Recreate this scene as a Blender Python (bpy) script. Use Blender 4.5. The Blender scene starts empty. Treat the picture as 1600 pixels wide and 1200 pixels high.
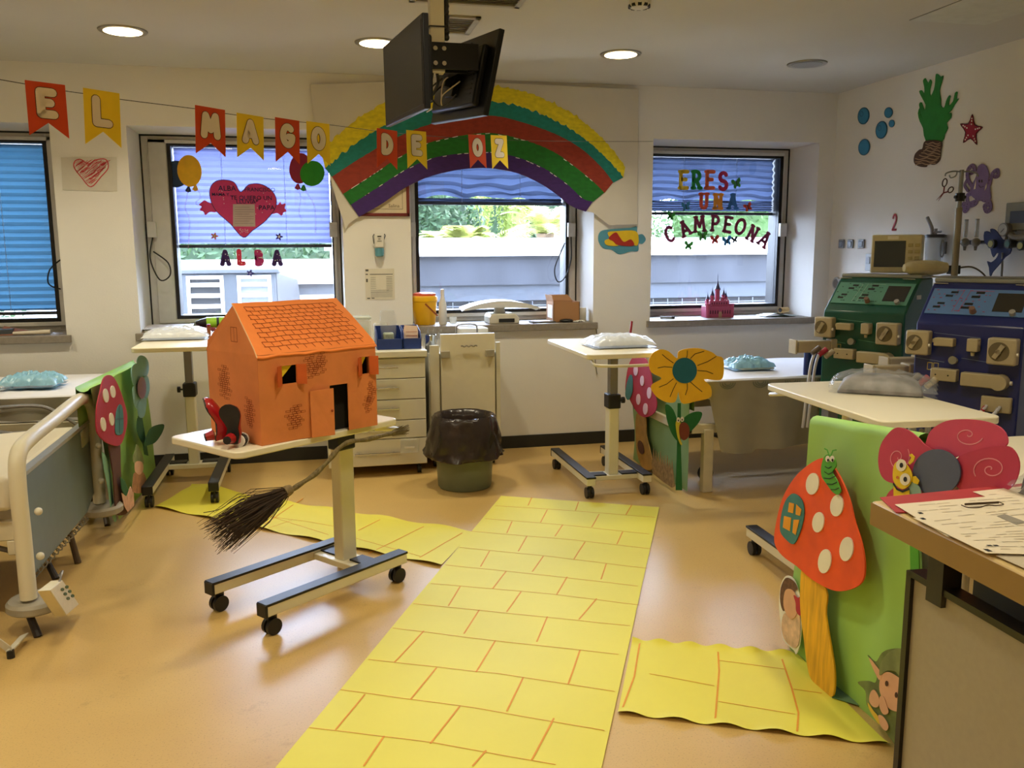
import bpy, bmesh, math, random
from mathutils import Vector, Matrix, noise
random.seed(7)
SC = bpy.context.scene
COL = SC.collection
# ------------------------------------------------------------------ camera
YAW, PIT, ROL, FPX = 0.2244, 0.1551, -0.0049, 1341.0
CAM = Vector((0, 0, 1.5))
_F = Vector((math.sin(YAW)*math.cos(PIT), math.cos(YAW)*math.cos(PIT), -math.sin(PIT)))
_r = Vector((math.cos(YAW), -math.sin(YAW), 0)); _u = _r.cross(_F)
_R = _r*math.cos(ROL) + _u*math.sin(ROL); _U = _u*math.cos(ROL) - _r*math.sin(ROL)
cd = bpy.data.cameras.new('camera'); cam = bpy.data.objects.new('camera', cd); COL.objects.link(cam)
cd.sensor_width = 36; cd.lens = 36*FPX/1600; cd.clip_start = .05; cd.clip_end = 300
cm = Matrix((_R, _U, -_F)).transposed().to_4x4(); cm.translation = CAM
cam.matrix_world = cm; SC.camera = cam
# ------------------------------------------------------------------ exposure, world, lights
SC.view_settings.view_transform = 'Standard'; SC.view_settings.look = 'None'
SC.view_settings.gamma = 1; SC.view_settings.use_curve_mapping = False
SC.view_settings.exposure = 0.13
W = bpy.data.worlds.new('sky'); SC.world = W; W.use_nodes = True
wn = W.node_tree.nodes; wl = W.node_tree.links
bg = wn['Background']; bg.inputs[1].default_value = 30.0
# pale blue sky above the horizon, dim ground bounce below it
_tc = wn.new('ShaderNodeTexCoord'); _sp = wn.new('ShaderNodeSeparateXYZ'); _rp = wn.new('ShaderNodeValToRGB')
_mr = wn.new('ShaderNodeMapRange'); _mr.inputs[1].default_value = -1; _mr.inputs[2].default_value = 1
wl.new(_tc.outputs['Generated'], _sp.inputs[0]); wl.new(_sp.outputs['Z'], _mr.inputs[0]); wl.new(_mr.outputs[0], _rp.inputs[0]); wl.new(_rp.outputs[0], bg.inputs[0])
_rp.color_ramp.elements[0].position = .47; _rp.color_ramp.elements[0].color = (.10, .11, .12, 1)
_rp.color_ramp.elements[1].position = .53; _rp.color_ramp.elements[1].color = (.66, .78, 1.0, 1)
sl = bpy.data.lights.new('sun', 'SUN'); sl.energy = 14.0; sl.angle = .02; sl.color = (1, .93, .8)
so = bpy.data.objects.new('sun', sl); COL.objects.link(so)
so.rotation_euler = Vector((-.72, .12, -.62)).to_track_quat('-Z', 'Y').to_euler()
LAMP_W = 9.0
LAMP_COL = (1.0, .90, .66)
def lamp_light(x, y, z=2.69, w=LAMP_W, s=.19):
    l = bpy.data.lights.new('downlight_bulb', 'AREA'); l.shape = 'DISK'; l.size = s; l.energy = w; l.color = LAMP_COL; l.spread = math.radians(125)
    o = bpy.data.objects.new('downlight_bulb', l); COL.objects.link(o); o.location = (x, y, z)
    return o
# daylight through the window openings (sampling portals on the real glass)
for px0, px1 in ((-2.95, -1.70), (-1.05, .12), (.75, 2.0), (2.6, 3.85)):
    l = bpy.data.lights.new('window_portal', 'AREA'); l.shape = 'RECTANGLE'; l.size = px1-px0; l.size_y = 1.25
    l.cycles.is_portal = True
    o = bpy.data.objects.new('window_portal', l); COL.objects.link(o); o.location = ((px0+px1)/2, 7.0, 1.64)
    o.rotation_euler = (math.radians(-90), 0, 0)
SC.cycles.max_bounces = 8; SC.cycles.transparent_max_bounces = 12
SC.cycles.sample_clamp_indirect = 6.0; SC.cycles.caustics_reflective = False; SC.cycles.caustics_refractive = False
SC.cycles.use_denoising = True
# ------------------------------------------------------------------ measuring helpers
def ray(x, y): return _F + _R*((x-800)/FPX) - _U*((y-600)/FPX)
def PZ(x, y, z=0.0): d = ray(x, y); return CAM + d*((z-CAM.z)/d.z)
def PY(x, y, Y): d = ray(x, y); return CAM + d*(Y/d.y)
def PX(x, y, X): d = ray(x, y); return CAM + d*(X/d.x)
def PD(x, y, D): return CAM + ray(x, y)*D
def PP(x, y, p, n):
    d = ray(x, y); n = Vector(n); return CAM + d*((Vector(p)-CAM).dot(n)/d.dot(n))
# ------------------------------------------------------------------ materials
def lin(h):
    if not isinstance(h, str): return tuple(h)+(1,)
    v = [int(h[i:i+2], 16)/255 for i in (0, 2, 4)]
    return tuple((c/12.92 if c <= .04045 else ((c+.055)/1.055)**2.4) for c in v)+(1,)
MC = {}
def M(name, hx='808080', rough=.55, metal=0.0, var=.06, scale=18, bump=0.0, bscale=60, spec=.5, trans=0, alpha=1, emit=None, estr=0, coat=0, stretch=None, translucent=0):
    if name in MC: return MC[name]
    m = bpy.data.materials.new(name); m.use_nodes = True; n = m.node_tree.nodes; l = m.node_tree.links
    b = n['Principled BSDF']; c = lin(hx)
    b.inputs['Roughness'].default_value = rough; b.inputs['Metallic'].default_value = metal
    b.inputs['Specular IOR Level'].default_value = spec; b.inputs['Coat Weight'].default_value = coat
    b.inputs['Transmission Weight'].default_value = trans; b.inputs['Alpha'].default_value = alpha
    tc = n.new('ShaderNodeTexCoord'); src = tc.outputs['Object']
    if stretch:
        mp = n.new('ShaderNodeMapping'); mp.inputs['Scale'].default_value = stretch; l.new(src, mp.inputs[0]); src = mp.outputs[0]
    if var > 0:
        nz = n.new('ShaderNodeTexNoise'); nz.inputs['Scale'].default_value = scale; nz.inputs['Detail'].default_value = 4
        l.new(src, nz.inputs['Vector'])
        r = n.new('ShaderNodeValToRGB'); r.color_ramp.elements[0].position = .3; r.color_ramp.elements[1].position = .7
        r.color_ramp.elements[0].color = tuple(max(0, v*(1-var)) for v in c[:3])+(1,)
        r.color_ramp.elements[1].color = tuple(min(1, v*(1+var)) for v in c[:3])+(1,)
        l.new(nz.outputs['Fac'], r.inputs[0]); l.new(r.outputs[0], b.inputs['Base Color'])
    else: b.inputs['Base Color'].default_value = c
    if bump > 0:
        nb = n.new('ShaderNodeTexNoise'); nb.inputs['Scale'].default_value = bscale; nb.inputs['Detail'].default_value = 3
        l.new(src, nb.inputs['Vector'])
        bp = n.new('ShaderNodeBump'); bp.inputs['Strength'].default_value = bump; bp.inputs['Distance'].default_value = .01
        l.new(nb.outputs['Fac'], bp.inputs['Height']); l.new(bp.outputs[0], b.inputs['Normal'])
    if emit: b.inputs['Emission Color'].default_value = lin(emit); b.inputs['Emission Strength'].default_value = estr
    if translucent > 0:
        t = n.new('ShaderNodeBsdfTranslucent'); t.inputs[0].default_value = c; mx = n.new('ShaderNodeMixShader'); mx.inputs[0].default_value = translucent
        l.new(b.outputs[0], mx.inputs[1]); l.new(t.outputs[0], mx.inputs[2]); l.new(mx.outputs[0], n['Material Output'].inputs[0])
    MC[name] = m; return m
# ------------------------------------------------------------------ mesh builder
class MB:
    def __init__(s): s.v = []; s.f = []; s.k = []; s.mi = 0; s.X = None
    def add(s, vs, fs):
        o = len(s.v)
        s.v += [tuple(s.X @ Vector(p)) if s.X else tuple(p) for p in vs]
        for f in fs: s.f.append([o+i for i in f]); s.k.append(s.mi)
        return s
    def box(s, lo, hi):
        x0, y0, z0 = lo; x1, y1, z1 = hi
        return s.add([(x0,y0,z0),(x1,y0,z0),(x1,y1,z0),(x0,y1,z0),(x0,y0,z1),(x1,y0,z1),(x1,y1,z1),(x0,y1,z1)],
                     [(0,3,2,1),(4,5,6,7),(0,1,5,4),(1,2,6,5),(2,3,7,6),(3,0,4,7)])
    def obox(s, c, ax, ay, az):   # centre and three half-vectors
        c, ax, ay, az = map(Vector, (c, ax, ay, az)); P = []
        for k in (-1, 1):
            for a, b in ((-1,-1),(1,-1),(1,1),(-1,1)): P.append(c+ax*a+ay*b+az*k)
        return s.add(P, [(0,3,2,1),(4,5,6,7),(0,1,5,4),(1,2,6,5),(2,3,7,6),(3,0,4,7)])
    def prism(s, pts, vec):       # flat outline + thickness vector
        n = len(pts); vec = Vector(vec)
        return s.add([Vector(p) for p in pts]+[Vector(p)+vec for p in pts],
                     [list(range(n)), list(range(2*n-1, n-1, -1))]+[(i, (i+1) % n, n+(i+1) % n, n+i) for i in range(n)])
    def tube(s, path, r, n=10, cap=True):
        path = [Vector(p) for p in path]; m = len(path)
        rs = r if isinstance(r, (list, tuple)) else [r]*m
        vs = []; up = None
        for i, p in enumerate(path):
            t = (path[min(i+1, m-1)]-path[max(i-1, 0)])
            if t.length < 1e-9: t = Vector((0,0,1))
            t.normalize()
            if up is None:
                up = Vector((0,0,1)) if abs(t.z) < .9 else Vector((1,0,0))
            a = up - t*up.dot(t)
            if a.length < 1e-6: a = t.orthogonal()
            a.normalize(); up = a; b = t.cross(a)
            for j in range(n):
                q = 2*math.pi*j/n; vs.append(p+(a*math.cos(q)+b*math.sin(q))*rs[i])
        fs = [(i*n+j, i*n+(j+1) % n, (i+1)*n+(j+1) % n, (i+1)*n+j) for i in range(m-1) for j in range(n)]
        if cap: fs += [list(range(n-1, -1, -1)), [(m-1)*n+j for j in range(n)]]
        return s.add(vs, fs)
    def cyl(s, a, b, r, r2=None, n=20): return s.tube([a, b], [r, r if r2 is None else r2], n)
    def lathe(s, c, prof, n=28, sx=1, sy=1, wob=None):
        c = Vector(c); m = len(prof); vs = []
        for i, (r, z) in enumerate(prof):
            for j in range(n):
                q = 2*math.pi*j/n; rr = r*(1+(wob(q, i, m) if wob else 0))
                vs.append(c+Vector((rr*math.cos(q)*sx, rr*math.sin(q)*sy, z)))
        return s.add(vs, [(i*n+j, i*n+(j+1) % n, (i+1)*n+(j+1) % n, (i+1)*n+j) for i in range(m-1) for j in range(n)]
                     + [list(range(n-1, -1, -1)), [(m-1)*n+j for j in range(n)]])
    def ball(s, c, r, n=14, m=8):
        rx, ry, rz = r if isinstance(r, (tuple, list)) else (r, r, r)
        c = Vector(c); vs = []
        for i in range(m+1):
            a = math.pi*(i/m)*.998+.001
            for j in range(n):
                q = 2*math.pi*j/n; vs.append(c+Vector((rx*math.sin(a)*math.cos(q), ry*math.sin(a)*math.sin(q), -rz*math.cos(a))))
        return s.add(vs, [(i*n+j, i*n+(j+1) % n, (i+1)*n+(j+1) % n, (i+1)*n+j) for i in range(m) for j in range(n)])
    def grid(s, fn, nu, nv):
        vs = [fn(i/nu, j/nv) for j in range(nv+1) for i in range(nu+1)]
        return s.add(vs, [(j*(nu+1)+i, j*(nu+1)+i+1, (j+1)*(nu+1)+i+1, (j+1)*(nu+1)+i) for j in range(nv) for i in range(nu)])
    def slab(s, fn, nu, nv, th):  # closed sheet of thickness vector th
        th = Vector(th); a = [Vector(fn(i/nu, j/nv)) for j in range(nv+1) for i in range(nu+1)]; N = len(a); w = nu+1
        fs = []
        for j in range(nv):
            for i in range(nu):
                q = [j*w+i, j*w+i+1, (j+1)*w+i+1, (j+1)*w+i]; fs.append(q); fs.append([N+t for t in reversed(q)])
        for i in range(nu): fs.append((i+1, i, N+i, N+i+1)); fs.append((nv*w+i, nv*w+i+1, N+nv*w+i+1, N+nv*w+i))
        for j in range(nv): fs.append((j*w, (j+1)*w, N+(j+1)*w, N+j*w)); fs.append(((j+1)*w+nu, j*w+nu, N+j*w+nu, N+(j+1)*w+nu))
        return s.add(a+[p+th for p in a], fs)
    def stroke(s, pts, hw, nrm, th=.002, closed=False, seg=10):   # drawn line of half width hw lying on a plane
        nrm = Vector(nrm).normalized(); P = [Vector(p) for p in pts]
        if closed: P = P+[P[0]]
        k = 0
        for i, p in enumerate(P):
            a = nrm.orthogonal().normalized(); b = nrm.cross(a); off = nrm*(1e-5*(k % 7)); k += 1
            s.prism([p+off+(a*math.cos(2*math.pi*j/seg)+b*math.sin(2*math.pi*j/seg))*hw for j in range(seg)], -nrm*th)
            if i+1 < len(P):
                d = P[i+1]-p
                if d.length < 1e-7: continue
                t = nrm.cross(d).normalized()*hw; off = nrm*(1e-5*(k % 7)); k += 1
                s.prism([p+t+off, P[i+1]+t+off, P[i+1]-t+off, p-t+off], -nrm*th)
        return s
def link_mesh(name, mb, mats, smooth=.6, bev=0):
    me = bpy.data.meshes.new(name); me.from_pydata(mb.v, [], mb.f); me.validate()
    mats = mats if isinstance(mats, (list, tuple)) else [mats]
    for m in mats: me.materials.append(m)
    if len(me.polygons) == len(mb.k) and len(mats) > 1:
        me.polygons.foreach_set('material_index', mb.k)
    bm = bmesh.new(); bm.from_mesh(me); bmesh.ops.recalc_face_normals(bm, faces=bm.faces); bm.to_mesh(me); bm.free()
    if smooth:
        me.polygons.foreach_set('use_smooth', [True]*len(me.polygons)); me.set_sharp_from_angle(angle=smooth)
    o = bpy.data.objects.new(name, me); COL.objects.link(o)
    if bev:
        b = o.modifiers.new('bevel', 'BEVEL'); b.width = bev; b.segments = 2; b.limit_method = 'ANGLE'; b.angle_limit = .7
    return o
def tag(o, label=None, cat=None, group=None, kind=None):
    for k, v in (('label', label), ('category', cat), ('group', group), ('kind', kind)):
        if v: o[k] = v
    return o
def thing(name, loc, label, cat, group=None, rz=0):
    o = bpy.data.objects.new(name, None); COL.objects.link(o); o.location = loc; o.rotation_euler = (0, 0, rz); o.empty_display_size = .05
    o['_rz'] = rz
    return tag(o, label, cat, group)
def frame(o):
    M_ = Matrix.Translation(o.location) @ Matrix.Rotation(o.get('_rz', 0), 4, 'Z'); return M_
def part(root, name, mb, mats, world=True, label=None, **k):
    o = link_mesh(name, mb, mats, **k); o.parent = root
    if world and root.type == 'EMPTY': o.matrix_parent_inverse = frame(root).inverted()
    if label: o['label'] = label
    return o
def solo(name, mb, mats, label, cat, group=None, **k): return tag(link_mesh(name, mb, mats, **k), label, cat, group)
def struct(name, mb, mats, root=None, **k):
    o = link_mesh(name, mb, mats, **k)
    if root: o.parent = root
    else: o['kind'] = 'structure'
    return o
def copy_tree(o, loc, rz, label, world=None):
    c = o.copy(); COL.objects.link(c); c.location = loc; c.rotation_euler = (0, 0, rz); c['_rz'] = rz
    if label: c['label'] = label
    for ch in list(o.children):
        d = ch.copy(); COL.objects.link(d); d.parent = c
        for g in list(ch.children):
            e = g.copy(); COL.objects.link(e); e.parent = d
    return c
def MBX(X): m = MB(); m.X = X; return m
def smooth_loop(pts, sub=5, closed=True):   # Catmull-Rom through the points
    n = len(pts); out = []; P = [Vector(p) for p in pts]
    rng = range(n) if closed else range(n-1)
    for i in rng:
        if closed: a, b, c, d = P[i-1], P[i], P[(i+1) % n], P[(i+2) % n]
        else: a, b, c, d = P[max(i-1, 0)], P[i], P[i+1], P[min(i+2, n-1)]
        for k in range(sub):
            t = k/sub
            out.append(.5*((2*b)+(c-a)*t+(2*a-5*b+4*c-d)*t*t+(3*b-a-3*c+d)*t**3))
    if not closed: out.append(P[-1])
    return out
def px_loop(pts, pf, sub=5, sm=True):       # outline measured in the photograph, put on its real plane
    q = [pf(*p) for p in pts]
    return smooth_loop(q, sub) if sm else q
def ell(cx, cy, rx, ry, n=24, rot=0):
    return [(cx+rx*math.cos(a)*math.cos(rot)-ry*math.sin(a)*math.sin(rot), cy+rx*math.cos(a)*math.sin(rot)+ry*math.sin(a)*math.cos(rot)) for a in [2*math.pi*i/n for i in range(n)]]
def text_mb(mb, s, org, ex, ey, size, bold=0.0, th=.0008, cx=False):
    cu = bpy.data.curves.new('t', 'FONT'); cu.body = s; cu.size = size; cu.offset = bold; cu.extrude = th/2; cu.resolution_u = 2
    if cx: cu.align_x = 'CENTER'
    o = bpy.data.objects.new('t', cu); me = bpy.data.meshes.new_from_object(o)
    ex = Vector(ex).normalized(); ey = Vector(ey).normalized(); ez = ex.cross(ey)
    X = Matrix((ex, ey, ez)).transposed().to_4x4(); X.translation = Vector(org)+ez*th/2
    mb.add([X @ v.co for v in me.vertices], [list(p.vertices) for p in me.polygons])
    bpy.data.objects.remove(o); bpy.data.meshes.remove(me); bpy.data.curves.remove(cu)
    return mb
def arc(cx, cy, rx, ry, a0, a1, n=10): return [(cx+rx*math.cos(math.radians(a0+(a1-a0)*i/n)), cy+ry*math.sin(math.radians(a0+(a1-a0)*i/n))) for i in range(n+1)]
GL = {
 'E': [[(0,0),(0,1)],[(0,1),(.55,1)],[(0,.52),(.42,.52)],[(0,0),(.55,0)]],
 'L': [[(0,1),(0,0),(.52,0)]], 'M': [[(0,0),(.1,1),(.38,.3),(.66,1),(.76,0)]],
 'A': [[(0,0),(.33,1),(.66,0)],[(.13,.33),(.53,.33)]],
 'G': [arc(.36,.5,.36,.5,50,330,14)+[(.7,.45),(.42,.45)]], 'O': [arc(.36,.5,.36,.5,0,360,20)],
 'D': [[(0,0),(0,1)]+arc(.12,.5,.46,.5,90,-90,12)+[(0,0)]], 'Z': [[(0,1),(.55,1),(0,0),(.58,0)]],
 'B': [[(0,0),(0,1)]+arc(.2,.76,.26,.24,90,-90,8)+[(0,.52)], arc(.22,.26,.32,.26,90,-90,8)+[(0,0)]],
 'R': [[(0,0),(0,1)]+arc(.2,.74,.3,.26,90,-90,8)+[(0,.48)],[(.22,.48),(.55,0)]],
 'S': [arc(.3,.75,.27,.25,30,270,10)+arc(.3,.25,.29,.25,90,-150,10)],
 'U': [[(0,1),(0,.3)]+arc(.28,.28,.28,.28,180,360,10)+[(.56,1)]], 'N': [[(0,0),(0,1),(.55,0),(.55,1)]],
 'C': [arc(.36,.5,.36,.5,50,310,14)], 'P': [[(0,0),(0,1)]+arc(.2,.73,.33,.27,90,-90,8)+[(0,.46)]],
 '2': [arc(.28,.72,.28,.28,165,-30,8)+[(0,0),(.6,0)]],
}
SERIF = {'E':[(0,0),(0,1)],'M':[(0,0),(.1,1),(.66,1),(.76,0)],'A':[(0,0),(.66,0),(.33,1)],'R':[(0,0),(0,1),(.55,0)],'U':[(0,1),(.56,1)],'N':[(0,0),(0,1),(.55,0),(.55,1)],'P':[(0,0),(0,1)],'C':[],'O':[],'S':[],'L':[(0,0),(0,1)],'B':[]}
def glyph(mb, ch, org, ex, ey, h, hw, nrm, th=.002, serif=0, wf=1.0):
    ex = Vector(ex); ey = Vector(ey); org = Vector(org)
    for st in GL[ch]: mb.stroke([org+ex*(x*h*wf)+ey*(y*h) for x, y in st], hw, nrm, th)
    if serif:
        for x, y in SERIF.get(ch, []):
            p = org+ex*(x*h*wf)+ey*(y*h); mb.stroke([p-ex*serif, p+ex*serif], hw*.8, nrm, th)
    return mb
def nz(x, y, z=0, s=1.0): return noise.noise(Vector((x*s, y*s, z*s)))
XA, YA, ZA = Vector((1,0,0)), Vector((0,1,0)), Vector((0,0,1))
YW, YF, ZC = 6.262, 6.70, 2.70
ZS, ZR = .95, 2.322
XR = 4.07; XL = -3.6; YB = -1.6
# ================================================================== the room
wallm = M('wall_paint', 'e6e3dc', .75, var=.025, scale=2.5, bump=.08, bscale=120)
ceilm = M('ceiling_paint', 'c8c4ba', .85, var=.02, scale=2)
basem = M('black_skirting', '22221f', .5, var=.1)
sillm = M('sill_stone', '8a8174', .45, var=.12, scale=40)
alum = M('window_aluminium', 'cbc8c2', .42, metal=.0, var=.04)
gask = M('black_gasket', '08080a', .5, var=0)
# floor: speckled vinyl with scuffs
def floor_mat():
    m = bpy.data.materials.new('vinyl_floor'); m.use_nodes = True; n = m.node_tree.nodes; l = m.node_tree.links; b = n['Principled BSDF']
    tc = n.new('ShaderNodeTexCoord')
    n1 = n.new('ShaderNodeTexNoise'); n1.inputs['Scale'].default_value = 1.3; n1.inputs['Detail'].default_value = 6; l.new(tc.outputs['Object'], n1.inputs['Vector'])
    r1 = n.new('ShaderNodeValToRGB'); r1.color_ramp.elements[0].position = .35; r1.color_ramp.elements[1].position = .6
    r1.color_ramp.elements[0].color = lin('c09e60'); r1.color_ramp.elements[1].color = lin('caa968'); l.new(n1.outputs['Fac'], r1.inputs[0])
    n2 = n.new('ShaderNodeTexNoise'); n2.inputs['Scale'].default_value = 160; n2.inputs['Detail'].default_value = 2; l.new(tc.outputs['Object'], n2.inputs['Vector'])
    r2 = n.new('ShaderNodeValToRGB'); r2.color_ramp.elements[0].position = .28; r2.color_ramp.elements[1].position = .42
    r2.color_ramp.elements[0].color = (.74,.74,.74,1); r2.color_ramp.elements[1].color = (1,1,1,1); l.new(n2.outputs['Fac'], r2.inputs[0])
    mx = n.new('ShaderNodeMix'); mx.data_type = 'RGBA'; mx.blend_type = 'MULTIPLY'; mx.inputs[0].default_value = 1
    l.new(r1.outputs[0], mx.inputs[6]); l.new(r2.outputs[0], mx.inputs[7])
    n3 = n.new('ShaderNodeTexNoise'); n3.inputs['Scale'].default_value = 3.4; n3.inputs['Detail'].default_value = 8; n3.inputs['Roughness'].default_value = .75
    mp = n.new('ShaderNodeMapping'); mp.inputs['Location'].default_value = (3,7,0); l.new(tc.outputs['Object'], mp.inputs[0]); l.new(mp.outputs[0], n3.inputs['Vector'])
    r3 = n.new('ShaderNodeValToRGB'); r3.color_ramp.elements[0].position = .27; r3.color_ramp.elements[1].position = .40
    r3.color_ramp.elements[0].color = (.72,.70,.68,1); r3.color_ramp.elements[1].color = (1,1,1,1); l.new(n3.outputs['Fac'], r3.inputs[0])
    m2 = n.new('ShaderNodeMix'); m2.data_type = 'RGBA'; m2.blend_type = 'MULTIPLY'; m2.inputs[0].default_value = 1
    l.new(mx.outputs[2], m2.inputs[6]); l.new(r3.outputs[0], m2.inputs[7]); l.new(m2.outputs[2], b.inputs['Base Color'])
    rr = n.new('ShaderNodeMapRange'); rr.inputs[3].default_value = .24; rr.inputs[4].default_value = .42; l.new(n1.outputs['Fac'], rr.inputs[0]); l.new(rr.outputs[0], b.inputs['Roughness'])
    return m
struct('floor', MB().box((XL-.2, YB-.2, -.1), (XR+.2, YW+.7, 0)), floor_mat(), smooth=0)
struct('ceiling', MB().box((XL-.2, YB-.2, ZC), (XR+.2, YW+.7, ZC+.15)), ceilm, smooth=0)
WX = [(-3.02, -1.633), (-1.169, .21), (.69, 2.067), (2.531, 3.926)]
mb = MB(); ye = YF+.28
mb.box((XL-.2, YW, 0), (XR+.2, ye, ZS-.03)); mb.box((XL-.2, YW, ZR), (XR+.2, ye, ZC))
xs = [XL-.2]+[v for p in WX for v in p]+[XR+.2]
for i in range(0, len(xs), 2): mb.box((xs[i], YW, ZS-.03), (xs[i+1], ye, ZR))
struct('wall_back', mb, wallm, smooth=0)
struct('wall_right', MB().box((XR, YB, 0), (XR+.2, YW, ZC)), wallm, smooth=0)
struct('wall_left', MB().box((XL-.2, YB, 0), (XL, YW, ZC)), wallm, smooth=0)
struct('wall_front', MB().box((XL-.2, YB-.2, 0), (XR+.2, YB, ZC)), wallm, smooth=0)
struct('baseboard_back', MB().box((XL, YW-.012, 0), (XR-.012, YW, .095)), basem, smooth=0)
struct('baseboard_right', MB().box((XR-.012, YB, 0), (XR, YW, .095)), basem, smooth=0)
for i, (a, b) in enumerate(WX):
    struct('trim_%d' % (i+1), MB().box((a-.03, YW-.035, ZS-.05), (b+.03, YW, ZS)).box((a, YW-.001, ZS-.03), (b, YF+.02, ZS)), sillm, smooth=0, bev=.004)
glassm = bpy.data.materials.new('window_glass'); glassm.use_nodes = True
n = glassm.node_tree.nodes; l = glassm.node_tree.links; n.remove(n['Principled BSDF'])
t = n.new('ShaderNodeBsdfTransparent'); t.inputs[0].default_value = (.95, .97, 1, 1); g = n.new('ShaderNodeBsdfGlossy'); g.inputs[1].default_value = .02
fr = n.new('ShaderNodeFresnel'); fr.inputs[0].default_value = 1.35; mx = n.new('ShaderNodeMixShader')
l.new(fr.outputs[0], mx.inputs[0]); l.new(t.outputs[0], mx.inputs[1]); l.new(g.outputs[0], mx.inputs[2]); l.new(mx.outputs[0], n['Material Output'].inputs[0])
# windows: aluminium frame, dark seal, pane
GX = [(-2.86, -1.80), (-.965, .145), (.80, 1.975), (2.66, 3.845)]
for i, ((a, b), (ga, gb)) in enumerate(zip(WX, GX)):
    root = bpy.data.objects.new('window_%d' % (i+1), None); COL.objects.link(root); root['kind'] = 'structure'; root['_rz'] = 0
    root.location = ((a+b)/2, YF, ZS)
    z0, z1 = ZS+.085, ZR-.075
    f = MB()
    f.box((a, YF, ZS), (ga-.02, YF+.06, ZR)); f.box((gb+.02, YF, ZS), (b, YF+.06, ZR))
    f.box((ga-.02, YF, z1+.02), (gb+.02, YF+.06, ZR)); f.box((ga-.02, YF, ZS), (gb+.02, YF+.06, z0-.02))
    f.box((a+.055, YF-.018, ZS+.04), (ga-.03, YF, ZR-.035)); f.box((gb+.03, YF-.018, ZS+.04), (b-.055, YF, ZR-.035))
    f.box((a+.055, YF-.018, ZR-.06), (b-.055, YF, ZR-.035)); f.box((a+.055, YF-.02, ZS+.03), (b-.055, YF, ZS+.058))
    part(root, 'window_frame', f, alum, bev=.003)
    s_ = MB(); w = .026
    s_.box((ga-w, YF-.004, z0-w), (ga, YF+.16, z1+w)); s_.box((gb, YF-.004, z0-w), (gb+w, YF+.16, z1+w))
    s_.box((ga, YF-.004, z1), (gb, YF+.16, z1+w)); s_.box((ga, YF-.004, z0-w), (gb, YF+.16, z0))
    s_.box((a, YF+.06, ZS), (ga-w, YF+.2, ZR)); s_.box((gb+w, YF+.06, ZS), (b, YF+.2, ZR)); s_.box((ga, YF+.06, z1+w), (gb, YF+.2, ZR)); s_.box((ga, YF+.06, ZS), (gb, YF+.2, z0-w))
    s_.box((a-.0, YF-.006, ZR-.012), (b, YF, ZR)); s_.box((a, YF-.006, ZS), (a+.01, YF, ZR)); s_.box((b-.01, YF-.006, ZS), (b, YF, ZR))
    part(root, 'window_seal', s_, gask, smooth=0)
    part(root, 'pane', MB().box((ga, YF+.03, z0), (gb, YF+.036, z1)), glassm, smooth=0)
    bx = MB()
    for xx in ([b-.055] if i else []) + ([a+.05] if i in (1, 2) else []):
        bx.box((xx-.03, YF-.055, 1.60), (xx+.03, YF-.018, 1.71)); 
        bx.tube([(xx, YF-.025, 1.71), (xx, YF-.022, ZR-.03)], .004, 6)
    if bx.v: part(root, 'latch_box', bx, M('latch_white', 'c9c7c2', .4), bev=.004)
    c = MB()
    if i in (1,): c.tube(smooth_loop([(a+.05, YF-.03, 1.60), (a+.03, YF-.07, 1.45), (a+.09, YF-.1, 1.30), (a+.16, YF-.1, 1.33), (a+.15, YF-.08, 1.42), (a+.05, YF-.04, 1.5)], 6, False), .005, 6)
    if i == 2: c.tube(smooth_loop([(b-.055, YF-.03, 1.60), (b-.06, YF-.05, 1.42), (b-.12, YF-.08, 1.28), (b-.18, YF-.08, 1.25), (b-.2, YF-.07, 1.36), (b-.11, YF-.04, 1.55)], 6, False), .005, 6)
    if i == 0: c.tube(smooth_loop([(b-.10, YF-.03, 1.45), (b-.17, YF-.06, 1.38), (b-.19, YF-.05, 1.28), (b-.12, YF-.03, 1.24)], 6, False), .005, 6)
    if c.v: part(root, 'cable', c, gask)
# pleated blinds between the panes
def blind_mat(name, hx, ta):
    return M(name, hx, .7, var=.03, scale=3, translucent=ta)
def blind(i, zb, mat, label, crumple=0, pitch=.043, stack=0, ripple=.011):
    ga, gb = GX[i]; zt = ZR-.078; rows = int((zt-zb-stack)/(pitch/2)); nu = 36 if crumple else 2
    r = thing('pleated_blind', ((ga+gb)/2, YF+.10, zt), label, 'blind', None)
    m = MB()
    def fn(u, v):
        j = round(v*rows); x = ga+.006+(gb-ga-.012)*u
        z = zt-(zt-zb-stack)*v; amp = ripple if j % 2 else -ripple
        if crumple:
            k = v**1.3
            z += crumple*k*(.035*nz(x*2.6, v*2.2, 3)+.02*nz(x*6, v*5, 9))+crumple*k*.02*abs(math.sin(3.1*math.pi*u)) - crumple*.012*k
            amp *= 1+.9*nz(x*5, j*.7, 1); 
        return (x, YF+.10+amp+crumple*.02*nz(x*4, z*6, 2), max(z, zb+.012))
    m.grid(fn, nu, rows)
    part(r, 'pleated_fabric', m, mat, smooth=.4 if crumple else 0)
    if stack:
        s_ = MB()
        def fs(u, v):
            j = round(v*10); x = ga+.006+(gb-ga-.012)*u; return (x, YF+.10+(.014 if j % 2 else -.012)+.006*nz(x*5, j, 4), zb+stack-stack*v*.9+.012*nz(x*3, j*.4, 8)*(1-v))
        s_.grid(fs, nu, 10); part(r, 'folded_stack', s_, mat, smooth=0)
    part(r, 'bottom_rail', MB().box((ga+.004, YF+.085, zb-.02), (gb-.004, YF+.115, zb+.004)), M('blind_rail', '3c4250', .5), smooth=0)
    for u in (.3, .7):
        part(r, 'cord', MB().tube([(ga+(gb-ga)*u, YF+.08, zt), (ga+(gb-ga)*u, YF+.08, zb)], .0015, 5), M('blind_cord', 'd8dcea', .6), smooth=0)
    return r
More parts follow.
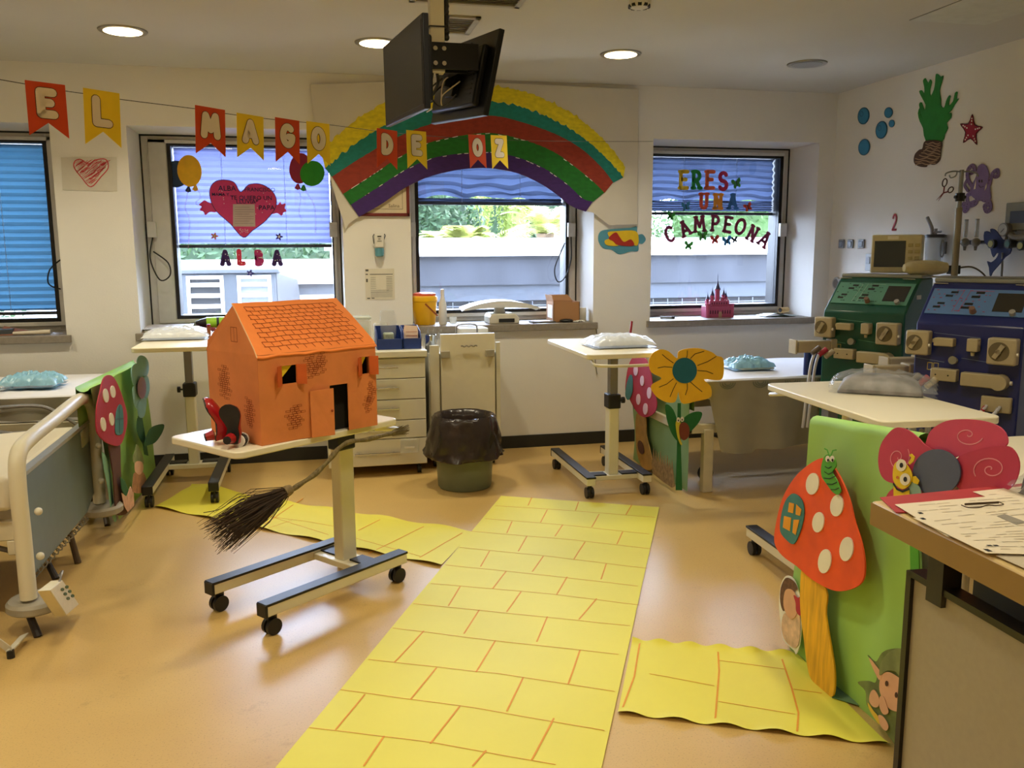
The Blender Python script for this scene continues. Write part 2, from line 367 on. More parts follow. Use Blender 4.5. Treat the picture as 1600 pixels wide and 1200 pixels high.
bl_light = blind_mat('blind_fabric_lilac', '555a80', .55)
bl_dark = blind_mat('blind_fabric_blue', '274353', .45)
bl_mid = blind_mat('blind_fabric_steel', '39435a', .45)
blind(0, 1.075, bl_dark, 'blue pleated blind lowered to the sill in the window nearest the beds', pitch=.05)
blind(1, 1.545, bl_light, 'lilac pleated blind two thirds down behind the heart sticker', pitch=.045, ripple=.006)
blind(2, 1.87, bl_mid, 'crumpled blue blind bunched up behind the rainbow', crumple=1.5, ripple=.014, pitch=.06, stack=.03)
blind(3, 1.80, bl_mid, 'crumpled blue blind behind the colourful word stickers', crumple=1.1, ripple=.013, pitch=.05, stack=.10)
# ------------------------------------------------------------------ ceiling fittings
lampring = M('lamp_ring', '9a968e', .35, metal=.7)
lampglow = M('lamp_glow', 'fff4de', .5, var=0, emit='ffe3b0', estr=14)
def downlight(x, y, label, lit=True):
    r = thing('ceiling_downlight', (x, y, ZC), label, 'ceiling light', 'round ceiling downlights' if lit else None)
    R_ = .125
    prof = [(R_-.028, ZC-.001), (R_-.024, ZC-.008), (R_, ZC-.008), (R_+.004, ZC-.001)]
    part(r, 'ring', MB().lathe((x, y, 0), prof, 36), lampring)
    part(r, 'diffuser' if lit else 'grille', MB().cyl((x, y, ZC-.0095), (x, y, ZC-.0085), R_-.026, n=36), lampglow if lit else M('unlit_lamp_grille', '8b8983', .6, var=.3, scale=300))
    if lit: lamp_light(x, y, ZC-.012)
    return r
downlight(-.97, 5.3, 'lit round downlight in the ceiling above the letters of the first word')
downlight(.41, 5.3, 'lit round downlight partly hidden behind the hanging screens')
downlight(1.91, 5.29, 'lit round downlight right of the hanging screens')
x, y = 3.21, 5.31
r = thing('unlit_downlight', (x, y, ZC), 'unlit grey round ceiling fitting near the corner', 'ceiling speaker')  # fourth downlight of the row, switched off
part(r, 'ring', MB().lathe((x, y, 0), [(.09, ZC-.001), (.095, ZC-.008), (.125, ZC-.008), (.128, ZC-.001)], 36), lampring)
part(r, 'grille', MB().cyl((x, y, ZC-.0095), (x, y, ZC-.0085), .098, n=36), M('unlit_lamp_grille', '8b8983', .6, var=.3, scale=300))
for lx, ly in ((-2.4, 5.3), (-2.4, 2.6), (-.97, 2.6), (.41, 2.6), (1.91, 2.6), (-2.4, .1), (-.5, .1), (1.4, .1)):
    downlight(lx, ly, 'round downlight further back in the ceiling')
# smoke detector, air vents, access panel
p = PZ(999, 0, ZC); r = thing('smoke_detector', p, 'white round smoke detector with dark slots on the ceiling', 'smoke detector')
part(r, 'housing', MB().lathe((p.x, p.y, 0), [(.055, ZC), (.055, ZC-.022), (.046, ZC-.034), (.03, ZC-.04)], 24), M('white_plastic', 'd6d2c8', .4))
m = MB()
for k in range(10):
    a = k*.628; m.obox((p.x+.0475*math.cos(a), p.y+.0475*math.sin(a), ZC-.029), (.006*math.cos(a), .006*math.sin(a), 0), (-.009*math.sin(a), .009*math.cos(a), 0), (0, 0, .007))
part(r, 'slots', m, gask)
def vent(x0, y0, x1, y1, label, slats=7):
    r = thing('ceiling_vent', ((x0+x1)/2, (y0+y1)/2, ZC), label, 'air vent')
    f = MB(); w = .03; z = ZC-.012
    f.box((x0, y0, z), (x1, y0+w, ZC)).box((x0, y1-w, z), (x1, y1, ZC)).box((x0, y0, z), (x0+w, y1, ZC)).box((x1-w, y0, z), (x1, y1, ZC))
    part(r, 'vent_frame', f, M('vent_frame_paint', 'a8a294', .5), bev=.002)
    s_ = MB()
    for k in range(slats):
        yy = y0+w+(y1-y0-2*w)*(k+.5)/slats; s_.obox(((x0+x1)/2, yy, ZC-.006), ((x1-x0)/2-w, 0, 0), (0, .010, .004), (0, 0, .0008))
    part(r, 'slats', s_, M('vent_slats', '75716a', .5), smooth=0)
vent(.66, 4.62, .90, 4.98, 'small grey square air vent on the ceiling behind the pole')
vent(.50, 4.15, 1.05, 4.40, 'wide ceiling air vent at the top edge above the pole')
a, b, c_ = PZ(1425, 30, ZC), PZ(1535, 38, ZC), PZ(1600, 18, ZC)
r = thing('ceiling_access_panel', (3.37, 4.0, ZC), 'flush square access panel in the ceiling near the corner', 'ceiling panel')
part(r, 'panel', MB().box((3.15, 3.75, ZC-.004), (3.62, 4.22, ZC)), M('access_panel', 'c9c8bc', .5), bev=.001)
part(r, 'panel_joint', MB().box((3.145, 3.745, ZC-.0015), (3.625, 4.225, ZC)), M('panel_joint', '5a5852', .6), smooth=0)
# ================================================================== outside the windows
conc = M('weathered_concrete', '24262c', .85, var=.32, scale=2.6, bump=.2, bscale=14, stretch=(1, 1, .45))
cop = M('white_coping', 'e4e4e2', .6, var=.04)
mb = MB(); struct('exterior_ground', MB().box((-14, 7.0, -1.2), (22, 34, -1.0)), M('ground_gravel', 'cfcac2', .9, var=.1), smooth=0)['kind'] = 'structure'
# roof parapet beyond windows three and four
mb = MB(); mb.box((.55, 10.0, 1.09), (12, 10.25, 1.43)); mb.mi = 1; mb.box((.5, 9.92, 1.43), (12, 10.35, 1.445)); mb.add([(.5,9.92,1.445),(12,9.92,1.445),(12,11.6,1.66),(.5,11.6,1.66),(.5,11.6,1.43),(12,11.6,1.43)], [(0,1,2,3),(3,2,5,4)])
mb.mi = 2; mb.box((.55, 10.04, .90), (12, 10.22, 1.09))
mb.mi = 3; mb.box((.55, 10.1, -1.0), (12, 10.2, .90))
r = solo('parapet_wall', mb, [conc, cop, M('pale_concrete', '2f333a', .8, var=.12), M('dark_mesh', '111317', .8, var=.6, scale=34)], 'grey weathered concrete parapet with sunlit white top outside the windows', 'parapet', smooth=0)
m = MB()
for k in range(60): m.box((.6+k*.19, 9.855, .2), (.606+k*.19, 9.865, .90))
for k in range(6): m.box((.6, 9.855, .25+k*.12), (12, 9.865, .256+k*.12))
solo('wire_fence_panel', m, M('fence_wire', '5a5e66', .5, metal=.3), 'fine wire grid standing in front of the dark strip under the parapet', 'fence', smooth=0)
# window two outside: white roof walls and plant units
mb = MB(); mb.box((-2.6, 10.4, -1), (.45, 10.6, 1.36)); mb.box((-2.6, 10.3, 1.36), (.45, 10.7, 1.40))
solo('low_roof_wall', mb, cop, 'low white roof wall beyond the plant unit', 'wall', smooth=0)
mb = MB(); mb.box((-2.45, 9.4, -1), (-1.5, 9.6, 1.60)); 
solo('white_roof_panel', mb, cop, 'tall pale panel beside the louvred plant unit', 'panel', smooth=0)
mb = MB(); mb.box((.18, 9.3, -1), (.52, 9.7, 1.50)); mb.box((.12, 9.25, 1.50), (.56, 9.75, 1.56))
solo('white_roof_pillar', mb, [cop], 'short white pillar outside near the edge of the heart window', 'pillar', smooth=0)
mb = MB(); mb.box((-.26, 9.0, -1), (.5, 9.25, 1.06)); mb.mi = 1; mb.box((-.26, 8.99, 1.06), (.5, 9.25, 1.17)); mb.mi = 0; mb.box((-.3, 8.95, 1.17), (.55, 9.3, 1.21))
solo('striped_roof_kerb', mb, [cop, M('dark_slot', '4a4c50', .8)], 'white roof kerb with a dark slot behind the orange cardboard house', 'kerb', smooth=0)
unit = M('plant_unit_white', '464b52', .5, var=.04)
r = thing('air_handling_unit', (-.8, 8.4, -.5), 'white outdoor plant unit with two louvred grilles below the four name letters', 'plant unit')
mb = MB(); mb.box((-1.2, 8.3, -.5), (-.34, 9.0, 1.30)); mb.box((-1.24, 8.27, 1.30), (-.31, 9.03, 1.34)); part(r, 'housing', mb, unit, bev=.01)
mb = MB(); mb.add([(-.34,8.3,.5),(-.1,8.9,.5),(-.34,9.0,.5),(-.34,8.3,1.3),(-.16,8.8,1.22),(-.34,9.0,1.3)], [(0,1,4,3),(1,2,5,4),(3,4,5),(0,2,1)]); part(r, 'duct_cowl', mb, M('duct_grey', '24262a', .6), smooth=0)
for (xa, xb) in ((-1.10, -.84), (-.66, -.42)):
    f = MB(); z0, z1 = .86, 1.25
    f.box((xa-.03, 8.27, z0-.03), (xa, 8.30, z1+.03)).box((xb, 8.27, z0-.03), (xb+.03, 8.30, z1+.03)).box((xa, 8.27, z1), (xb, 8.30, z1+.03)).box((xa, 8.27, z0-.03), (xb, 8.30, z0))
    for k in range(4):
        zz = z0+(z1-z0)*(k+.5)/4; f.obox(((xa+xb)/2, 8.285, zz), ((xb-xa)/2, 0, 0), (0, .016, .02), (0, -.003, .003))
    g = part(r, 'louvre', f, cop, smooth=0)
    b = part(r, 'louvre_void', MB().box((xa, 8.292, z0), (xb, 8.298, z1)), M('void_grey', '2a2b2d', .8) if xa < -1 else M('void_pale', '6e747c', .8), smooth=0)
# garden: trees seen as real crowns of leaf cards on branches
def leafy(name, c, rad, n, mat, label, cat='tree', trunk=None, leaf=.085, seed=1, group=None):
    rng = random.Random(seed); r = thing(name, (c[0], c[1], -1.0), label, cat, group)
    mb = MB()
    for _ in range(n):
        while True:
            p = Vector((rng.uniform(-1,1), rng.uniform(-1,1), rng.uniform(-1,1)))
            if .35 < p.length < 1: break
        k = 1+.25*noise.noise(p*2.3+Vector((seed, 0, 0)))
        q = Vector((c[0]+p.x*rad[0]*k, c[1]+p.y*rad[1]*k, c[2]+p.z*rad[2]*k))
        a = Vector((rng.gauss(0,1), rng.gauss(0,1), rng.gauss(0,1))).normalized(); b = a.orthogonal().normalized()
        s = leaf*rng.uniform(.5, 1.2); mb.add([q+a*s, q+b*s*.45, q-a*s, q-b*s*.45], [(0,1,2,3)])
    mb.ball(c, (rad[0]*.74, rad[1]*.7, rad[2]*.78), 16, 12)
    part(r, 'foliage', mb, mat, smooth=0)
    t = MB(); t.tube([(c[0], c[1], -1), (c[0]+.05, c[1], c[2]-rad[2]*.3), (c[0], c[1], c[2]+rad[2]*.4)], [.16, .11, .04], 8)
    part(r, 'trunk', t, M('bark', '5b4a3a', .9, var=.3, scale=9))
g1 = M('leaf_dark', '223a1c', .7, var=.35, scale=3, translucent=.3)
g2 = M('leaf_light', '74823a', .6, var=.3, scale=3, translucent=.4)
g3 = M('leaf_mid', '3a5626', .7, var=.35, scale=3, translucent=.3)
leafy('bushy_tree', (PY(672, 380, 17).x, 17, 1.9), (1.0, .8, 2.3), 9000, g1, 'dark blue green bushy tree seen at the edge of the middle window', seed=1)
for i, (xx, hh) in enumerate(((PY(745, 380, 19).x, 2.6), (PY(803, 380, 19).x, 2.7))):
    leafy('cypress_tree', (xx, 19, 1.9), (.36, .36, hh), 5000, g2, ('narrow pale green cypress next to the bushy tree', 'narrow pale green cypress nearer the palm')[i], seed=3+i, leaf=.06)
leafy('background_tree', (PY(830, 380, 23).x, 23, 2.5), (2.4, 1.2, 3.4), 9000, g1, 'dark tree filling the gap behind the palm', seed=7, leaf=.11)
leafy('tall_hedge', (9.6, 18, 2.2), (2.5, 1.0, 2.8), 13000, g3, 'leafy green tree mass seen through the champion word stickers', seed=8)
leafy('yellowing_tree', (14.4, 18, 2.0), (1.8, 1.0, 2.3), 7000, g2, 'yellow green tree at the far end of the parapet', seed=9)
leafy('distant_tree', (-1.3, 19, .9), (3.0, 1.0, 1.5), 9000, g1, 'dark tree strip above the low white roof wall', seed=10)
leafy('tall_dark_tree', (-6.6, 16, 1.6), (2.2, 1.2, 2.6), 3200, g1, 'dark tree far beyond the fully covered window', seed=12)
def palm(c, hgt, n, label, seed, L=1.5):
    rng = random.Random(seed); r = thing('palm_tree', (c[0], c[1], -1), label, 'palm')
    part(r, 'trunk', MB().tube([(c[0], c[1], -1), (c[0], c[1], hgt)], [.2, .16], 10), M('bark', '5b4a3a', .9))
    mb = MB()
    for i in range(n):
        a = 2*math.pi*i/n+rng.uniform(-.2, .2); el = rng.uniform(.25, 1.3); d = Vector((math.cos(a), math.sin(a), 0)); P = []
        for k in range(9):
            t = k/8; P.append(Vector((c[0], c[1], hgt))+d*(L*t*math.cos(el*.9))+ZA*(L*math.sin(el)*t-1.0*t*t*L*.55))
        for k in range(1, 9):
            ax = (P[k]-P[k-1]).normalized(); sd = ax.cross(ZA).normalized(); w = .30*(1-abs(k/8-.4))
            for s in (-1, 1):
                for h in (0, .33, .66):
                    q = P[k-1].lerp(P[k], h); e = q+(sd*s+ax*.6-ZA*.15).normalized()*w
                    mb.add([q, q+ax*.035, e], [(0, 1, 2)])
    part(r, 'fronds', mb, M('palm_frond', '8e9250', .5, var=.2, translucent=.4), smooth=0)
palm((PY(728, 380, 12.6).x, 12.6), 1.58, 26, 'small palm behind the parapet in front of the cypresses', 3, .65)
palm((PY(852, 380, 14.9).x, 14.9), 1.78, 34, 'large spreading pale palm seen in the middle window', 5, 1.25)
palm((PY(690, 380, 14.3).x, 14.3), 1.6, 14, 'little yellow palm low behind the parapet', 6, .6)
# ================================================================== things fixed on the back wall
pap = M('white_paper', 'e9e6de', .8, var=.02)
paper_warm = M('cream_paper', 'd9cfbd', .85, var=.04, scale=6)
black = M('black_ink', '141414', .7, var=0)
yw = YW-.004
fY = lambda Y: (lambda x, y: PY(x, y, Y))
def decal(name, pts, pf, nrm, mat, th=.003, sm=True, sub=4, root=None, label=None, cat=None, group=None, off=0.0):
    n_ = Vector(nrm).normalized(); P = [p+n_*off for p in px_loop(pts, pf, sub, sm)]
    mb = MB().prism(P, -n_*th)
    if root is not None: return part(root, name, mb, mat, smooth=0, label=label)
    return solo(name, mb, mat, label, cat, group, smooth=0)
BK = (0, -1, 0)
# rainbow mural: backing paper and five painted bands
bands = [
 [(502,236),(545,196),(600,160),(650,145),(700,137),(760,134),(812,141),(862,160),(905,185),(945,220),(977,260)],
 [(508,263),(555,225),(605,194),(655,176),(710,166),(775,160),(830,172),(880,195),(920,222),(953,253),(974,277)],
 [(519,276),(560,249),(610,220),(660,198),(712,186),(770,181),(825,194),(873,212),(910,234),(940,262),(958,285)],
 [(536,303),(575,278),(622,247),(668,224),(715,213),(768,208),(822,220),(866,238),(900,262),(928,285),(944,301)],
 [(548,320),(590,293),(632,266),(676,247),(722,240),(770,238),(818,249),(855,266),(886,288),(910,310),(926,315)],
 [(561,338),(596,318),(634,292),(672,275),(720,264),(765,262),(808,270),(842,285),(868,302),(892,321),(915,330)],
]
Yr = YW-.03
r = thing('rainbow_mural', PY(770, 300, Yr), 'large painted paper rainbow arching over the middle window', 'wall decoration')
back = [(484,132),(600,128),(800,130),(998,140),(997,230),(996,350),(952,352),(926,332)]
lo = list(reversed(bands[5]))
P = [PY(x_, y_, Yr+.004) for x_, y_ in back]+[PY(x_, y_, Yr+.004) for x_, y_ in lo]+[PY(x_, y_, Yr+.004) for x_, y_ in [(545,350),(540,358),(525,310),(508,250),(490,180)]]
m = MB().prism(P, (0, .002, 0)); part(r, 'backing_paper', m, M('mural_paper', 'cfc9bc', .85, var=.03, scale=5), smooth=0)
cols = ['d8c51e', '157b72', '8d2f1c', '16691f', '3b1d63']
for k in range(5):
    m = MB(); U = smooth_loop([PY(x_, y_, Yr) for x_, y_ in bands[k]], 20, False); D = smooth_loop([PY(x_, y_, Yr) for x_, y_ in bands[k+1]], 20, False)
    n_ = len(U); off = Vector((0, -.0012*k, 0)); vs = []
    for i in range(n_):
        j = .006*nz(U[i].x*30, k, 1) if k in (0, 1) else 0
        j2 = .010*nz(i*1.7, k, 3) if k in (0,) else 0
        vs += [U[i]+off+Vector((0, 0, j+(.020*nz(i*.37, 5, k)+.012*nz(i*1.3, 9, k) if k < 2 else .003*nz(i*.5, 4, k)))), D[i]+off+Vector((0, 0, -.004+j2))]
    m.add(vs, [(2*i, 2*i+1, 2*i+3, 2*i+2) for i in range(n_-1)])
    part(r, 'rainbow_band', m, M('rainbow_paint_%d' % k, cols[k], .8, var=.16, scale=22, stretch=(1, 1, 2)), smooth=0, label=['yellow', 'teal', 'brick red', 'green', 'purple'][k]+' painted band')
m = MB()
for k in (3, 4):
    for i in range(26):
        U = bands[k-1+0]; t = random.random()*9; a = Vector(bands[k][int(t)]+(0,)); b = Vector(bands[k][int(t)+1]+(0,)); f = t-int(t)
        p0 = a.lerp(b, f); p1 = a.lerp(b, min(1, f+.12)); m.stroke([PY(p0.x, p0.y, Yr-.008), PY(p1.x, p1.y, Yr-.008)], .002, BK, .001, seg=5)
part(r, 'unpainted_gap', m, pap, smooth=0)
# framed certificate behind the rainbow
r = thing('framed_certificate', PY(590, 300, YW), 'certificate in a dark red frame half covered by the rainbow paper', 'picture')
x0 = PY(545, 337, YW).x; x1 = PY(640, 337, YW).x; z0 = PY(600, 338, YW).z; z1 = z0+.36; w = .022
m = MB().box((x0, YW-.02, z0), (x1, YW-.001, z0+w)).box((x0, YW-.02, z1-w), (x1, YW-.001, z1)).box((x0, YW-.02, z0), (x0+w, YW-.001, z1)).box((x1-w, YW-.02, z0), (x1, YW-.001, z1))
part(r, 'frame', m, M('mahogany_frame', '6d2420', .4), bev=.003)
part(r, 'certificate_sheet', MB().box((x0+w, YW-.008, z0+w), (x1-w, YW-.002, z1-w)), M('certificate_paper', 'd8c9a8', .7, var=.03), smooth=0)
m = MB(); m.stroke([(x0+.06, YW-.0095, z0+.05), (x1-.05, YW-.0095, z0+.05), (x1-.05, YW-.0095, z1-.05), (x0+.06, YW-.0095, z1-.05)], .0012, BK, .001, True)
text_mb(m, 'Salina', (x1-.15, YW-.009, z0+.062), XA, ZA, .035)
part(r, 'certificate_print', m, M('brown_ink', '6a5b45', .7), smooth=0)
# white wall notice, dispenser, small sheet
r = thing('soap_dispenser', PY(592, 385, YW), 'white soap dispenser with blue liquid on the wall under the certificate', 'dispenser')
c = PY(592, 385, YW)
part(r, 'body', MB().box((c.x-.034, YW-.065, c.z-.01), (c.x+.034, YW-.001, c.z+.085)), M('white_plastic', 'd6d2c8', .4), bev=.008)
part(r, 'bottle', MB().lathe((c.x, YW-.034, c.z), [(.02,-.072),(.03,-.065),(.032,-.05),(.032,-.012)], 20), M('blue_gel', '5c97a8', .25), bev=0)
part(r, 'pump_lever', MB().tube([(c.x-.036, YW-.02, c.z+.02), (c.x-.044, YW-.06, c.z+.07), (c.x-.036, YW-.07, c.z+.085)], .004, 6).tube([(c.x+.036, YW-.02, c.z+.05), (c.x+.042, YW-.06, c.z+.075), (c.x+.036, YW-.07, c.z+.085)], .004, 6), M('grey_wire', '6e6e6c', .4, metal=.6))
m = MB()
for yy, hw_, s_ in ((.065, .014, 1), (.05, .008, 0), (.035, .016, 0)): m.box((c.x-hw_, YW-.067, c.z+yy), (c.x+hw_, YW-.0655, c.z+yy+(.008 if s_ else .003)))
part(r, 'printed_label', m, black, smooth=0)
r = thing('wall_notice', PY(594, 440, YW), 'printed procedure sheet taped to the wall below the soap dispenser', 'notice')
a = PY(570, 420, YW); b = PY(617, 468, YW)
part(r, 'sheet', MB().box((a.x, YW-.002, b.z), (b.x, YW-.0005, a.z)), M('notice_paper', 'd9d2be', .7, var=.02), smooth=0)
m = MB()
W_ = b.x-a.x; H_ = a.z-b.z
def ln(u0, u1, v, h_=.0016): m.box((a.x+W_*u0, YW-.0028, a.z-H_*v-h_), (a.x+W_*u1, YW-.002, a.z-H_*v))
ln(.02,.12,.02,.014); ln(.02,.10,.16,.008); ln(.03,.09,.32,.024); ln(.16,.95,.17,.005); ln(.05,.15,.93,.008); ln(.2,.3,.93,.006)
for k in range(9): ln(.18, .36 if k < 7 else .8, .28+k*.058)
for k in range(9): ln(.72, .93, .26+k*.055, .0024)
for k in range(5): ln(.18, .92, .74+k*.04)
part(r, 'print', m, M('grey_ink', '57544c', .8), smooth=0)
# child's heart drawing
r = thing('heart_drawing', PY(140, 272, YW), "child's red pencil heart on white paper taped to the pillar", 'drawing')
q = [PY(95, 246, yw), PY(182, 245, yw), PY(183, 299, yw), PY(98, 297, yw)]
part(r, 'paper', MB().prism(q, (0, .002, 0)), M('drawing_paper', 'cfcabd', .8, var=.03), smooth=0)
H = [(142,292),(128,278),(116,262),(117,252),(126,249),(138,256),(150,250),(165,249),(169,262),(158,276)]
m = MB(); hp = px_loop(H, fY(yw-.0015), 4); m.stroke(hp, .003, BK, .0008, True, seg=5)
rng = random.Random(4)
for k in range(260):
    cx_, cy_ = rng.uniform(118, 168), rng.uniform(252, 288)
    if abs(cx_-142) > 25-(cy_-256)*.72: continue
    d_ = rng.uniform(4, 9); m.stroke([PY(cx_-d_*.6, cy_+d_*.45, yw-.0016), PY(cx_+d_*.6, cy_-d_*.45, yw-.0016)], .0012, BK, .0008, seg=4)
part(r, 'pencil_heart', m, M('red_pencil', 'c8424a', .8), smooth=0)
# cloud sticker
r = thing('cloud_decoration', PY(970, 375, YW), 'blue foam cloud with yellow and red shapes right of the middle window', 'wall decoration')
decal('cloud', [(938,362),(955,358),(985,356),(995,354),(996,366),(1004,366),(1009,374),(1004,381),(998,381),(997,392),(985,393),(975,396),(966,397),(955,390),(943,388),(935,376)], fY(yw), BK, M('foam_blue', '4e8fa3', .8), root=r, th=.006)
decal('yellow_shape', [(950,363),(965,361),(993,361),(998,375),(995,384),(985,380),(970,378),(965,384),(948,383),(945,376),(952,372)], fY(yw-.003), BK, M('foam_yellow', 'dcb91e', .8), root=r, th=.003)
decal('red_shape', [(951,372),(962,363),(968,370),(975,378),(986,374),(990,384),(966,383),(958,377)], fY(yw-.0045), BK, M('foam_red', 'a3281f', .8), root=r, th=.002)
# wall cable
solo('wall_cable', MB().tube(smooth_loop([PY(931, 508, YW-.008), PY(933, 530, YW-.008), PY(930, 560, YW-.008), PY(933, 585, YW-.008)], 4, False), .004, 6), M('cable_grey', '8a8578', .6), 'thin grey cable hanging down the wall at the end of the middle sill', 'cable')
# ================================================================== stickers on the inner pane
YG = YF+.028
def sticker(name, ch, px, h_px, hx, label, group, ang=0, serif=.012, hw=.014, Y=YG, wf=1.0, dots=False):
    c0 = PY(px[0], px[1], Y); dep = (c0-CAM).dot(_F); h = h_px*dep/FPX
    ex = Vector((math.cos(ang), 0, math.sin(ang))); ey = Vector((-math.sin(ang), 0, math.cos(ang)))
    w = max(x_ for st in GL[ch] for x_, y_ in st)*h*wf
    org = c0-ex*w/2-ey*h/2; hh = h-2*hw; org = org+ey*hw
    m = MB(); glyph(m, ch, org+ex*hw, ex, ey, hh, hw, BK, .003, serif, wf=(w-2*hw)/w*wf*h/hh if w > 2*hw else wf)
    o = solo(name, m, M('foam_'+hx, hx, .8, var=.08, scale=30), label, 'letter sticker', group, smooth=0)
    if dots:
        d = MB(); rg = random.Random(ord(ch)+int(px[0]))
        for st in GL[ch]:
            for k in range(len(st)-1):
                for f in (.3, .8):
                    x_ = st[k][0]+(st[k+1][0]-st[k][0])*f; y_ = st[k][1]+(st[k+1][1]-st[k][1])*f
                    if rg.random() < (.9 if len(st) < 6 else .25): p_ = org+ex*(hw+x_*h*.8)+ey*(y_*hh)+Vector((0,-.0006,0)); d.prism([p_+ex*.0035*math.cos(t)+ey*.0035*math.sin(t) for t in [k2*1.047 for k2 in range(6)]], (0, .001, 0))
        if d.v: part(o, 'glitter_dots', d, pap, smooth=0)
    return o
for ch, x_, y_, hx, nm in (('E',1069,281,'e4c034','yellow'),('R',1089,281,'248e40','green'),('E',1110,281,'dc6444','orange red'),('S',1130,283,'b0264a','crimson')):
    sticker('letter_sticker', ch, (x_, y_), 31, hx, nm+' foam letter '+ch+' in the top word on the right-hand window', 'letters of the top word', hw=.016, serif=.014)
for ch, x_, y_, hx, nm in (('U',1100,314,'d4543a','brick red'),('N',1122,315,'e08e28','orange'),('A',1145,315,'3a70b0','blue')):
    sticker('letter_sticker', ch, (x_, y_), 27, hx, nm+' foam letter '+ch+' in the middle word over the dark blind edge', 'letters of the middle word', hw=.015, serif=.014)
for k, (ch, x_, y_, a_) in enumerate((('C',1046,366,18),('A',1070,357,26),('M',1093,350,5),('P',1118,349,-3),('E',1138,351,-8),('O',1157,354,-18),('N',1176,365,-27),('A',1195,374,-33))):
    pos = ('first letter', 'second letter', 'third letter', 'fourth letter', 'fifth letter', 'sixth letter', 'seventh letter', 'last letter')[k]
    sticker('letter_sticker', ch, (x_, y_), 27, '82284e', 'dark plum foam letter '+ch+', '+pos+' of the curved word', 'letters of the curved word', math.radians(a_), hw=.013, serif=.012)
for ch, x_, y_, hx, nm, w_ in (('A',352,403,'3b1d5e','purple','first'),('L',377,402,'dc3458','red','second'),('B',405,403,'b0286a','magenta','third'),('A',433,403,'3b1d5e','purple','last')):
    sticker('letter_sticker', ch, (x_, y_), 26, hx, nm+' glittery letter '+ch+', '+w_+' letter of the girl name under the heart', 'letters of the name', hw=.017, serif=0, dots=True)
def butterfly(px, s_px, hx, label, ang=0, Y=YG, dark='202020'):
    c0 = PY(px[0], px[1], Y); s = s_px*((c0-CAM).dot(_F))/FPX
    ex = Vector((math.cos(ang), 0, math.sin(ang))); ey = Vector((-math.sin(ang), 0, math.cos(ang)))
    r = thing('butterfly_sticker', c0, label, 'butterfly sticker', 'butterfly stickers on the word window')
    for sx in (-1, 1):
        L = [(0,.05),(.2,.45),(.5,.5),(.5,.15),(.3,.0),(.42,-.25),(.25,-.45),(.05,-.2)]
        m = MB().prism(smooth_loop([c0+ex*(a_*sx*s)+ey*(b_*s) for a_, b_ in L], 4), (0, .002, 0))
        part(r, 'wing', m, M('foam_'+hx, hx, .8, var=.08, scale=30), smooth=0)
    part(r, 'body', MB().tube([c0-ey*s*.3+Vector((0,-.001,0)), c0+ey*s*.35+Vector((0,-.001,0))], s*.05, 6), M('foam_'+dark, dark, .8))
for px, s_, hx, lb, an in (((1151,287),15,'3f8a3a','green butterfly sticker beside the letter S',.3), ((1072,323),14,'3f86b0','sky blue butterfly sticker at the blind edge left of the letter U',.2), ((1169,324),13,'c0402c','red butterfly sticker at the blind edge near the frame',.4), ((1048,338),13,'2f8a2c','small green butterfly sticker above the letter C',-.2), ((1098,369),16,'3f9a3a','light green butterfly sticker under the letter M',.1), ((1117,375),14,'c23a2c','red butterfly sticker under the letter P',.1), ((1136,377),15,'2f7fc0','bright blue butterfly sticker under the letter E',.2), ((1148,375),10,'1d2024','tiny dark butterfly sticker beside the bright blue one',.2), ((1076,384),14,'3d9a34','green butterfly sticker lowest on the pane',-.1)):
    butterfly(px, s_, hx, lb, an)
def flower_st(px, s_px, hx, chx, label):
    c0 = PY(px[0], px[1], YG); s = s_px*((c0-CAM).dot(_F))/FPX/2
    r = thing('flower_sticker', c0, label, 'flower sticker')
    P = [c0+Vector((math.cos(t), 0, math.sin(t)))*s*(.72+.28*math.cos(5*t)) for t in [2*math.pi*k/40 for k in range(40)]]
    part(r, 'petals', MB().prism(P, (0, .002, 0)), M('foam_'+hx, hx, .8), smooth=0)
    P = [c0+Vector((math.cos(t)*s*.3, -.001, math.sin(t)*s*.3)) for t in [2*math.pi*k/12 for k in range(12)]]
    part(r, 'centre', MB().prism(P, (0, .001, 0)), M('foam_'+chx, chx, .8), smooth=0)
flower_st((335,369), 12, 'b96a3c', 'd8b070', 'small orange flower sticker below the heart hand')
flower_st((436,370), 12, '3a2560', 'e8e0e0', 'small purple flower sticker with white middle below the heart')
flower_st((391,427), 12, '39358a', '8a8ad0', 'small blue flower sticker under the name letters')
# balloons
def balloon(px, rx, ry, hx, label, cat='balloon sticker', tail=None, rot=0, Y=YG):
    pf = fY(Y); c0 = pf(*px); r = thing('balloon_sticker', c0, label, cat)
    E_ = ell(px[0], px[1], rx, ry, 28, rot)
    part(r, 'balloon', MB().prism([pf(*p) for p in E_], (0, .003, 0)), M('foam_'+hx, hx, .6, var=.08), smooth=0)
    kx, ky = tail[0]; part(r, 'knot', MB().prism([pf(kx-1, ky-4), pf(kx+2, ky-4), pf(kx+5, ky+4), pf(kx, ky+6), pf(kx-5, ky+3)], (0, .003, 0)), M('foam_'+hx, hx, .6), smooth=0)
    part(r, 'string', MB().tube(smooth_loop([pf(*p) for p in tail], 5, False), .0012, 5), M('balloon_thread', 'b9809a', .7))
    return r
balloon((275,272), 20, 21, '1d3a63', 'dark blue balloon sticker half hidden by the yellow one', tail=[(294,295),(292,310),(289,325),(296,345),(294,390)], Y=YG)
balloon((296,267), 19, 25, 'f0b61e', 'yellow balloon sticker at the top corner of the heart window', tail=[(305,293),(311,300),(313,310),(306,316),(312,324)], rot=-.15, Y=YG-.004)
balloon((469,263), 17, 24, '9b1f3c', 'dark red balloon sticker behind the green one', tail=[(465,291),(470,310),(467,330),(472,345)], rot=.1, Y=YG)
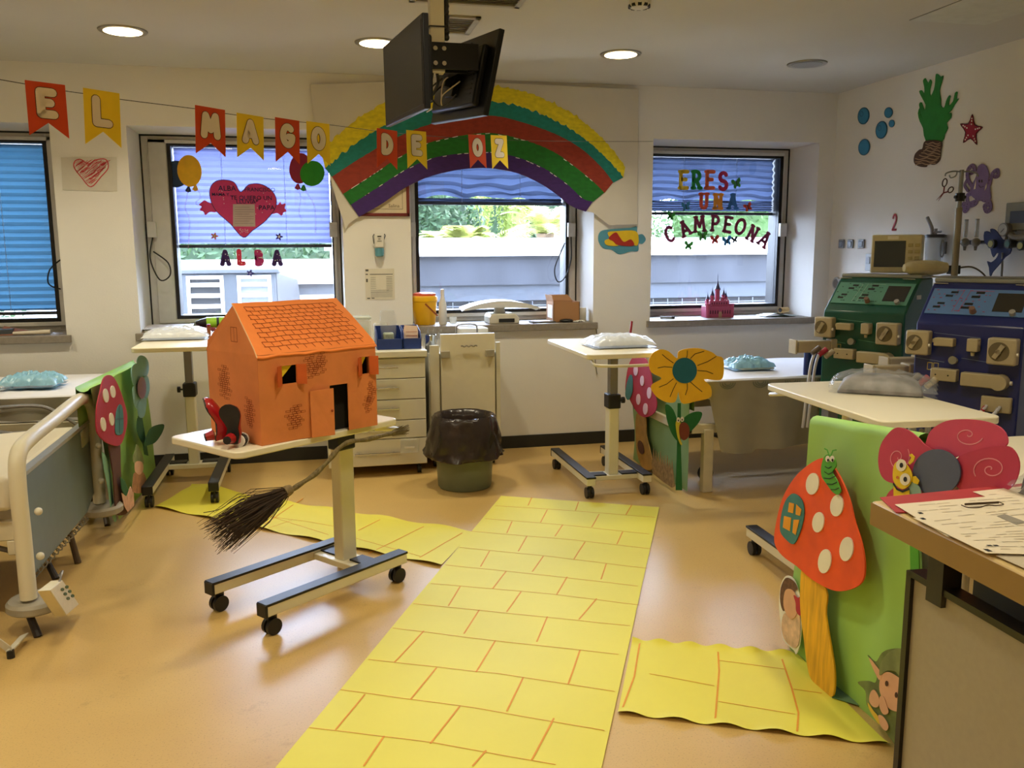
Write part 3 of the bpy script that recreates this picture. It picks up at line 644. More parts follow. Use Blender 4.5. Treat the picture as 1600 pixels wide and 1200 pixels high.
balloon((488,271), 19, 20, '2a9a24', 'green balloon sticker beside the rainbow edge', tail=[(474,293),(482,305),(492,325),(493,365)], rot=.4, Y=YG-.004)
# pink heart figure with hands
r = thing('heart_sticker', PY(378, 325, YG), 'large magenta heart with two hands and a note, stuck on the lilac window', 'window sticker')
pk = M('foam_magenta', 'd83f7c', .75, var=.04)
hy = YG-.002
decal('heart', [(380,371),(360,350),(338,330),(329,312),(328,295),(336,284),(350,281),(366,285),(376,300),(388,289),(404,287),(420,294),(431,308),(430,325),(415,345),(395,360)], fY(hy), BK, pk, root=r)
m = MB(); m.stroke(px_loop([(380,371),(360,350),(338,330),(329,312),(328,295),(336,284),(350,281),(366,285),(376,300),(388,289),(404,287),(420,294),(431,308),(430,325),(415,345),(395,360)], fY(hy-.001), 4), .0022, BK, .001, True, seg=5)
part(r, 'outline', m, M('navy_marker', '232a5c', .7), smooth=0)
for nm, H in (('hand', [(337,317),(328,317),(320,313),(315,316),(311,320),(315,323),(312,328),(318,331),(321,336),(328,331),(338,331)]), ('hand', [(424,334),(433,333),(440,337),(443,332),(448,330),(445,325),(446,318),(440,319),(438,315),(434,320),(428,320)])):
    decal(nm, H, fY(hy+.001), BK, pk, root=r)
def flat_rect(root, name, pts, Y, mat): part(root, name, MB().prism([PY(x_, y_, Y) for x_, y_ in pts], (0, .0008, 0)), mat, smooth=0)
flat_rect(r, 'note', [(364,319),(398,319),(399,354),(364,354)], hy-.002, M('note_paper', 'c9b3ac', .8))
m = MB(); ms = 6.9/FPX
for k in range(8): p_ = PY(367, 324+k*3.6, hy-.0035); m.box((p_.x, p_.y, p_.z), (p_.x+(26 if k % 3 else 20)*ms, p_.y+.0005, p_.z+.002))
part(r, 'note_writing', m, M('note_ink', '7c6470', .8), smooth=0)
m = MB()
for s_, x_, y_, z_ in (('ALBA',341,298,8.5), ('MAMA Y',331,306,5.2), ('FRANCISCO',382,299,6.5), ('TE QUIERO UN',360,312,7), ('LLUVIA*',369,318,7), ('PAPA',404,328,8)):
    text_mb(m, s_, PY(x_, y_, hy-.0025), XA, ZA, z_*ms*1.2, .0003)
part(r, 'handwriting', m, M('navy_marker', '232a5c', .7), smooth=0)
d = MB(); rg = random.Random(3)
for k in range(34):
    x_, y_ = rg.choice([(rg.uniform(338,362), rg.uniform(290,318)), (rg.uniform(395,422), rg.uniform(300,336)), (rg.uniform(374,388), rg.uniform(356,364))])
    p_ = PY(x_, y_, hy-.002); d.prism([p_+Vector((math.cos(t), 0, math.sin(t)))*.004 for t in [k2*1.047 for k2 in range(6)]], (0, .0008, 0))
part(r, 'glitter_dots', d, M('glitter_pink', 'e0b9c6', .5), smooth=0)
# ================================================================== banner
A_ = Vector((2.527, 6.25, 0)); B_ = Vector((-1.09, 3.89, 0)); tt = (A_-B_).normalized(); nb = Vector((tt.y, -tt.x, 0))
BAN = lambda x, y: PP(x, y, (A_.x, A_.y, 0), nb)
strp = [(-8,123),(38,131),(101,142),(129,146),(186,155),(305,170),(370,180),(440,188),(515,195),(600,206),(690,214),(760,218),(830,220),(920,221),(1020,221)]
P = [BAN(*p) for p in strp]; ext = P[0]+(P[0]-P[1]).normalized()*2.2; ext.z = P[0].z+.12
solo('banner_string', MB().tube([(max(ext.x, XL), ext.y, ext.z)]+smooth_loop(P, 3, False), .0016, 5), M('dark_string', '2c2a26', .8), 'thin dark string carrying the letter pennants across the room', 'string')
FO, FYL = M('pennant_orange', 'd4491f', .75, var=.03), M('pennant_yellow', 'f6d42a', .75, var=.03)
letm = M('letter_cream', 'eadfd0', .8, var=.02)
flags = [('E',38,125,101,133,211,0,'first'),('L',129,137,186,146,225,1,'second'),('M',304,164,351,172,240,0,'third'),('A',369,176,411,183,246,1,'fourth'),('G',429,183,467,189,253,0,'fifth'),('O',478,189,514,194,256,1,'sixth'),
         ('D',588,200,620,205,262,0,'seventh'),('E',634,203,665,206,263,1,'eighth'),('O',731,210,757,211,263,0,'ninth'),('Z',766,211,791,212,264,1,'last')]
SGN = 1 if (CAM-A_).dot(nb) > 0 else -1
for ch, x0, y0, x1, y1, yb, c_, nm in flags:
    p0, p1 = BAN(x0, y0)+nb*SGN*.004, BAN(x1, y1)+nb*SGN*.004; w = (p1-p0).length; ex = (p1-p0).normalized(); h = (p0.z-BAN(x0+2, yb).z); ez = ZA
    ez = (ZA-ex*ZA.dot(ex)).normalized(); nf = ex.cross(ez)
    r = thing('letter_pennant', (p0+p1)/2, '%s swallow-tailed pennant with the letter %s, %s on the string' % (('orange', 'yellow')[c_], ch, nm), 'pennant', 'letter pennants on the string')
    c0 = (p0+p1)/2
    part(r, 'pennant_paper', MB().prism([p0, p1, p1-ez*h, c0-ez*h*.74, p0-ez*h], -nf*.0008), (FO, FYL)[c_], smooth=0)
    gh = h*.56; gw = max(x_ for st in GL[ch] for x_, y_ in st)
    wf = min(1.0, (w*.62-.03)/(gw*(gh-.03))) if ch != 'M' else (w*.66-.03)/(gw*(gh-.03)); hw = .0165
    W2 = gw*(gh-2*hw)*wf; org = c0-ez*(h*.10+gh)+ez*hw-ex*W2/2
    nn_ = nf if (CAM-c0).dot(nf) > 0 else -nf
    m = MB(); glyph(m, ch, org+nn_*.0012, ex, ez, gh-2*hw, hw+.0028, nn_, .0006, wf=wf); part(r, 'letter_outline', m, M('letter_outline', '4a2a1a', .8), smooth=0)
    m = MB(); glyph(m, ch, org+nn_*.002, ex, ez, gh-2*hw, hw, nn_, .0006, wf=wf); part(r, 'letter', m, letm, smooth=0)
# ================================================================== furniture
cream = M('cream_enamel', 'dcd5bd', .38, var=.03, scale=4)
lam = M('cream_laminate', 'e9e0c6', .35, var=.02, scale=4)
blk = M('black_plastic', '17171a', .45, var=0)
chrome = M('chrome', 'b8b8b8', .2, metal=1, var=0)
greyst = M('grey_steel', '8c8c90', .35, metal=.7, var=.03)
def overbed_table(loc, rz, zt, top, label, base_w=.38, L=.72, post=.55, mats=None):
    # local frame: x runs along the base rails towards the post end
    r = thing('overbed_table', (loc[0], loc[1], 0), label, 'overbed table', 'overbed tables', rz)
    hw = base_w/2; x0, x1, tw = top
    for s in (-1, 1):
        m = MB().box((-.03, s*hw-.028, .085), (L+.03, s*hw+.028, .135)); g = part(r, 'base_rail', m, cream, world=False, bev=.004)
        part(g, 'rail_cap', MB().box((-.033, s*hw-.030, .128), (L+.033, s*hw+.030, .139)), blk, world=False, bev=.002)
        part(g, 'end_cap', MB().box((-.036, s*hw-.030, .083), (-.024, s*hw+.030, .136)), blk, world=False, bev=.002)
        for xx in (0.01, L-.01):
            w = MB()
            w.cyl((xx, s*hw-.022, .034), (xx, s*hw-.006, .034), .034, n=18).cyl((xx, s*hw+.006, .034), (xx, s*hw+.022, .034), .034, n=18)
            w.box((xx-.018, s*hw-.006, .03), (xx+.022, s*hw+.006, .088)).cyl((xx, s*hw-.02, .034), (xx, s*hw+.02, .034), .008, n=8)
            w.lathe((xx+.008, s*hw, 0), [(.012,.07),(.012,.09)], 10)
            part(r, 'caster', w, blk, world=False)
    part(r, 'cross_bar', MB().box((post-.06, -hw+.028, .09), (post+.06, hw-.028, .118)), cream, world=False, bev=.003)
    for s in (-1, 1): part(r, 'cross_bar_cap', MB().box((post-.02, s*.05 if s > 0 else -hw+.03, .116), (post+.055, hw-.03 if s > 0 else -.05, .126)), blk, world=False)
    zc = zt*.62+.02 if zt > .8 else zt-.10
    part(r, 'column', MB().box((post-.04, -.032, .115), (post+.04, .032, zc)), cream, world=False, bev=.006)
    part(r, 'inner_column', MB().box((post-.03, -.024, zc-.02), (post+.03, .024, zt-.05)), greyst, world=False, bev=.003)
    k = MB().box((post-.048, -.04, zc-.045), (post+.048, .04, zc+.045)); c_ = part(r, 'column_collar', k, blk, world=False, bev=.008)
    part(c_, 'lock_knob', MB().cyl((post, .04, zc), (post, .062, zc), .006, n=8).cyl((post, .06, zc), (post, .078, zc), .02, n=7), blk, world=False)
    sup = MB().box((post-.13, -.05, zt-.05), (post+.09, .05, zt-.028)); part(r, 'support_bracket', sup, M('bracket_black', '1f2023', .5), world=False, bev=.003)
    pts = [(x0+.04, -tw/2), (x1-.04, -tw/2), (x1, -tw/2+.04), (x1, tw/2-.04), (x1-.04, tw/2), (x0+.04, tw/2), (x0, tw/2-.04), (x0, -tw/2+.04)]
    P = []
    for (cx_, cy_, a0) in ((x1-.04, -tw/2+.04, -90), (x1-.04, tw/2-.04, 0), (x0+.04, tw/2-.04, 90), (x0+.04, -tw/2+.04, 180)):
        for i in range(6): a = math.radians(a0+90*i/5); P.append((cx_+.04*math.cos(a), cy_+.04*math.sin(a), zt))
    part(r, 'tabletop', MB().prism(P, (0, 0, -.028)), lam, world=False, bev=.005)
    hp = smooth_loop([(x1-.10, -tw/2+.05, zt-.036), (x1-.02, -tw/2+.04, zt-.05), (x1+.035, -tw/2+.06, zt-.06), (x1+.045, 0, zt-.065), (x1+.035, tw/2-.06, zt-.06), (x1-.02, tw/2-.04, zt-.05), (x1-.10, tw/2-.05, zt-.036)], 5, False)
    part(r, 'push_handle', MB().tube(hp, .0095, 8), cream, world=False)
    return r
def ang(a, b): return math.atan2(b[1]-a[1], b[0]-a[0])
a1, a2 = PZ(341, 952), PZ(421, 994); b1, b2 = PZ(545, 878), PZ(619, 910)
s0 = ((a1+a2)/2); e0 = ((b1+b2)/2); MRZ = ang(s0, e0); ML = (e0-s0).length
main_t = overbed_table(s0, MRZ, .77, (-.14, .685, .47), 'cream overbed table carrying the orange cardboard house', base_w=(a1-a2).length*.94, L=ML, post=.55)
ov2 = overbed_table((1.765, 5.58), math.radians(-90), .90, (-.01, .90, .50), 'cream overbed table with a plastic bag on top beside the yellow flower', base_w=.36, L=.75, post=.63)
ov3 = overbed_table((-.82, 6.06-.785), math.radians(90), .95, (.0, .80, .46), 'cream overbed table between the heart window and the orange house', base_w=.37, L=.775, post=.60)
ov4 = overbed_table((2.22, 2.85), math.radians(87), .885, (-.22, .70, .49), 'cream overbed table in front of the blue machine', base_w=.38, L=.86, post=.55)
# ------------------------------------------------------------------ cardboard house
card = M('orange_kraft', 'd98248', .7, var=.10, scale=7, bump=.25, bscale=16)
cardr = M('orange_roof_paper', 'f58a3c', .65, var=.05, scale=7, bump=.25, bscale=14)
zt = .771
FL, FR = PZ(409, 697, zt), PZ(590, 664, zt); d = (FR-FL).normalized(); nn = Vector((-d.y, d.x, 0)); Wd = (FR-FL).length; Dp = .40
HT, RG = .345, .525
def HP(u, v, z): return FL+d*(u*Wd)+nn*(v*Dp)+ZA*z
r = thing('cardboard_house', HP(.5, .5, 0), 'orange cardboard play house with open door standing on the wheeled table', 'toy house')
# front wall with real openings (door, two windows), 4 mm card
th = nn*.004
def rect(m, u0, u1, z0, z1, v=0.0, t=th): m.add([HP(u0,v,z0),HP(u1,v,z0),HP(u1,v,z1),HP(u0,v,z1),HP(u0,v,z0)+t,HP(u1,v,z0)+t,HP(u1,v,z1)+t,HP(u0,v,z1)+t],[(0,1,2,3),(7,6,5,4),(0,4,5,1),(1,5,6,2),(2,6,7,3),(3,7,4,0)])
m = MB()
D0, D1, DZ = .575, .735, .195; A0, A1, B0, B1 = .175, .285, .865, .94; WZ0, WZ1 = .225, .295
A0, A1 = .18, .30; B0, B1 = .865, .935
rect(m, 0, A0, 0, HT); rect(m, A1, D0, 0, HT); rect(m, D0, D1, DZ, HT); rect(m, D1, B0, 0, HT); rect(m, B1, 1, 0, HT)
rect(m, A0, A1, 0, WZ0); rect(m, A0, A1, WZ1, HT); rect(m, B0, B1, 0, WZ0); rect(m, B0, B1, WZ1, HT)
part(r, 'front_wall', m, card, smooth=0)
m = MB()
for u in (0, 1):
    o = d*(.004 if u == 0 else -.004)
    m.prism([HP(u, .012, 0), HP(u, .99, 0), HP(u, 1, HT-.01), HP(u, .97, HT+.03), HP(u+(.05 if u == 0 else -.07), .56, RG-.008), HP(u+(.05 if u == 0 else -.07), .52, RG-.008), HP(u, .0, HT)], o)
m.add([HP(0,1,0),HP(1,1,0),HP(1,1,HT),HP(0,1,HT),HP(0,.99,0),HP(1,.99,0),HP(1,.99,HT),HP(0,.99,HT)],[(0,1,2,3),(7,6,5,4),(0,4,5,1),(1,5,6,2),(2,6,7,3),(3,7,4,0)])
part(r, 'side_and_back_walls', m, card, smooth=0)
def rf(u, v):
    uu = u+(.052-.124*u)*v
    p = HP(uu-.006+.012*u, -.012+.56*v, HT-.005+(RG-HT+.005)*v); return p+ZA*(.004*nz(u*4, v*3, 1)+.003*math.sin(v*math.pi)-(.006 if v < .05 else 0)*(1+nz(u*9, 0, 0)))
m = MB().slab(rf, 24, 12, (0, 0, .004)); part(r, 'roof_front', m, cardr, smooth=.5)
m = MB().slab(lambda u, v: HP((u+(.058-.128*u)*(1-v)), .545+.465*v, RG-.001-(RG-HT+.01)*v), 12, 8, (0, 0, .004)); part(r, 'roof_back', m, cardr, smooth=.5)
m = MB(); drk = M('brown_marker', '9c4516', .8)
rn = (rf(.5,.6)-rf(.5,.4)).cross(d).normalized(); rn = rn if rn.z > 0 else -rn
for k in range(1, 11):
    v = .06+k*.085; m.stroke([rf(u_/12, v+.006*math.sin(u_*2.2))+rn*.0052 for u_ in range(1, 12)], .0009, rn, .0008, seg=4)
    for j in range(13):
        u_ = .08+(j+(.5 if k % 2 else 0))*.07
        if u_ < .93: m.stroke([rf(u_, v)+rn*.0052, rf(u_+.006, v-.035)+rn*.0050, rf(u_+.012, v-.075)+rn*.0052], .0009, rn, .0008, seg=4)
part(r, 'roof_tile_lines', m, drk, smooth=0)
# white tape at the gable edge
part(r, 'gable_tape', MB().tube([rf(.004, v/8)+rn*.004-d*.004 for v in range(9)], .0022, 5).tube([rf(0, .02), rf(1, .02)], .0016, 5), M('masking_tape', 'e5b98a', .7))
# brick patches
def bricks(m, org, ex, ey, w, h, nrm, seed, bw=.020, bh=.0085):
    rg = random.Random(seed); rows = int(h/bh)
    for j in range(rows):
        span = w*(.5+.5*math.sin(math.pi*(j+.6)/rows)); off = rg.uniform(-.2, .2)*w
        n_ = max(1, int(span/bw))
        for i in range(n_):
            x_ = off+(i-n_/2)*bw+(bw/2 if j % 2 else 0); y_ = j*bh
            m.stroke([org+ex*x_+ey*y_, org+ex*(x_+bw*.92)+ey*y_, org+ex*(x_+bw*.92)+ey*(y_+bh*.82), org+ex*x_+ey*(y_+bh*.82)], .0006, nrm, .0004, True, 4)
m = MB(); bm_ = M('brick_marker', '8c3c14', .8)
for u_, z_, w_, h_, s_ in ((.42,.235,.07,.10,1),(.50,.25,.05,.09,2),(.27,.045,.075,.10,3),(.94,.09,.05,.11,4),(.90,.06,.04,.07,6)): bricks(m, HP(u_, 0, z_)-nn*.0006, d, ZA, w_, h_, -nn, s_)
for v_, z_, w_, h_, s_ in ((.20,.06,.07,.12,7),(.66,.15,.09,.14,8)): bricks(m, HP(0, v_, z_)-d*.0006, nn, ZA, w_, h_, -d, s_)
part(r, 'brick_drawings', m, bm_, smooth=0)
m = MB(); m.stroke([HP(0,.36,.44)-d*.0006, HP(0,.48,.44)-d*.0006, HP(0,.48,.385)-d*.0006, HP(0,.36,.385)-d*.0006], .0012, -d, .0006, True, 4); m.stroke([HP(0,.42,.44)-d*.0006, HP(0,.42,.385)-d*.0006], .0008, -d, .0006)
part(r, 'drawn_gable_window', m, bm_, smooth=0)
# door leaf opened, shutters folded out
# in the photograph the leaf stands left of the opening, overlapping it a little
L0, L1 = .395, .565
m = MB().add([HP(L0,-.02,.0), HP(L1,-.075,.0), HP(L1,-.075,DZ-.006), HP(L0,-.012,DZ-.01), HP(L0,-.03,.0), HP(L1,-.085,.0), HP(L1,-.085,DZ-.006), HP(L0,-.022,DZ-.01)], [(0,1,2,3),(7,6,5,4),(0,4,5,1),(1,5,6,2),(2,6,7,3),(3,7,4,0)])
dr = part(r, 'door', m, M('door_card', 'd98248', .7, var=.06, bump=.2, bscale=20), smooth=0)
kp = HP(L1-.02, -.09, .10); dk = part(dr, 'door_knob', MB().ball(kp, .005, 8, 6), bm_)
dk.matrix_parent_inverse = Matrix.Identity(4)
for (u0, u1) in ((A0, A1), (B0, B1)):
    for s, uu in ((-1, u0), (1, u1)):
        w_ = .055*s; m = MB().add([HP(uu,-.002,WZ0-.004), HP(uu+w_,-.055,WZ0-.006), HP(uu+w_,-.055,WZ1+.002), HP(uu,-.002,WZ1+.002), HP(uu,-.012,WZ0-.004), HP(uu+w_,-.065,WZ0-.006), HP(uu+w_,-.065,WZ1+.002), HP(uu,-.012,WZ1+.002)], [(0,1,2,3),(7,6,5,4),(0,4,5,1),(1,5,6,2),(2,6,7,3),(3,7,4,0)])
        part(r, 'shutter', m, M('shutter_card', 'c85a1e', .7, var=.06), smooth=0)
    cu = MB().add([HP(u0-.01,.03,WZ1+.01), HP(u1+.0,.03,WZ1+.01), HP(u0-.01,.03,WZ0+.01)], [(0,1,2)]); cu.add([HP(u0-.01,.035,WZ1+.01), HP(u1+.0,.035,WZ1+.01), HP(u0-.01,.035,WZ0+.01)], [(0,2,1)])
    part(r, 'curtain', cu, M('pennant_yellow'), smooth=0)
part(r, 'interior_shade_sheet', MB().add([HP(.02,.12,.001),HP(.98,.12,.001),HP(.98,.12,HT),HP(.02,.12,HT),HP(.02,.125,.001),HP(.98,.125,.001),HP(.98,.125,HT),HP(.02,.125,HT)],[(0,1,2,3),(7,6,5,4)]), M('interior_shade_black', '16120e', .9), smooth=0)  # black sheet behind the openings, interior shade put in as colour
# ------------------------------------------------------------------ red shoes with striped stockings, toes up
redl = M('red_leather', 'a3141c', .28, var=.08, coat=.4); sole = M('dark_sole', '1e1c1f', .55, var=.15)
def shoe(px_heel, px_toe, lab, side):
    h = PZ(px_heel[0], px_heel[1], zt+.015); 
    toeY = h.y-.01; t_ = PP(px_toe[0], px_toe[1], h, (_F.x, _F.y, 0))
    up = (t_-h); Ls = up.length; up.normalize(); vw = (CAM-h); vw.z = 0; vw.normalize()
    sv = vw*(1-side)-_R*side; soled = (sv-up*sv.dot(up)).normalized(); sd = up.cross(soled).normalized()
    r = thing('red_shoe', h, lab, 'shoe', 'pair of red shoes by the house')
    prof = [(0,.024,.0),(.06,.026,0),(.2,.027,.012),(.36,.022,.018),(.52,.030,.012),(.68,.040,.004),(.82,.040,0),(.93,.030,0),(1.0,.010,-.004)]
    m = MB(); top = []; bot = []
    L_ = [h+up*(t*Ls)+sd*w_-soled*dp for t, w_, dp in prof]; R_ = [h+up*(t*Ls)-sd*w_*.95-soled*dp for t, w_, dp in prof]
    loop = smooth_loop(L_, 3, False)+smooth_loop(R_[::-1], 3, False)
    m.prism(loop, -soled*.006); part(r, 'sole', m, sole, smooth=.4)
    m = MB(); rings = []
    n_ = 12; hts = [.055,.062,.055,.050,.045,.04,.034,.026,.010]
    for (t, w_, dp), hh in zip(prof, hts):
        c0 = h+up*(t*Ls)-soled*(dp+.004)
        rings.append([c0+sd*(w_*1.02)*math.cos(math.pi*j/(n_-1))-soled*hh*math.sin(math.pi*j/(n_-1)) for j in range(n_)])
    vs = [p for rg_ in rings for p in rg_]; m.add(vs, [(i*n_+j, i*n_+j+1, (i+1)*n_+j+1, (i+1)*n_+j) for i in range(len(rings)-1) for j in range(n_-1)]+[list(range(n_)), [(len(rings)-1)*n_+j for j in range(n_)]])
    part(r, 'upper', m, redl)
    hl = MB().tube([h+up*.022+soled*0, h+up*.022+soled*.032], [.021, .015], 10); g = part(r, 'heel', hl, redl)
    part(g, 'heel_tip', MB().tube([h+up*.022+soled*.031, h+up*.022+soled*.037], [.0155, .0155], 10), sole).matrix_parent_inverse = Matrix.Identity(4)
    return r, h, soled, up
shoe((338, 688), (318, 622), 'red leather shoe standing heel down at the edge of the wheeled table', .80)
shoe((362, 694), (356, 632), 'red leather shoe leaning against the wall of the orange house', .30)
st0 = PZ(375, 688, zt+.02)
r = thing('striped_stocking', st0, 'rolled black and white striped stocking tucked between shoe and house', 'stocking')
for k in range(6):
    t_ = Vector(FL)-st0; t_ = d*.6+nn*.5; p = st0+t_*(k*.011)-t_*.02
    part(r, 'stripe', MB().tube([p, p+t_*.011], .024+.002*math.sin(k*2), 14), black if k % 2 else pap, label='black stripe' if k % 2 else 'white stripe')
# ------------------------------------------------------------------ witch broom
BR = lambda x, y, off=.10: PP(x, y, s0+Vector((math.sin(MRZ), -math.cos(MRZ), 0))*(.235+off), (math.sin(MRZ), -math.cos(MRZ), 0))
r = thing('witch_broom', BR(455, 765), 'crooked twig broom hooked over the end of the wheeled table', 'broom')
hp = [BR(*p) for p in ((628,674),(600,680),(572,687),(548,690),(530,700),(514,719),(492,741),(470,756),(452,768))]
part(r, 'handle', MB().tube(smooth_loop(hp, 5, False), [.0095+.0015*math.sin(i*.9) for i in range(41)], 10), M('grey_branch', '6d5f3c', .8, var=.4, scale=30, stretch=(3, 3, .6), bump=.5, bscale=50))
fr_ = MB(); p = BR(612, 678)
rg = random.Random(5)
for k in range(60): q = Vector((rg.uniform(-1,1), rg.uniform(-1,1), rg.uniform(-1,1))); fr_.tube([p+q*.008, BR(632, 672)+q*.022], .0012, 4)
part(r, 'frayed_tip', fr_, M('frayed_wood', '6b5c3c', .9, var=.3), smooth=0)
bd = MB(); nkp = BR(447, 768); hd = (nkp-BR(470, 756)).normalized()
bd.tube([nkp-hd*.022, nkp-hd*.01, nkp+hd*.01], [.018, .021, .022], 12); part(r, 'binding', bd, M('twine', '7c6a4a', .9, var=.3, scale=60))
tips = [BR(345, 828), BR(338, 862), BR(320, 815), BR(372, 842), BR(316, 824), BR(430, 800), BR(400, 812)]
m = MB(); A = BR(314, 822); B = BR(344, 866); Cc = BR(418, 800)
for k in range(420):
    f = rg.random()**1.1; e = A.lerp(B, min(1, f*1.6)) if f < .62 else B.lerp(Cc, (f-.62)/.38*rg.random())
    q = Vector((rg.gauss(0, 1), rg.gauss(0, 1), rg.gauss(0, 1))); st = nkp+q*.006; L_ = rg.uniform(.78, 1.0) if f < .62 else rg.uniform(.6, .95)
    mid = st.lerp(e, .45)+q*.016+ZA*.012; en = st.lerp(e, L_)+q*.012; en.z = max(en.z, .2)
    m.tube([st, mid, en], [.0016, .0013, .0007], 3, cap=False)
m.tube(smooth_loop([nkp, BR(410, 772), BR(370, 778), BR(345, 795), BR(318, 801)], 4, False), .0014, 4)
part(r, 'twig_bundle', m, M('dark_twig', '38281a', .8, var=.4, scale=12), smooth=0)['kind'] = 'stuff'
# ------------------------------------------------------------------ yellow brick paper path
yel = M('yellow_paper', 'dcd244', .62, var=.03, scale=2.5); yel2 = M('orange_marker', 'd98f14', .7)
def sheet(name, corners, lines, label, z0, wav=.004, wide=(.0014, .003), edge=0, hump=None):
    a, b, c, e = [PZ(*p) for p in corners]     # near-left, near-right, far-right, far-left
    def hgt(x_, y_):
        h = z0+wav*(.5+.5*nz(x_*2.2, y_*2.2, z0*50))+wav*.3*nz(x_*7, y_*7, 3)
        if hump: h += hump[2]*math.exp(-((x_-hump[0])**2+(y_-hump[1])**2)/hump[3]**2)
        return h
    def fn(u, v):
        p = a.lerp(b, u).lerp(e.lerp(c, u), v); k = math.exp(-min(v, 1-v)*30)*edge
        return Vector((p.x, p.y, hgt(p.x, p.y)+k*(.008+.007*math.sin(u*34+v*2))))
    o = solo(name, MB().slab(fn, 60, 48, (0, 0, -.0006)), yel, label, 'paper path')
    m = MB(); rg = random.Random(len(lines))
    for L_ in lines:
        P = [PZ(*p) for p in L_]; Q = []
        for i in range(len(P)-1):
            n_ = max(2, int((P[i+1]-P[i]).length/.03))
            for k in range(n_): Q.append(P[i].lerp(P[i+1], k/n_))
        Q.append(P[-1]); Q = [Vector((p.x, p.y, hgt(p.x, p.y)+.0012)) for p in Q]
        wdt = wide[1] if abs(L_[0][1]-L_[-1][1]) > abs(L_[0][0]-L_[-1][0])*.35 else wide[0]
        m.stroke(Q, wdt, ZA, .0003, seg=5)
    part(o, 'brick_lines', m, yel2, smooth=0)
    return o
cr = lambda x, y: (420+x/2.5, 760+y/2.5)
J = [((1027,48),(1013,78)),((1210,65),(1198,98)),((1417,78),(1395,115)),((1088,95),(1062,145)),((1290,113),(1262,163)),((950,142),(930,187)),((1148,155),(1118,200)),((1382,182),(1360,230)),((1008,200),(975,258)),((1235,222),(1192,290)),((862,258),(828,318)),((1072,280),(1030,338)),((1318,308),(1298,368)),((927,338),(875,405)),((1165,360),(1125,427)),((747,398),(702,473)),((985,418),(930,495)),((1280,445),(1212,525)),((822,490),(763,580)),((1088,515),(1047,612)),((605,572),(492,692)),((885,608),(810,730)),((1215,648),(1170,778)),((655,715),(556,836)),((993,755),(930,885)),((375,820),(262,958)),((745,868),(632,1012)),((1113,915),(1028,1075)),((450,985),(372,1100)),((848,1040),(797,1100))]
Rw = [((885,80),(1090,92),(1510,125)),((845,130),(1150,155),(1485,190)),((790,180),(1200,215),(1490,248)),((745,243),(1100,280),(1480,325)),((690,312),(1100,355),(1440,395)),((635,385),(1100,425),(1450,470)),((565,465),(1000,508),(1410,550)),((485,560),(900,610),(1365,662)),((390,682),(900,738),(1350,808)),((280,800),(800,872),(1310,962)),((160,950),(650,1010),(1120,1095))]
main_lines = [[cr(*p) for p in L_] for L_ in J+Rw]
sheet('yellow_brick_path', [(300,1360),(905,1360),(1030,794),(783,776)], main_lines, 'wide strip of yellow paper with orange brick lines running towards the windows', .004, edge=0)
cr2 = lambda x, y: (940+x/3.333, 960+y/3.333)
sheet('yellow_brick_path', [(965,1117),(1392,1168),(1246,1023),(988,1001)], [[cr2(*p) for p in L_] for L_ in (((200,145),(170,330),(105,505)),((605,180),(612,300),(590,575)),((940,240),(990,390),(1025,520),(1018,615)),((250,315),(585,378)),((615,245),(950,290)),((610,460),(1005,525)),((1000,395),(1145,415)))], 'short yellow paper branch of the path under the orange mushroom', .002, wav=.003, edge=1)
cr3 = lambda x, y: (200+x/3, 620+y/3)
sheet('yellow_brick_path', [(240,793),(688,886),(738,832),(300,762)], [[cr(*p) for p in L_] for L_ in (((605,160),(390,265)),((755,185),(590,280)),((0,120),(150,140),(290,165)),((350,175),(440,130)),((0,165),(90,135)),((340,205),(590,275)))]+[[cr3(*p) for p in L_] for L_ in (((600,540),(780,600),(940,650)),((820,480),(640,600)))], 'yellow paper side branch of the path leading to the far left bed', .002, wav=.003, edge=1, hump=(PZ(322, 770).x, PZ(322, 770).y, .045, .13))
# ================================================================== hanging monitors on the ceiling pole
tvb = M('monitor_black', '101012', .4, var=0, spec=.3); scr = M('monitor_screen', '0d0d0d', .35, var=0, spec=.2)
pc = PD(683, 115, 3.38)
r = thing('ceiling_pole', (pc.x, pc.y, ZC), 'cream square steel pole hanging from the ceiling between two black screens', 'monitor mount')
m = MB().box((pc.x-.028, pc.y-.028, pc.z+.0), (pc.x+.028, pc.y+.028, ZC)); part(r, 'pole', m, cream, bev=.003)
part(r, 'ceiling_plate', MB().box((pc.x-.09, pc.y-.09, ZC-.012), (pc.x+.09, pc.y+.09, ZC)), cream, bev=.002)
part(r, 'mount_plate', MB().box((pc.x-.13, pc.y-.040, pc.z+.01), (pc.x+.16, pc.y-.030, pc.z+.11)).box((pc.x-.13, pc.y+.030, pc.z+.01), (pc.x+.16, pc.y+.040, pc.z+.11)), tvb, bev=.002)
for bx_ in (-.012, .022):
    for bz in (.03, .085): part(r, 'bolt', MB().cyl((pc.x+bx_, pc.y-.040, pc.z+bz), (pc.x+bx_, pc.y-.050, pc.z+bz), .009, n=8), chrome)
part(r, 'cable_tie', MB().tube([(pc.x-.031, pc.y-.031, pc.z+.17), (pc.x+.034, pc.y-.031, pc.z+.17), (pc.x+.034, pc.y+.031, pc.z+.17), (pc.x-.031, pc.y+.031, pc.z+.17), (pc.x-.031, pc.y-.031, pc.z+.17)], .003, 5), blk)
part(r, 'cable_conduit', MB().tube([(pc.x+.041, pc.y+.005+.004*math.sin(k*1.3), pc.z+.13+(ZC-pc.z-.13)*k/40) for k in range(41)], [.009+.003*(k % 2) for k in range(41)], 6), blk)
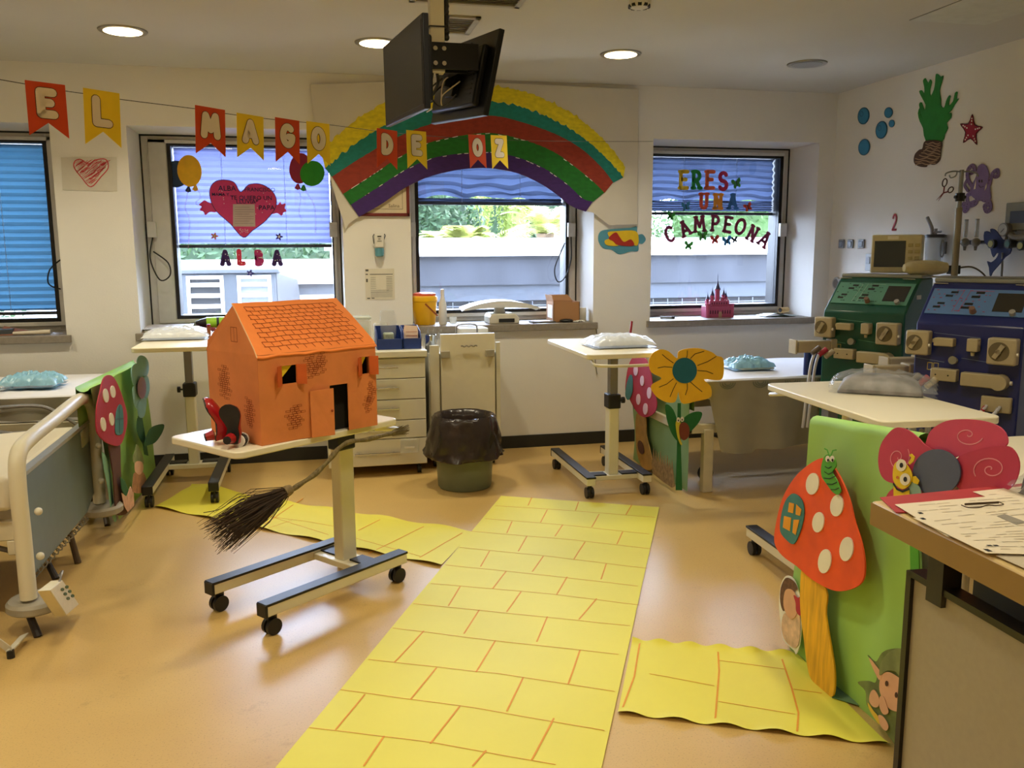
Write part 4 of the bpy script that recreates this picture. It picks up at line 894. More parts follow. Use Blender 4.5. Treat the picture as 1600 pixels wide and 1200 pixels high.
def tv(px, deps, label, front):
    TL, TR, BR_, BL = [PD(x_, y_, d_) for (x_, y_), d_ in zip(px, deps)]
    c = (TL+TR+BR_+BL)/4; ex = ((TR-TL)+(BR_-BL))/2; w = ex.length; ex.normalize(); ey = ((TL-BL)+(TR-BR_))/2; ey = ey-ex*ey.dot(ex); h = ey.length; ey.normalize(); ez = ex.cross(ey)
    if ez.dot(CAM-c) < 0: ez = -ez        # towards the camera side
    fz = ez if front else -ez
    r = thing('monitor', c, label, 'screen')
    part(r, 'housing', MB().obox(c-fz*.012, ex*w/2, ey*h/2, fz*.012), tvb, bev=.004)
    part(r, 'screen', MB().obox(c+fz*.0006, ex*(w/2-.016), ey*(h/2-.018)+ey*0, fz*.0008), scr, smooth=0)
    g = part(r, 'back_shell', MB().obox(c-fz*.038-ey*.01, ex*w*.40, ey*h*.36, fz*.016), tvb, bev=.010)
    m = MB()
    for k in range(10): m.obox(c-fz*.055+ex*(w*.28)+ey*(h*(.25-.055*k)), ex*w*.05, ey*.002, fz*.0015)
    part(r, 'vent_slots', m, gask, smooth=0)
    part(r, 'mount_bracket', MB().obox(c-fz*.06, ex*.04, ey*.085, fz*.014).obox(c-fz*.085, ex*.02, ey*.05, fz*.02), tvb, bev=.003)
    return c, fz, ex, ey, w, h
t1 = tv([(597,76),(654,22),(669,168),(604,197)], [3.66,3.06,3.06,3.66], 'black flat screen facing the beds, hanging left of the ceiling pole', True)
t2 = tv([(697,80),(787,48),(766,181),(685,195)], [3.92,3.38,3.38,3.92], 'black flat screen seen from behind, hanging right of the ceiling pole', False)
arm = thing('swivel_bracket', pc, 'black hinged arms joining the two hanging screens to the pole', 'bracket')
for k, t_ in enumerate((t1, t2)):
    c, fz = t_[0], t_[1]; e = c-fz*.10; s_ = pc+Vector((-.10 if k == 0 else .14, 0, .06))
    part(arm, 'arm', MB().tube([s_, s_.lerp(e, .5), e], [.02, .022, .02], 8), tvb)
    part(arm, 'hinge', MB().cyl(s_-ZA*.05, s_+ZA*.05, .02, n=12).ball(s_+ZA*.055, .008, 8, 6), tvb)
c, fz, ex, ey, w, h = t2
for k, (pts, rr, mt) in enumerate(([[(-.02,.02,-.07),(-.10,-.05,-.12),(-.2,-.10,-.10),(-.3,-.06,-.02)],.004,blk], [[(.05,.02,-.06),(.02,-.03,-.11),(-.03,-.10,-.09),(-.06,-.12,-.07)],.003,M('cable_white','cfcabb',.5)], [[(.1,-.03,-.07),(.02,-.08,-.10),(-.06,-.09,-.08)],.003,M('cable_white')], [[(-.08,-.02,-.07),(-.07,-.09,-.12),(-.01,-.13,-.09),(.09,-.08,-.07)],.0035,blk], [[(-.25,-.13,-.07),(-.16,-.125,-.08)],.003,M('cable_white')])):
    solo('monitor_cable', MB().tube(smooth_loop([c+ex*a+ey*b+fz*z_ for a, b, z_ in pts], 6, False), rr, 6), mt, ('black cable looping from the back of the rear screen', 'pale aerial cable plugged high on the rear screen', 'short pale cable lying along the rear screen', 'black cable hanging low on the rear screen', 'short pale cable end at the bottom of the rear screen')[k], 'cable')
solo('monitor_cable', MB().tube(smooth_loop([pc+Vector((-.02,0,-.0)), PD(672, 135, 3.35), PD(668, 150, 3.3), PD(664, 145, 3.22)], 5, False), .007, 8).tube(smooth_loop([pc+Vector((.0,0,-.0)), PD(684, 130, 3.4), PD(676, 148, 3.3), PD(666, 155, 3.2)], 5, False), .006, 8), blk, 'bundle of black cables drooping between pole and front screen', 'cable')
# ================================================================== chest of drawers and its load
white_l = M('white_laminate', 'dcd8c8', .4, var=.02, scale=4)
x0, x1, yf = .045, .70, 5.65
r = thing('drawer_chest', ((x0+x1)/2, 5.93, 0), 'white rolling chest of five drawers beside the orange house', 'chest of drawers')
part(r, 'carcass', MB().box((x0, yf+.02, .07), (x1, 6.2, .80)), white_l, bev=.003)
part(r, 'top', MB().box((x0-.02, yf-.01, .80), (x1+.012, 6.22, .845)), white_l, bev=.006)
zz = [.075, .255, .38, .52, .66, .797]
for k in range(5):
    dr = part(r, 'drawer', MB().box((x0+.003, yf, zz[k]+.003), (x1-.003, yf+.02, zz[k+1]-.003)), white_l, bev=.002)
    hz = zz[k+1]-.058 if k else zz[1]-.09
    hx0 = x0+.17
    part(dr, 'handle', MB().cyl((hx0, yf-.028, hz), (hx0+.30, yf-.028, hz), .006, n=10).cyl((hx0+.03, yf-.028, hz), (hx0+.03, yf, hz), .004, n=8).cyl((hx0+.26, yf-.028, hz), (hx0+.26, yf, hz), .004, n=8), chrome)
for cx_, cy_ in ((x0+.05, yf+.06), (x1-.05, yf+.06), (x0+.05, 6.14), (x1-.05, 6.14)):
    part(r, 'caster', MB().cyl((cx_-.012, cy_, .028), (cx_+.012, cy_, .028), .028, n=14).cyl((cx_, cy_, .05), (cx_, cy_, .075), .008, n=8), blk)
part(r, 'paper_pouch', MB().box((x1-.18, yf-.012, .155), (x1-.06, yf-.001, .245)), M('clear_plastic', 'e8e8e0', .15, var=0, alpha=.35), bev=.002)
part(r, 'pouch_label', MB().box((x1-.155, yf-.0125, .185), (x1-.085, yf-.0115, .20)), pap, smooth=0)
film = M('plastic_film', 'c4c8cc', .08, var=0, alpha=.22, bump=.7, bscale=24)
binm = M('blue_bin', '20397c', .35, var=.04)
def sbin(cx_, w, label):
    r = thing('storage_bin', (cx_, 5.83, .847), label, 'storage bin', 'small blue bins on the drawer chest')
    m = MB(); xa, xb, ya, yb, z0, z1 = cx_-w/2, cx_+w/2, 5.73, 5.95, .847, .96; t = .006
    m.box((xa, ya, z0), (xb, yb, z0+t)).box((xa, yb-t, z0+t), (xb, yb, z1+.03)).box((xa, ya, z0+t), (xb, ya+t, z0+.07))
    for xx in (xa, xb-t): m.prism([(xx, ya, z0+t), (xx, yb-t, z0+t), (xx, yb-t, z1+.03), (xx, ya+.05, z1), (xx, ya, z0+.07)], (t, 0, 0))
    part(r, 'bin_body', m, binm, bev=.0015)
sbin(.475, .17, 'blue open storage bin holding a clear plastic bag'); sbin(.625, .12, 'blue open storage bin holding striped paper packets')
r = thing('plastic_bag', (.475, 5.84, .87), 'crumpled clear bag with green wrappers standing in a blue bin', 'plastic bag')
part(r, 'bag', MB().lathe((.475, 5.84, 0), [(.035,.862),(.048,.88),(.052,.95),(.055,1.02),(.05,1.07),(.045,1.10)], 24, wob=lambda q, i, n: .13*math.sin(q*5+i)*(i/n)), film)
part(r, 'wrappers', MB().box((.44, 5.80, .862), (.51, 5.87, .95)), M('pale_green_wrap', 'b9c3a4', .6, var=.25, scale=50), bev=.01)
for k in range(4):
    y_ = 5.79+.03*k; h_ = .985-.012*k
    o = solo('paper_packet', MB().obox((.625, y_, .847+.008+(h_-.855)/2+.015), (.045, 0, .004*(k-1)), (0, .002, 0), (0, .01, (h_-.86)/2)), M('packet_paper', 'e2c9b8', .7, var=.04), 'flat medical paper packet upright in the blue bin, number %s from the front' % ('one', 'two', 'three', 'four')[k], 'packet', 'paper packets in the blue bin', smooth=0)
    m = MB()
    for j in range(3): zq = h_-.03-j*.028; m.box((.587, y_-.012+.0, zq), (.663, y_-.0095, zq+.003))
    part(o, 'red_stripes', m, M('packet_red', 'b0553c', .7), smooth=0)
r = thing('glass_jar', (.29, 5.83, .847), 'square clear jar filled with gauze next to the blue bins', 'jar')
part(r, 'jar', MB().box((.225, 5.76, .847), (.355, 5.90, 1.05)), M('clear_plastic'), bev=.012)
part(r, 'lid', MB().box((.22, 5.755, 1.05), (.36, 5.905, 1.066)), M('jar_lid', 'cfd6cf', .25, var=0, alpha=.6), bev=.005)
part(r, 'gauze_packs', MB().box((.238, 5.772, .85), (.342, 5.888, .91)).box((.24, 5.775, .914), (.34, 5.885, 1.0)), M('gauze', 'c7cdb3', .8, var=.18, scale=40), bev=.01)
r = thing('clear_jar', (.44, 6.06, .847), 'second smaller clear jar of packets behind the blue bins', 'jar')
part(r, 'jar', MB().lathe((.44, 6.06, 0), [(.05,.847),(.055,.86),(.055,.98),(.045,1.0)], 22), M('clear_plastic'))
part(r, 'contents', MB().lathe((.44, 6.06, 0), [(.04,.85),(.046,.86),(.046,.94),(.02,.95)], 16), M('gauze'))
# ------------------------------------------------------------------ folded trolley with raised door, rail and tubes
r = thing('utility_cart', (1.0, 5.95, 0), 'cream utility cart with a raised front board behind the dustbin', 'cart')
part(r, 'cart_body', MB().box((.74, 5.80, .06), (1.23, 6.2, .80)), white_l, bev=.004)
part(r, 'front_board', MB().box((.82, 5.76, .26), (1.195, 5.795, .935)), M('cream_board', 'e0d8be', .4, var=.02), bev=.003)
part(r, 'side_post', MB().box((.745, 5.77, .06), (.81, 5.80, .86)), cream, bev=.003)
part(r, 'side_post', MB().box((1.205, 5.77, .06), (1.235, 5.80, .87)), cream, bev=.003)
for xx in (.85, 1.16): part(r, 'clip', MB().box((xx-.032, 5.74, .775), (xx+.028, 5.762, .822)), M('clip_grey', 'a39c88', .5), bev=.003)
part(r, 'wavy_handle', MB().tube([(.955+.0075*k, 5.742, .852+.004*math.sin(k*1.5)) for k in range(16)], .005, 7), chrome)
for x_a, x_b in ((.94, 1.075),):
    part(r, 'hook_rail', MB().tube(smooth_loop([(x_a-.005, 5.80, .935), (x_a, 5.80, .985), (x_a+.03, 5.79, .998), (x_b-.03, 5.79, .998), (x_b, 5.80, .985), (x_b+.005, 5.80, .94)], 5, False), .005, 8), greyst)
for cx_, cy_ in ((.78, 5.85), (1.19, 5.85), (.78, 6.15), (1.19, 6.15)): part(r, 'caster', MB().cyl((cx_-.012, cy_, .03), (cx_+.012, cy_, .03), .03, n=14).cyl((cx_, cy_, .05), (cx_, cy_, .07), .008, n=8), blk)
m = MB().box((.98, 5.92, .80), (1.18, 6.12, .955)); m.mi = 1; m.lathe((1.08, 6.02, 0), [(.038,.9555),(.038,.957),(.001,.957)], 18); 
solo('tissue_box', m, [M('box_white', 'd9d6cc', .6), blk], 'white box with a dark round opening on top of the cart', 'box', bev=0)
rg = random.Random(8)
m = MB()
for k in range(26):
    a = Vector((rg.uniform(.72, .84), rg.uniform(5.85, 6.0), .80+.03)); b = a+Vector((rg.uniform(-.02, .06), rg.uniform(-.03, .03), rg.uniform(.05, .17))); s_ = Vector((rg.uniform(-.5,.5), rg.uniform(-.3,.3), 1))*.02
    m.add([a, b, b+s_, a+s_*1.6], [(0,1,2,3)])
o = solo('wrapped_tubing_pile', m, film, 'loose pile of clear wrapped tubing between the blue bins and the cart', 'medical tubing', smooth=0); o['kind'] = 'stuff'
m = MB().lathe((.77, 5.90, 0), [(.034,.80),(.04,.81),(.04,.92),(.036,.925),(.036,.82),(.0,.81)], 20)
solo('steel_cup', m, chrome, 'small steel cup holding wrapped tubing beside the cart', 'cup')
# ------------------------------------------------------------------ dustbin with black bag
bc = Vector((.895, 5.30, 0))
r = thing('dustbin', bc, 'grey green round dustbin lined with a crumpled black bag', 'dustbin')
part(r, 'bin_bucket', MB().lathe(bc, [(.165,.002),(.172,.012),(.185,.25),(.19,.40),(.183,.40),(.165,.02)], 40), M('bin_green_grey', '6c7460', .45, var=.04))
def wob(q, i, n):
    low = max(0, 1-i/5)
    return (.07+.12*low)*nz(math.cos(q)*2.0, math.sin(q)*2.0, i*.45)+.05*nz(math.cos(q)*5, math.sin(q)*5, i*.7+5)+.03*nz(math.cos(q)*12, math.sin(q)*12, i*.35)+.02*abs(math.sin(q*6+i*.5))
prof = [(.196,.200),(.236,.205),(.252,.215),(.250,.235),(.240,.262),(.232,.30),(.226,.34),(.220,.38),(.212,.42),(.200,.452),(.186,.470),(.168,.462),(.160,.42),(.15,.33),(.12,.24),(.01,.21)]
part(r, 'bag', MB().lathe(bc, prof, 72, wob=wob), M('black_bag', '2e2421', .25, var=.1, bump=.8, bscale=9), smooth=1.2)
# ------------------------------------------------------------------ sill things, middle window
def on_sill(x_, dy=.12): return Vector((x_, YW+dy, ZS))
c = on_sill(PY(664, 500, YW+.13).x, .14)
r = thing('sharps_container', c, 'yellow sharps container with orange lid on the middle window sill', 'sharps bin')
part(r, 'container', MB().lathe(c, [(.075,.001),(.08,.01),(.092,.17),(.098,.175),(.098,.20),(.088,.215)], 24, sx=1, sy=.8), M('sharps_yellow', 'f0b60c', .35, var=.03))
part(r, 'lid', MB().lathe(c, [(.086,.212),(.086,.232),(.06,.240),(.03,.242)], 24, sy=.8), M('sharps_orange', 'd8581c', .4))
part(r, 'carry_strap', MB().obox(c+Vector((.04, -.082, .115)), (.045, 0, -.045), (0, .002, 0), (.004, 0, .004)), M('strap_brown', '9a4a1a', .5), smooth=0)
c = on_sill(PY(692, 500, YW+.10).x, .10)
r = thing('white_bottle', c, 'slim white plastic bottle between the sharps container and the baby scale', 'bottle')
part(r, 'bottle', MB().lathe(c, [(.026,.0),(.030,.006),(.030,.13),(.027,.16),(.015,.20),(.012,.225)], 20), M('bottle_white', 'e3e1da', .35, var=.0))
part(r, 'cap', MB().lathe(c, [(.014,.222),(.015,.235),(.013,.262),(.006,.266)], 14), M('bottle_white'))
c = on_sill(PY(780, 500, YW+.16).x, .15)
r = thing('baby_scale', c, 'white baby weighing scale with curved tray on the middle window sill', 'scale')
part(r, 'scale_base', MB().prism([c+Vector((x_, -.12, z_)) for x_, z_ in ((-.10,0),(.13,0),(.13,.045),(.10,.075),(-.08,.075),(-.10,.05))], (0, .22, 0)), M('scale_beige', 'd5cfbd', .4), bev=.008)
part(r, 'display', MB().box((c.x-.03, c.y-.125, c.z+.012), (c.x+.09, c.y-.118, c.z+.04)), blk, bev=.002)
def tray(u, v):
    x_ = (u-.5)*.58; y_ = (v-.5)*.24; return c+Vector((x_+.0, y_, .095+.055*(1-(x_/.29)**2)-.0+.022*abs(v-.5)*2*(1)))
part(r, 'tray', MB().slab(tray, 28, 8, (0, 0, -.006)), M('tray_white', 'dfe0dd', .3, var=0))
m = MB(); xs_ = [-.29+.58*k/24 for k in range(25)]; top_ = [c+Vector((x_, -.12, .112+.055*(1-(x_/.29)**2))) for x_ in xs_]; bot_ = [c+Vector((x_, -.118, .110+.018*(1-(x_/.29)**2)-.006)) for x_ in xs_]
m.prism(top_+bot_[::-1], (0, .004, 0)); m.prism([p+Vector((0, .236, 0)) for p in top_+bot_[::-1]], (0, .004, 0)); part(r, 'tray_side', m, M('tray_white'), smooth=0)
part(r, 'tray_stem', MB().lathe(c, [(.05,.07),(.04,.10),(.05,.135)], 16), M('scale_beige'))
c = on_sill(PY(880, 500, YW+.14).x, .15)
r = thing('cardboard_box', c, 'open brown cardboard box at the end of the middle window sill', 'box')
cb = M('cardboard', 'a97a4e', .8, var=.05, scale=6); bw, bd, bh = .105, .10, .155
m = MB().box((c.x-bw, c.y-bd, c.z), (c.x+bw, c.y+bd, c.z+.004)).box((c.x-bw, c.y-bd, c.z), (c.x+bw, c.y-bd+.004, c.z+bh)).box((c.x-bw, c.y+bd-.004, c.z), (c.x+bw, c.y+bd, c.z+bh)).box((c.x-bw, c.y-bd, c.z), (c.x-bw+.004, c.y+bd, c.z+bh)).box((c.x+bw-.004, c.y-bd, c.z), (c.x+bw, c.y+bd, c.z+bh))
part(r, 'box_walls', m, cb, smooth=0)
part(r, 'flap', MB().prism([(c.x-bw, c.y-bd, c.z+bh), (c.x-bw, c.y+bd, c.z+bh), (c.x-bw-.012, c.y+bd, c.z+bh+.05), (c.x-bw-.012, c.y-bd, c.z+bh+.05)], (.003, 0, 0)), cb, smooth=0)
part(r, 'flap', MB().prism([(c.x-bw, c.y+bd, c.z+bh), (c.x+bw, c.y+bd, c.z+bh), (c.x+bw*.7, c.y+bd+.03, c.z+bh+.045), (c.x-bw, c.y+bd+.03, c.z+bh+.045)], (0, -.003, 0)), cb, smooth=0)
m = MB().box((c.x-bw-.0012, c.y-.07, c.z+.03), (c.x-bw-.0002, c.y+.06, c.z+.13)); part(r, 'side_label', m, pap, smooth=0)
c = Vector((PY(911, 500, YW+.1).x, YW+.13, ZS)); solo('tape_roll', MB().lathe(c, [(.032,0),(.034,.004),(.034,.10),(.032,.104),(.014,.104),(.014,.002)], 20), M('roll_white', 'cfcabc', .7), 'upright white roll standing beside the brown box', 'roll')
c = on_sill(PY(848, 500, YW+.06).x, .075)
solo('magazine', MB().obox(c+Vector((0,0,.006)), (.09, .01, 0), (-.006, .05, 0), (0, 0, .0055)), M('magazine_cover', '5a5850', .5, var=.5, scale=22), 'dark magazine lying flat before the brown box', 'magazine', smooth=0)
solo('folder_sheet', MB().obox(c+Vector((-.01,.01,.013)), (.07, -.012, 0), (.008, .045, 0), (0, 0, .001)), paper_warm, 'pale sheet lying on top of the dark magazine', 'paper', smooth=0)
c = on_sill(PY(905, 503, YW+.03).x, .04)
solo('black_pouch', MB().ball(c+Vector((-.10, 0, .014)), (.055, .03, .013), 14, 8), blk, 'small black pouch lying before the brown box', 'pouch')
solo('crumpled_glove', MB().grid(lambda u, v: c+Vector((-.05+.09*u, -.03+.04*v, .003+.025*abs(nz(u*5, v*5, 2)))), 12, 8), pap, 'small crumpled white wipe at the corner of the sill', 'wipe')
solo('small_cup', MB().lathe(on_sill(PY(708, 500, YW+.12).x, .12), [(.022,0),(.026,.004),(.03,.055),(.027,.055),(.02,.006)], 16), M('clear_plastic'), 'small clear cup behind the cart rail', 'cup')
# right sill
c = Vector((PY(1120, 490, YW+.2).x, YW+.20, ZS))
r = thing('toy_castle', c, 'pink toy castle with blue turret roofs on the last window sill', 'toy castle')
pkp = M('pink_plastic', 'b64a6e', .45, var=.05); roofm = M('turret_blue', '3b3560', .45)
def tower(x_, y_, rd, z0, z1, hr, body=True, hexa=10):
    if body: part(r, 'tower', MB().lathe((c.x+x_, c.y+y_, c.z), [(rd,z0),(rd,z1),(rd*1.25,z1+.004),(rd*1.25,z1+.012)], hexa), pkp, smooth=0)
    if hr: part(r, 'turret_roof', MB().lathe((c.x+x_, c.y+y_, c.z), [(rd*1.3,z1+.012),(rd*.6,z1+.012+hr*.35),(rd*.2,z1+.012+hr*.7),(.001,z1+.012+hr)], 12), roofm)
wls = MB().box((c.x-.11, c.y-.06, c.z), (c.x+.11, c.y+.06, c.z+.09)).box((c.x-.085, c.y-.045, c.z+.09), (c.x+.085, c.y+.05, c.z+.135))
for k in range(10): wls.box((c.x-.108+k*.023, c.y-.06, c.z+.09), (c.x-.098+k*.023, c.y-.05, c.z+.10)); 
for k in range(8): wls.box((c.x-.083+k*.022, c.y-.045, c.z+.135), (c.x-.073+k*.022, c.y-.035, c.z+.145))
part(r, 'castle_walls', wls, pkp, bev=.002)
m = MB()
for k in range(9):
    if k == 4: continue
    xq = c.x-.09+k*.0215; m.prism([(xq, c.y-.0605, c.z+.03), (xq+.009, c.y-.0605, c.z+.03), (xq+.009, c.y-.0605, c.z+.055), (xq+.0045, c.y-.0605, c.z+.062), (xq, c.y-.0605, c.z+.055)], (0, .001, 0))
for k in range(7): xq = c.x-.07+k*.021; m.box((xq, c.y-.0455, c.z+.105), (xq+.008, c.y-.0448, c.z+.122))
part(r, 'window_slits', m, M('slit_dark', '4a1c30', .7), smooth=0)
m = MB(); m.prism([(c.x-.014+xx, c.y-.063, c.z+zq) for xx, zq in ((0,0),(.028,0),(.028,.035),(.022,.046),(.014,.05),(.006,.046),(0,.035))], (0, .002, 0)); part(r, 'gate', m, M('gate_tan', 'c09a80', .6), smooth=0)
tower(-.105, -.05, .018, 0, .10, 0); tower(.105, -.05, .018, 0, .10, 0)
tower(-.055, -.02, .015, .09, .165, .065); tower(-.085, 0, .012, .08, .135, .055); tower(.0, 0, .019, .09, .215, .085); tower(.055, 0, .014, .09, .165, .06); tower(.080, .01, .012, .08, .150, .05); tower(.03, -.03, .010, .09, .15, 0)
part(r, 'turret_spire', MB().cyl((c.x, c.y, c.z+.30), (c.x, c.y, c.z+.345), .0025, .0015, 6), roofm)
c = Vector((PY(1042, 495, YW+.12).x, YW+.12, ZS+.012))
r = thing('marker_pen', c, 'grey marker pen lying on the last window sill', 'pen')
part(r, 'pen_barrel', MB().cyl(c-XA*.05+YA*.015, c+XA*.035-YA*.012, .010, n=12), M('pen_grey', '9aa0a8', .4)); part(r, 'pen_cap', MB().cyl(c+XA*.035-YA*.012, c+XA*.058-YA*.020, .0115, n=12), blk)
solo('loose_sheet', MB().obox((c.x+.0, c.y-.04, ZS+.0015), (.10, -.01, 0), (.0, .035, 0), (0,0,.0008)), pap, 'thin white sheet under the grey marker pen', 'paper', smooth=0)
c = Vector((PY(1215, 488, YW+.16).x, YW+.15, ZS))
solo('open_booklet', MB().slab(lambda u, v: c+Vector((-.17+.30*u, -.10+.16*v+.02*u, .008+.022*math.sin(min(1, u*1.4)*math.pi)*(1-v*.4)*(u < .72))), 20, 8, (0, 0, -.002)), [M('booklet_white', 'dfe3e0', .6, var=.05)], 'open white booklet lying on the last sill near the corner', 'booklet')
solo('booklet_cover', MB().slab(lambda u, v: c+Vector((-.10+.27*u, -.115+.05*v, .003+.014*math.sin(u*math.pi))), 16, 4, (0, 0, -.0015)), M('dark_green_cover', '244a40', .5), 'dark green cover showing under the open booklet', 'booklet')
r = thing('kraft_tube', c+Vector((.0, -.01, .045)), 'short kraft cardboard tube lying on the booklet', 'tube')
m = MB(); a_ = c+Vector((-.02, -.06, .052)); b_ = c+Vector((.075, -.01, .052)); m.tube([a_, b_], [.022, .022], 18); part(r, 'tube_wall', m, M('kraft_tube', 'c9a66a', .7, var=.1)); dd_ = (a_-b_).normalized(); part(r, 'hollow_end', MB().tube([a_+dd_*.0005, a_+dd_*.001], [.018, .018], 16), blk)
# left windows' sills
c = on_sill(PY(262, 500, YW+.16).x, .16)
for k, (dx, dz, tl, a0) in enumerate(((0, .004, .0, .05), (.02, .012, .06, -.1), (-.02, .022, .12, .12))):
    solo('paper_stack', MB().slab(lambda u, v: c+Vector((-.16+dx+.34*u, -.11+.22*v+a0*.1*u, dz+.045*tl*4*(v-.2)*max(0, v-.2)+.006*nz(u*3, v*3, k))), 14, 8, (0, 0, -.003)), (paper_warm, pap, M('printed_paper', 'c4c2c4', .7, var=.12, scale=30))[k], ('lowest loose sheet of the paper pile at the heart window', 'middle loose sheet of the paper pile at the heart window', 'printed sheet on top of the paper pile at the heart window')[k], 'paper')
solo('red_notebook', MB().obox(c+Vector((.22, -.06, .012)), (.10, .01, 0), (-.01, .06, 0), (0, 0, .009)), M('notebook_red', '8a2c3a', .5, var=.2), 'dark red notebook lying near the paper pile', 'notebook', smooth=0)
r = thing('crayon_toy', c+Vector((.35, .02, .05)), 'big lime green toy crayon with black bands lying on the sill behind the house', 'toy')
a_ = c+Vector((.22, -.02, .05)); b_ = c+Vector((.62, .02, .05)); D_ = (b_-a_)
part(r, 'crayon_body', MB().tube([a_+D_*.10, b_], [.040, .040], 20), M('lime_plastic', '9ed62a', .45, var=.03))
part(r, 'crayon_tip', MB().tube([a_-D_*.08, a_+D_*.02, a_+D_*.10], [.012, .028, .036], 18), blk)
part(r, 'black_band', MB().tube([a_+D_*.27, a_+D_*.31], [.041, .041], 20), blk)
# window one sill
c = on_sill(PY(30, 520, YW+.1).x, .12)
solo('brown_envelope', MB().slab(lambda u, v: c+Vector((-.12+.22*u, -.06+.14*v, .004+.05*(1-u)*v)), 8, 6, (0, 0, -.003)), M('envelope_brown', '8a5a44', .7, var=.1), 'brown red envelope leaning on the sill of the covered window', 'envelope')
solo('rolled_paper', MB().tube([c+Vector((-.02, -.08, .015)), c+Vector((.20, -.05, .018))], [.011, .016], 12), paper_warm, 'rolled cream sheet on the sill of the covered window', 'paper roll')
solo('dark_tray', MB().obox(c+Vector((-.18, .02, .02)), (.13, .02, 0), (-.01, .08, 0), (0, 0, .018)), M('slate_card', '4a5056', .6), 'dark grey folder lying on the sill of the covered window', 'folder', smooth=0)
# ------------------------------------------------------------------ things on the overbed tables
def pillow_bag(name, c, ex, ey, hx, hy, hz, mat, label, inner=None, seed=0, crump=1.0):
    c = Vector(c); ex = Vector(ex).normalized(); ey = Vector(ey).normalized(); r = thing(name, c, label, 'plastic bag')
    def top(s):
        def fn(u, v):
            a, b = 2*u-1, 2*v-1; k = max(0, (1-abs(a)**3)*(1-abs(b)**3))**.5
            w = crump*(.012*nz(a*3+seed, b*3, s)+.010*nz(a*7, b*7, seed+s)+.006*abs(nz(a*15, b*15, seed)))
            ed = 1+crump*.10*nz(math.atan2(b, a+1e-6)*3, seed, 1); return c+ex*(a*hx*ed)+ey*(b*hy*ed)+ZA*max(.002, (hz*.28+s*hz*.72*k+w*k) if s > 0 else .002+.004*(1-k))
        return fn
    m = MB(); m.grid(top(1), 48, 34).grid(top(-1), 20, 14)
    part(r, 'bag_film', m, mat, smooth=1.0)
    if inner:
        mi, f = inner
        def fi(s):
            def fn(u, v):
                a, b = 2*u-1, 2*v-1; k = max(0, (1-abs(a)**4)*(1-abs(b)**4))**.5
                return c+ex*(a*hx*f[0]+f[3]*hx)+ey*(b*hy*f[1])+ZA*(.004+(hz*f[2]*k if s > 0 else 0)+(.006*nz(a*4, b*4, 5)*k if s > 0 else 0))
            return fn
        m = MB(); m.grid(fi(1), 20, 14).grid(fi(-1), 20, 14); part(r, 'contents', m, mi, smooth=1.0)
    return r
milky = M('milky_film', 'e9eef4', .2, var=.03, alpha=.72, bump=.8, bscale=18)
c = (PZ(965, 540, .905)); pillow_bag('wrapped_pack', (c.x, c.y, .901), XA, YA, .20, .15, .075, milky, 'shiny puffed white plastic pack on the table beside the yellow flower', inner=(M('pack_white', 'd7dfec', .5, var=.05), (.8,.8,.8,0)), seed=2)
o = solo('red_marker', MB().cyl(c+Vector((.10, .06, .02)), c+Vector((.13, .10, .14)), .008, n=10), M('marker_red', '8c1a1c', .4), 'red marker pen standing up out of the puffed pack', 'pen')
c = PZ(278, 528, .955); pillow_bag('wrapped_pack', (c.x, c.y, .951), XA, YA, .20, .14, .07, milky, 'white plastic pack lying on the table between the heart window and the house', inner=(M('pack_white'), (.85,.85,.85,0)), seed=6)
c2 = PZ(322, 520, .96); r = thing('brush_bottle', c2, 'small brown applicator bottle standing by the plastic pack', 'bottle')
c2 = Vector((PY(326, 512, 5.75).x, 5.75, .955))
r.location = c2; part(r, 'bottle', MB().lathe(c2, [(.006,0),(.010,.01),(.012,.05),(.012,.07)], 12), M('brown_glass', '8a4a1a', .3)); part(r, 'cap', MB().lathe(c2, [(.012,.07),(.012,.085),(.003,.088)], 12), M('marker_red', '8c1a1c', .4))
c = PZ(1378, 610, .89); pillow_bag('wrapped_tubing_kit', (c.x, c.y, .886), Vector((.80,-.6,0)), Vector((.6,.8,0)), .21, .15, .085, M('plastic_film'), 'clear shiny bag with a grey tubing kit on the table before the blue machine', inner=(M('kit_grey', '857f7c', .5, var=.5, scale=12), (.80,.78,.80,-.04)), seed=4)
# ================================================================== hospital beds
sheetm = M('bed_sheet_cream', 'ddd5c0', .8, var=.03, scale=6, bump=.15, bscale=9)
sheetw = M('bed_sheet_white', 'd9d9df', .8, var=.03, scale=6, bump=.12, bscale=9)
coverm = M('bed_cover_grey', '9c9687', .85, var=.07, scale=8, bump=.2, bscale=9)
panelm = M('panel_blue_grey', '6f8084', .45, var=.03)
# near bed on the left
X0 = -1.15
r = thing('hospital_bed', (-2.3, 4.15, 0), 'near hospital bed with cream tube footboard and grey blue panel', 'bed', 'hospital beds')
hoop = smooth_loop([PX(45,935,X0), PX(36,840,X0), PX(28,760,X0), PX(28,712,X0), PX(44,688,X0), PX(85,655,X0), PX(125,624,X0), PX(140,630,X0), PX(147,665,X0), PX(151,725,X0), PX(156,785,X0)], 6, False)
fbh = part(r, 'footboard_tube', MB().tube(hoop, .031, 16), cream)
pl_ = [PX(*p, X0-.02) for p in ((34,742),(140,655),(147,770),(137,800),(48,905))]
part(r, 'footboard_panel', MB().prism(pl_, (-.02, 0, 0)), panelm, bev=.003)
cap_a, cap_b = PX(34,740,X0-.03), PX(140,654,X0-.03); dv = (cap_b-cap_a)/2
part(r, 'panel_edging', MB().obox((cap_a+cap_b)/2, dv, (.018, 0, 0), (0, 0, .009)), M('edging_grey', 'a9aca6', .4), bev=.002)
